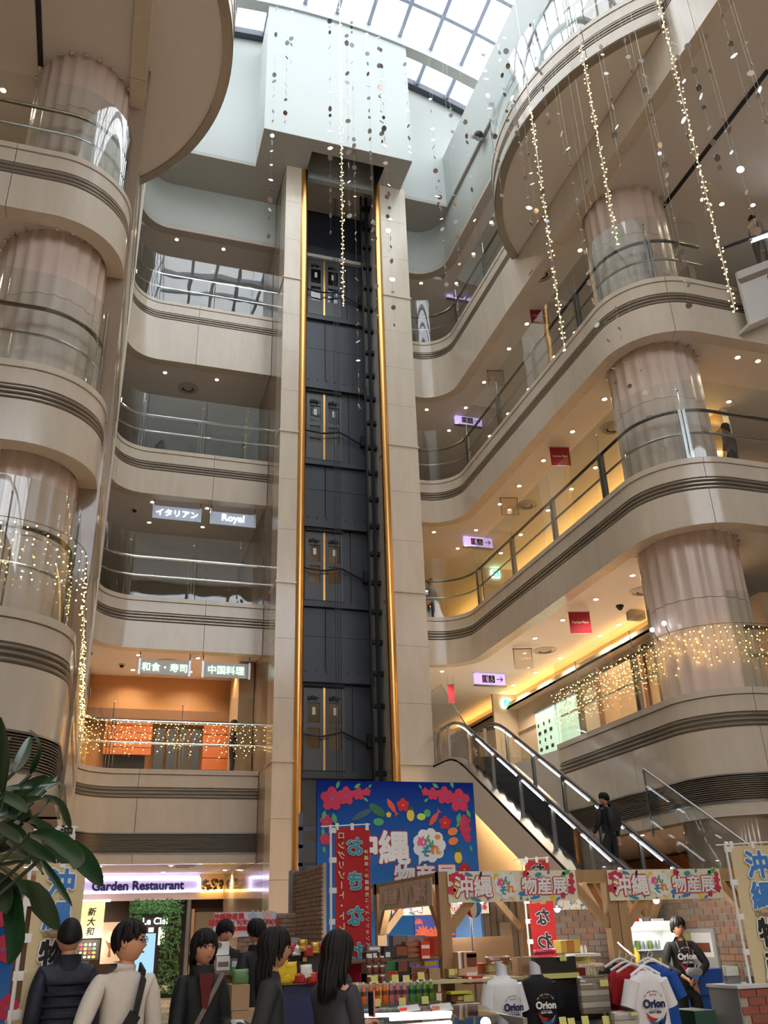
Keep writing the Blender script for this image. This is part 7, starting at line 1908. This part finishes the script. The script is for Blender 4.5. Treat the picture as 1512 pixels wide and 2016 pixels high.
for i, (pts, hw) in enumerate(zip(LV, HW)):
    Y = 2.75 + .5 * ((i * 37) % 10) / 10
    P = [at(x, y, Y=Y + .12 * k * (1 if i % 2 else -1)) for k, (x, y) in enumerate(pts)]
    # smooth midrib
    mid = []
    n = 9
    for k in range(n + 1):
        t = k / n * (len(P) - 1); j = min(int(t), len(P) - 2); u = t - j
        a = P[max(j - 1, 0)]; b = P[j]; c = P[j + 1]; d = P[min(j + 2, len(P) - 1)]
        mid.append(.5 * ((2 * b) + (c - a) * u + (2 * a - 5 * b + 4 * c - d) * u * u + (3 * b - a - 3 * c + d) * u ** 3))
    w = hw * Y / 1850
    mb = MB()
    for k, q in enumerate(mid):
        t = k / n; tg = (mid[min(k + 1, n)] - mid[max(k - 1, 0)]).normalized(); sd = tg.cross(Vector((0.25 * ((i % 3) - 1), -1, .3))).normalized()
        ww = w * (sin(pi * min(1, t * .92 + .06)) ** .75) if 0 < k < n else w * .08
        nn = sd.cross(tg).normalized()
        for s_, lift in ((-1, .25), (-.5, .08), (0, -.06), (.5, .08), (1, .25)): mb.v.append(tuple(q + sd * (ww * s_) + nn * (ww * lift)))
    mb.f = [(k * 5 + s_, k * 5 + s_ + 1, (k + 1) * 5 + s_ + 1, (k + 1) * 5 + s_) for k in range(n) for s_ in range(4)]; mb.mi = [0] * len(mb.f)
    mb.build('leaf', LEAF, pp, ang=180)
    b = mid[0]; m = MB(); m.tube([tuple(b), ((b.x - 1.2) / 2, (b.y + 3.1) / 2, b.z * .72), (-1.3, 3.1, .5)], .006, 5); m.build('leaf_stalk', STEMM, pp)

# ================================================================== people
HAIR = mat('black_hair', (.008, .007, .007), .6, spec=.25, noise=(40, .3)); SKIN = hexmat('skin', (205, 150, 120), .5); LIP = hexmat('lips', (165, 85, 80), .5); EYE = mat('eye_dark', (.01, .008, .008), .2)
EYEW = mat('eye_white', (.75, .73, .70), .3)
def skin_chain(nodes, edges, sub=2, root=0):
    """nodes: (x,y,z,rx,ry) -> smooth skinned mesh data"""
    me = bpy.data.meshes.new('skin_tmp'); me.from_pydata([n[:3] for n in nodes], edges, [])
    o = bpy.data.objects.new('skin_tmp', me)
    md = o.modifiers.new('Skin', 'SKIN'); md.use_smooth_shade = True; md.branch_smoothing = .6
    for i, n in enumerate(nodes):
        sv = me.skin_vertices[0].data[i]; sv.radius = (n[3], n[4] if len(n) > 4 else n[3]); sv.use_root = (i == root)
    ss = o.modifiers.new('Sub', 'SUBSURF'); ss.levels = sub; ss.render_levels = sub
    r = bake(o)
    bpy.data.objects.remove(o); bpy.data.meshes.remove(me)
    return r
def head_mb(h):
    """head about its centre, facing -Y; h = head height"""
    mb = MB(); n, mrows = 24, 18
    for j in range(mrows + 1):
        t = -pi / 2 + pi * j / mrows
        for i in range(n):
            a = 2 * pi * i / n; x, y, z = cos(t) * cos(a), cos(t) * sin(a), sin(t)
            rx, ry, rz = .345, .42, .5
            if z < 0:
                k = -z; rx *= 1 - .30 * k * k; ry *= 1 - .16 * k
                if y < 0: y *= 1 + .10 * k
            fr = max(0, -y)
            d = 0
            if fr > .5:
                d += .085 * math.exp(-((x * .345) / .045) ** 2) * math.exp(-((z + .14) / .13) ** 2)          # nose
                d -= .035 * (math.exp(-((abs(x) * .345 - .13) / .055) ** 2)) * math.exp(-((z - .06) / .09) ** 2)  # sockets
                d += .025 * math.exp(-((x * .345) / .08) ** 2) * math.exp(-((z + .46) / .08) ** 2)          # lips
                d += .03 * math.exp(-((x * .345) / .09) ** 2) * math.exp(-((z + .80) / .12) ** 2)           # chin
            mb.v.append((x * rx * h, (y * ry - d) * h, z * rz * h))
    mb.f = [(j * n + i, j * n + (i + 1) % n, (j + 1) * n + (i + 1) % n, (j + 1) * n + i) for j in range(mrows) for i in range(n)]; mb.mi = [0] * len(mb.f)
    for s in (-1, 1): mb.ball((s * .345 * h, .02 * h, -.02 * h), .11 * h, 8, 6, (.35, .75, 1.15))   # ears
    return mb
def hair_mb(h, style):
    """scalp cap plus overlapping locks that leave the crown; style sets fringe and length"""
    rnd = random.Random(int(h * 1e5) + len(style))
    mb = MB(); n, rows = 28, 10
    def tmin(a):
        back = (sin(a) + 1) / 2; side = abs(cos(a))
        return {'crop': .80 - 1.30 * back - .25 * side * (1 - back), 'short': .52 - .95 * back - .15 * side, 'fringe': .30 - .80 * back - .12 * side, 'bob': .26 - .80 * back, 'long': .28 - .80 * back}[style]
    f = 1.035 if style == 'crop' else 1.03
    def sk(t, a, k): return Vector((cos(t) * cos(a) * .352 * k, cos(t) * sin(a) * .428 * k, sin(t) * .505 * k))
    for j in range(rows + 1):
        for i in range(n):
            a = 2 * pi * i / n; t = pi / 2 - (pi / 2 - tmin(a)) * j / rows
            mb.v.append(tuple(sk(t, a, f) * h))
    mb.f = [(j * n + i, (j + 1) * n + i, (j + 1) * n + (i + 1) % n, j * n + (i + 1) % n) for j in range(rows) for i in range(n)]
    k0 = len(mb.v); mb.v += [(x * .95, y * .95, z * .97) for x, y, z in mb.v[-n:]]; mb.f += [(rows * n + i, k0 + i, k0 + (i + 1) % n, rows * n + (i + 1) % n) for i in range(n)]
    mb.mi = [0] * len(mb.f)
    if style == 'crop': return mb
    drop = {'short': 0, 'fringe': .05, 'bob': .42, 'long': .95}[style]
    for i in range(54):
        a = 2 * pi * (i + rnd.uniform(-.4, .4)) / 54; back = (sin(a) + 1) / 2
        te = tmin(a) + rnd.uniform(-.14, .10); t0 = pi / 2 - rnd.uniform(.02, .5); out = rnd.uniform(1.03, 1.10); sw = rnd.uniform(-.22, .22)
        path = []; m = 6
        for j in range(m + 1): u = j / m; path.append(sk(t0 + (te - t0) * u, a + sw * u, 1.02 + (out - 1.02) * sin(pi * min(1, u * 1.15)) ) * h)
        if drop and back > .30:
            e = path[-1]; L = drop * h * rnd.uniform(.85, 1.1) * min(1, (back - .2) * 1.6)
            for j in (1, 2, 3): path.append(e + Vector((e.x * .10 * j / 3 + rnd.uniform(-.01, .01) * h, (.02 + .05 * back) * h * (1 if j < 3 else .4), -L * j / 3)))
        r = h * rnd.uniform(.045, .07); q = len(path)
        mb.tube(path, r, 6, rs=[r * (.55 + .6 * sin(pi * min(.92, .2 + .75 * j / (q - 1)))) * (1 if j < q - 1 else .35) for j in range(q)])
    return mb
def person(label, x, y, z, H, face, top, trousers, hair='short', pose=None, coat_len=.50, puffy=1.0, neck=(0, 0), glasses=False, collar=None, tilt=0.0, skin=SKIN, shoes=BLACK, hairm=HAIR, sleeves=True, female=False, inner=None):
    """standing figure; face = heading of the body (0 looks to -Y), neck=(turn, nod); pose: hands as local targets"""
    root = thing('person', label, 'person', (x, y, z), face, group='people at the fair' if z < .5 else None)
    s = H / 1.72
    pose = pose or {}
    def N(px, py, pz, r, r2=None): return (px * s, py * s, pz * s, r * s, (r2 or r) * s)
    sh = .160 if not female else .142
    hands = {k: Vector(pose.get(k, (.23 * (1 if k == 'L' else -1), -.06, .80))) for k in 'LR'}
    elb = {}
    for k in 'LR':
        sg = 1 if k == 'L' else -1
        S = Vector((sg * sh, 0, 1.40)); Hd = hands[k]; d = Hd - S; L1, L2 = .29, .26
        D = min(d.length, L1 + L2 - .005); dn = d.normalized()
        aa = (L1 * L1 - L2 * L2 + D * D) / (2 * D); hh = sqrt(max(0, L1 * L1 - aa * aa))
        pole = Vector(pose.get('e' + k, (sg * .12, .9, -.2))); pv = (pole - dn * pole.dot(dn)).normalized()
        elb[k] = S + dn * aa + pv * hh; hands[k] = S + dn * D
    st = pose.get('stride', 0.0)
    hip = .095
    def legs():
        out = {}
        for k in 'LR':
            sg = 1 if k == 'L' else -1; f = st * sg
            out[k] = [(sg * hip, 0, .90), (sg * hip * 1.02, -.06 * f - .02, .48), (sg * hip * 1.02, .5 * f * .55, .07), (sg * hip * 1.05, .5 * f * .55 - .15, .04)]
        return out
    LG = legs()
    def body_nodes(g, upto):
        nodes = [N(0, 0, .93, .135 * g, .105 * g), N(0, -.005, 1.08, .125 * g, .095 * g), N(0, 0, 1.24, .125 * g, .088 * g), N(0, .01, 1.37, .088 * g, .068 * g), N(0, .005, 1.47, .046, .048)]
        edges = [(0, 1), (1, 2), (2, 3), (3, 4)]
        return nodes, edges
    # body: one continuous figure
    nodes, edges = body_nodes(1, 0)
    nodes.append(N(0, -.01, 1.56, .052)); edges.append((4, 5))
    for k in 'LR':
        sg = 1 if k == 'L' else -1; e, hnd = elb[k], hands[k]; b = len(nodes)
        nodes += [N(sg * sh * .85, 0, 1.395, .042), N(e.x, e.y, e.z, .036), N(hnd.x, hnd.y, hnd.z, .028)]; edges += [(3, b), (b, b + 1), (b + 1, b + 2)]
        # hand: palm then five fingers
        dv = (hnd - e).normalized(); side = Vector((0, 0, 1)).cross(dv); side = side.normalized() if side.length > .1 else Vector((1, 0, 0)); nrm = dv.cross(side)
        palm = hnd + dv * .075; p = len(nodes); nodes.append(N(palm.x, palm.y, palm.z, .034, .018)); edges.append((b + 2, p))
        curl = pose.get('curl', .5)
        for fi, (off, ln) in enumerate(((-.032, .062), (-.011, .072), (.011, .068), (.032, .052))):
            q0 = palm + side * off + dv * .02; q1 = q0 + dv * ln * .5 - nrm * ln * .25 * curl; q2 = q1 + dv * ln * (.5 - .45 * curl) - nrm * ln * .55 * curl
            q = len(nodes); nodes += [N(*q0, .0095), N(*q1, .0088), N(*q2, .0075)]; edges += [(p, q), (q, q + 1), (q + 1, q + 2)]
        q0 = hnd + dv * .03 - side * .036 * sg; q1 = q0 + dv * .035 - side * .018 * sg; q = len(nodes); nodes += [N(*q0, .011), N(*q1, .009)]; edges += [(b + 2, q), (q, q + 1)]
        b = len(nodes); l = LG[k]; nodes += [N(*l[0], .085), N(*l[1], .058), N(*l[2], .04), N(*l[3], .035)]; edges += [(0, b), (b, b + 1), (b + 1, b + 2), (b + 2, b + 3)]
    me = skin_chain(nodes, edges, 2)
    # head joined into the same body mesh
    hz = H - .115 * s * 1.0; hh = .235 * s
    Mh = Matrix.Translation((0, -.02 * s, hz)) @ Matrix.Rotation(neck[0], 4, 'Z') @ Matrix.Rotation(neck[1], 4, 'X')
    hm = head_mb(hh).xf(Mh)
    nv = len(me.vertices); V = [tuple(v.co) for v in me.vertices] + hm.v; Fc = [tuple(p.vertices) for p in me.polygons] + [tuple(i + nv for i in f) for f in hm.f]
    bpy.data.meshes.remove(me)
    mb = MB(); mb.v = V; mb.f = Fc; mb.mi = [0] * len(Fc)
    inst(mb.mesh('body', skin, True, 80), 'body', (0, 0, 0), root)
    # hair and face
    inst(hair_mb(hh, hair).xf(Mh).mesh('hair', hairm, True, 180), 'hair', (0, 0, 0), root)
    for sx in (-1, 1):
        inst(MB().ball((sx * .125 * hh, -.375 * hh, .045 * hh), .055 * hh, 8, 6, (1, .5, .62)).xf(Mh).mesh('eye', EYE), 'eye', (0, 0, 0), root)
        inst(MB().cbox((sx * .13 * hh, -.405 * hh, .125 * hh), (.13 * hh, .02 * hh, .022 * hh)).xf(Mh).mesh('eyebrow', hairm, False), 'eyebrow', (0, 0, 0), root)
    inst(MB().ball((0, -.40 * hh, -.245 * hh), .075 * hh, 10, 6, (1, .35, .30)).xf(Mh).mesh('mouth', LIP), 'mouth', (0, 0, 0), root)
    if glasses:
        g = MB()
        for sx in (-1, 1): g.tube([(sx * .135 * hh + .085 * hh * cos(a / 10 * 2 * pi), -.43 * hh, .045 * hh + .065 * hh * sin(a / 10 * 2 * pi)) for a in range(11)], .008 * hh, 4); g.tube([(sx * .22 * hh, -.42 * hh, .06 * hh), (sx * .36 * hh, 0, .05 * hh)], .008 * hh, 4)
        g.tube([(-.05 * hh, -.44 * hh, .05 * hh), (.05 * hh, -.44 * hh, .05 * hh)], .008 * hh, 4)
        inst(g.xf(Mh).mesh('spectacles', BLACK), 'spectacles', (0, 0, 0), root)
    # upper garment: shell over torso and arms
    g = 1.10 * puffy
    nodes = [N(0, 0, .86 - (coat_len - .50), .138 * g, .112 * g), N(0, 0, 1.06, .128 * g, .102 * g), N(0, 0, 1.24, .136 * g, .10 * g), N(0, .01, 1.385, .115 * g, .088 * g), N(0, .006, 1.46, .080, .076), N(0, .004, 1.495, .068, .066)]
    edges = [(0, 1), (1, 2), (2, 3), (3, 4), (4, 5)]
    for k in 'LR':
        sg = 1 if k == 'L' else -1; e, hnd = elb[k], hands[k]; b = len(nodes); w = e + (hnd - e) * (.94 if sleeves else .0)
        nodes += [N(sg * sh * .92, .005, 1.40, .060 * puffy), N((e.x + sg * sh) / 2, e.y / 2, (e.z + 1.40) / 2, .057 * puffy), N(e.x, e.y, e.z, .052 * puffy), N(w.x, w.y, w.z, .044 * puffy)]
        edges += [(3, b), (b, b + 1), (b + 1, b + 2), (b + 2, b + 3)]
    tm_ = skin_chain(nodes, edges, 2); tm_.name = 'top'; tm_.materials.clear(); tm_.materials.append(top)
    tm_.polygons.foreach_set('use_smooth', [True] * len(tm_.polygons)); inst(tm_, 'coat' if puffy > 1.05 else 'top', (0, 0, 0), root)
    if collar: inst(loft([(0, .0, 1.40 * s, .10 * s, .09 * s), (0, .0, 1.46 * s, .092 * s, .088 * s), (0, .015, 1.495 * s, .088 * s, .086 * s), (0, .015, 1.49 * s, .070 * s, .07 * s), (0, 0, 1.42 * s, .06 * s, .06 * s)], 18).mesh('collar', collar), 'collar', (0, 0, 0), root)
    nodes = [N(0, 0, .93, .142, .112), N(0, 0, 1.10, .128, .098)]; edges = [(0, 1)]
    for k in 'LR':
        b = len(nodes); l = LG[k]; nodes += [N(l[0][0], l[0][1], .82, .098), N(*l[1], .072), N(*l[2], .056)]; edges += [(0, b), (b, b + 1), (b + 1, b + 2)]
    tr_ = skin_chain(nodes, edges, 2); tr_.materials.clear(); tr_.materials.append(trousers); tr_.polygons.foreach_set('use_smooth', [True] * len(tr_.polygons)); inst(tr_, 'trousers', (0, 0, 0), root)
    for k in 'LR':
        l = LG[k]; inst(MB().ball((l[3][0] * s, (l[3][1] + .06) * s, .05 * s), .13 * s, 12, 8, (.38, 1.0, .40)).mesh('shoe', shoes), 'shoe', (0, 0, 0), root)
    return root, s, elb, hands, Mh, hh
NAVYC = hexmat('navy_quilt', (28, 34, 52), .6, bump=(18, .4)); KNIT = hexmat('cream_knit', (205, 198, 188), .9, bump=(40, .2)); BLKC = hexmat('black_coat', (20, 22, 26), .7, bump=(12, .3)); GREYC = hexmat('charcoal_coat', (42, 46, 48), .8); DENIM = hexmat('dark_denim', (30, 34, 48), .8); GREY2 = hexmat('slate_jacket', (50, 52, 60), .7); BLKT = hexmat('black_cotton', (14, 14, 16), .8); WINE = hexmat('wine_knit', (95, 25, 28), .8); TROU = hexmat('black_trousers', (18, 18, 20), .8)
def head_at(px, py, Y): return pt(px, py, Y)
# man in the navy quilted jacket, back to the viewer
p = head_at(142, 1808, 7.3); r_, s_, *_x = person('balding man in a navy quilted jacket seen from behind', p.x, 7.3, 0, p.z, pi + .25, NAVYC, DENIM, 'crop', {'L': (.22, -.05, .82), 'R': (-.22, -.02, .82)}, .60, 1.14, (-.2, .1), collar=NAVYC)
for i in range(7):
    z = (.92 + i * .066) * s_; k_ = .150 + .004 * i; inst(loft([(0, 0, z, k_ * s_, (k_ - .026) * s_), (0, 0, z + .010 * s_, (k_ + .003) * s_, (k_ - .023) * s_), (0, 0, z + .020 * s_, k_ * s_, (k_ - .026) * s_)], 28).mesh('quilt_seam', hexmat('navy_seam', (20, 24, 40), .7)), 'quilt_seam', (0, 0, 0), r_)
# man in the cream sweater with sling bag
p = head_at(256, 1815, 6.3); r_, s_, el_, hd_, *_x = person('bespectacled man in a cream sweater with a black sling bag, looking aside', p.x, 6.3, 0, p.z, .25, KNIT, DENIM, 'short', {'L': (.25, -.02, .82), 'R': (-.12, -.24, 1.02), 'eR': (-.8, .4, -.4)}, .52, 1.06, (.95, 0), glasses=True)
sb_ = MB(); strap = [(.09, .02, 1.455), (.09, -.085, 1.41), (.03, -.165, 1.22), (-.08, -.175, 1.05), (-.16, -.13, .97)]
for a, b in zip(strap, strap[1:]): sb_.bar(tuple(Vector(a) * s_), tuple(Vector(b) * s_), .012, .075)
sl = thing('sling_bag', 'black sling bag worn across the cream sweater', 'bag', (0, 0, 0)); sl.parent = None
sl.location = r_.location; sl.rotation_euler = r_.rotation_euler
inst(sb_.mesh('strap', BLKC), 'strap', (0, 0, 0), sl)
inst(loft([(-.06 * s_, -.20 * s_, .93 * s_, .10 * s_, .03 * s_), (-.05 * s_, -.205 * s_, 1.02 * s_, .12 * s_, .045 * s_), (-.02 * s_, -.20 * s_, 1.12 * s_, .09 * s_, .035 * s_), (0, -.19 * s_, 1.17 * s_, .04 * s_, .02 * s_)], 16).mesh('pouch', BLKC), 'pouch', (0, 0, 0), sl)
jk = thing('folded_jacket', 'black jacket carried over the arm of the man in the cream sweater', 'jacket', r_.location, .25)
inst(loft([(-.26 * s_, -.10 * s_, .66 * s_, .12 * s_, .10 * s_), (-.25 * s_, -.13 * s_, .85 * s_, .14 * s_, .12 * s_), (-.23 * s_, -.15 * s_, 1.0 * s_, .13 * s_, .12 * s_), (-.21 * s_, -.13 * s_, 1.08 * s_, .09 * s_, .09 * s_)], 16).mesh('cloth', BLKC), 'cloth', (0, 0, 0), jk)
# smiling woman with the suitcase
p = head_at(402, 1832, 7.0); r_, s_, el_, hd_, *_x = person('smiling woman in a black hooded coat holding a suitcase and plaid scarf', p.x, 7.0, 0, p.z, .1, BLKC, TROU, 'bob', {'R': (-.20, -.20, .90), 'L': (.16, -.24, 1.06), 'curl': .9}, 0.72, 1.12, (.25, 0), female=True, collar=BLKC, glasses=True)
inst(MB().prism_y([(-.015 * s_, 1.22 * s_), (.02 * s_, 1.22 * s_), (.055 * s_, 1.44 * s_), (-.05 * s_, 1.44 * s_)], -.142 * s_, -.10 * s_).mesh('sweater', WINE, False), 'sweater', (0, 0, 0), r_)
st_ = MB(); st_.bar(tuple(Vector((.13, -.10, 1.44)) * s_), tuple(Vector((-.14, -.17, .98)) * s_), .012, .03); inst(st_.mesh('bag_strap', hexmat('taupe_strap', (120, 112, 105), .6)), 'bag_strap', (0, 0, 0), r_)
RZ = Matrix.Rotation(.1, 3, 'Z'); base = Vector(r_.location)
h = base + RZ @ (hd_['R'] * s_); hx, hy = h.x + .01, h.y - .08
sc2 = thing('suitcase', 'suitcase with a tall two-rod handle held by the smiling woman', 'suitcase', (hx, hy, 0), .1)
for dx in (-.055, .055): inst(MB().tube([(dx, 0, .5), (dx, 0, .86 * s_)], .009, 6).mesh('handle_rod', SATIN), 'handle_rod', (0, 0, 0), sc2)
inst(MB().cbox((0, 0, .87 * s_), (.15, .035, .03)).mesh('grip', BLKC, False), 'grip', (0, 0, 0), sc2)
inst(loft([(0, 0, .06, .17, .11), (0, 0, .08, .19, .12), (0, 0, .48, .19, .12), (0, 0, .51, .17, .11)], 20).mesh('shell', hexmat('case_grey', (70, 72, 76), .4)), 'shell', (0, 0, 0), sc2)
for dx in (-.14, .14): inst(MB().ball((dx, 0, .03), .03, 8, 6).mesh('wheel', BLKC), 'wheel', (0, 0, 0), sc2)
def plaid():
    m = mat('plaid_wool', (.8, .8, .8), .9); nt = m.node_tree; b = nt.nodes['Principled BSDF']; g = nt.nodes.new('ShaderNodeNewGeometry'); mp = nt.nodes.new('ShaderNodeMapping'); mp.inputs['Scale'].default_value = (12, 12, 12); mp.inputs['Rotation'].default_value = (0, .25, 0)
    ck = nt.nodes.new('ShaderNodeTexChecker'); ck.inputs['Scale'].default_value = 1.0; ck.inputs['Color1'].default_value = (.62, .60, .56, 1); ck.inputs['Color2'].default_value = (.035, .04, .06, 1)
    nt.links.new(g.outputs['Position'], mp.inputs['Vector']); nt.links.new(mp.outputs['Vector'], ck.inputs['Vector']); nt.links.new(ck.outputs['Color'], b.inputs['Base Color']); return m
hL = base + RZ @ (hd_['L'] * s_)
sfw = thing('plaid_coat', 'black and white plaid coat draped over the smiling woman\'s arm', 'coat', (hL.x + .10, hL.y + .02, .5))
inst(loft([(.07, .0, -.02, .13, .07), (.05, 0, .25, .12, .08), (.02, 0, .45, .11, .08), (-.02, 0, .56, .09, .08), (-.05, 0, .60, .04, .05)], 18).mesh('cloth', plaid()), 'cloth', (0, 0, 0), sfw)
sfg = thing('grey_scarf', 'light grey scarf hanging from the smiling woman\'s hand', 'scarf', (hL.x - .06, hL.y - .08, .6))
inst(loft([(0, 0, -.05, .06, .03), (0, 0, .2, .06, .035), (.01, 0, .40, .05, .03), (.02, 0, .47, .03, .025)], 12).mesh('cloth', hexmat('grey_wool', (120, 118, 116), .9)), 'cloth', (0, 0, 0), sfg)
# cashier and customer
p = head_at(443, 1812, 11.2); person('cashier in a black top behind the register screen', p.x, 11.2, 0, p.z, .15, BLKT, TROU, 'fringe', {'L': (.2, -.28, 1.05), 'R': (-.2, -.28, 1.05)}, .5, 1.0, (.2, .25))
p = head_at(508, 1811, 10.0); person('customer in a black padded jacket at the cash desk seen from behind', p.x, 10.0, 0, p.z, pi + .35, BLKC, TROU, 'short', {'R': (-.22, -.2, 1.0), 'L': (.24, -.1, .95)}, .6, 1.14, (0, .1), collar=BLKC)
# two women walking past close to the camera
p = head_at(535, 1830, 6.0); person('long haired woman in a charcoal coat walking past the snack stand', p.x, 6.0, 0, p.z, pi / 2 - .15, GREYC, TROU, 'long', {'L': (.2, -.15, .85), 'R': (-.2, .1, .85), 'stride': .8}, .72, 1.1, (.1, .05), female=True)
p = head_at(660, 1835, 5.6); r_, s_, el_, hd_, *_x = person('dark haired woman in a slate jacket holding a pink phone by the red banner', p.x, 5.6, 0, p.z, pi / 2 + .55, GREY2, TROU, 'long', {'L': (.12, -.34, 1.18), 'R': (-.08, -.32, 1.16), 'curl': .9}, .62, 1.12, (.2, .2), female=True)
RZ = Matrix.Rotation(pi / 2 + .55, 3, 'Z'); h = Vector(r_.location) + RZ @ ((hd_['L'] + Vector((-.02, -.10, .05))) * s_)
ph = thing('phone', 'pink phone case held by the woman in the slate jacket', 'phone', tuple(h), pi / 2 + .2)
inst(MB().cbox((0, 0, .06), (.07, .010, .14)).mesh('case', hexmat('phone_pink', (215, 130, 135), .4), False), 'case', (0, 0, 0), ph); inst(MB().cbox((0, .007, .06), (.06, .003, .12)).mesh('screen', BLACK, False), 'screen', (0, 0, 0), ph)
# staff member at the clothing stall
p = head_at(1331, 1806, 10.9); r_, s_, el_, hd_, *_x = person('staff member in a black printed long-sleeved shirt holding a pack', p.x, 10.9, 0, p.z, -.32, BLKT, TROU, 'fringe', {'L': (.10, -.26, 1.05), 'R': (-.10, -.27, 1.03), 'eL': (.9, .3, -.3), 'eR': (-.9, .3, -.3), 'curl': .8}, .52, 1.05, (.1, .1), glasses=True)
shirt_print(r_, .02, -.150 * s_, 1.24 * s_, .82, True)
lz = MB(); lz.tube([tuple(Vector((-.07, -.04, 1.47)) * s_), tuple(Vector((-.06, -.15, 1.30)) * s_), tuple(Vector((0, -.175, 1.15)) * s_), tuple(Vector((.06, -.15, 1.30)) * s_), tuple(Vector((.07, -.04, 1.47)) * s_)], .004, 5); inst(lz.mesh('lanyard', PGREY), 'lanyard', (0, 0, 0), r_)
RZ = Matrix.Rotation(-.32, 3, 'Z'); h = Vector(r_.location) + RZ @ (Vector((.02, -.36, 1.05)) * s_)
pk = thing('towel_roll', 'grey packaged roll held by the staff member', 'pack', tuple(h), -.32)
inst(loft([(0, 0, -.02, .05, .035), (0, 0, .01, .10, .045), (0, 0, .05, .105, .045), (0, 0, .08, .07, .035)], 16).mesh('wrap', hexmat('roll_grey', (150, 150, 155), .5)), 'wrap', (0, 0, 0), pk)
inst(MB().cbox((-.01, -.055, -.02), (.07, .008, .05)).mesh('blue_label', BLUEP, False), 'blue_label', (0, 0, 0), pk)
# man with backpack on the escalator
ye = 15.55; ze = step_z(ye + .1) + .02
p = at(1200, 1562, Y=ye)
r_, s_, *_x = person('man in black with a backpack riding up the escalator', 9.28, ye, ze, max(1.62, min(1.80, p.z - ze)), pi + .12, BLKC, TROU, 'short', {'L': (.24, -.2, .95), 'R': (-.26, -.05, .85)}, .52, 1.12, (.55, .1))
bpk = thing('backpack', 'black backpack worn by the man on the escalator', 'backpack', r_.location, pi + .12)
inst(loft([(0, .20 * s_, .98 * s_, .13 * s_, .06 * s_), (0, .23 * s_, 1.1 * s_, .15 * s_, .09 * s_), (0, .22 * s_, 1.3 * s_, .15 * s_, .08 * s_), (0, .18 * s_, 1.42 * s_, .10 * s_, .05 * s_)], 18).mesh('bag', hexmat('bag_black', (26, 27, 31), .7)), 'bag', (0, 0, 0), bpk)
sp = MB()
for sx in (-1, 1): sp.tube([(sx * .09 * s_, .17 * s_, 1.40 * s_), (sx * .12 * s_, .02 * s_, 1.49 * s_), (sx * .13 * s_, -.13 * s_, 1.34 * s_), (sx * .15 * s_, -.05 * s_, 1.12 * s_), (sx * .12 * s_, .15 * s_, 1.02 * s_)], .018 * s_, 6)
inst(sp.mesh('strap', BLKC), 'strap', (0, 0, 0), bpk)
# people up on the galleries
def upper(label, px, py, Y, k, face, topm, hair='short', H=1.68):
    c = at(px, py, Y=Y); person(label, c.x, Y, Z[k] - .03, H, face, topm, TROU, hair, {}, .55, 1.1)
upper('person in dark clothes standing on the rear second-floor gallery', 457, 1480, 26.2, 1, pi / 2, BLKC)
upper('person in a grey top standing beside the lift on the third floor', 846, 1130, 25.9, 2, .4, hexmat('grey_top', (120, 122, 128), .8))
upper('dark haired person behind the third-floor rail near the pink column', 1438, 880, 14.6, 2, pi + .3, hexmat('taupe_top', (95, 80, 72), .8), 'bob', 1.62)

c = at(1478, 425, Y=13.75); person('person in pale clothes riding the white upper escalator at the picture edge', c.x, 13.75, c.z - 1.68, 1.68, pi / 2 + .3, hexmat('pale_top', (150, 135, 125), .8), TROU, 'short', {'L': (.2, -.3, 1.0)}, .55, 1.0)
bpy.data.scenes.remove(_work)
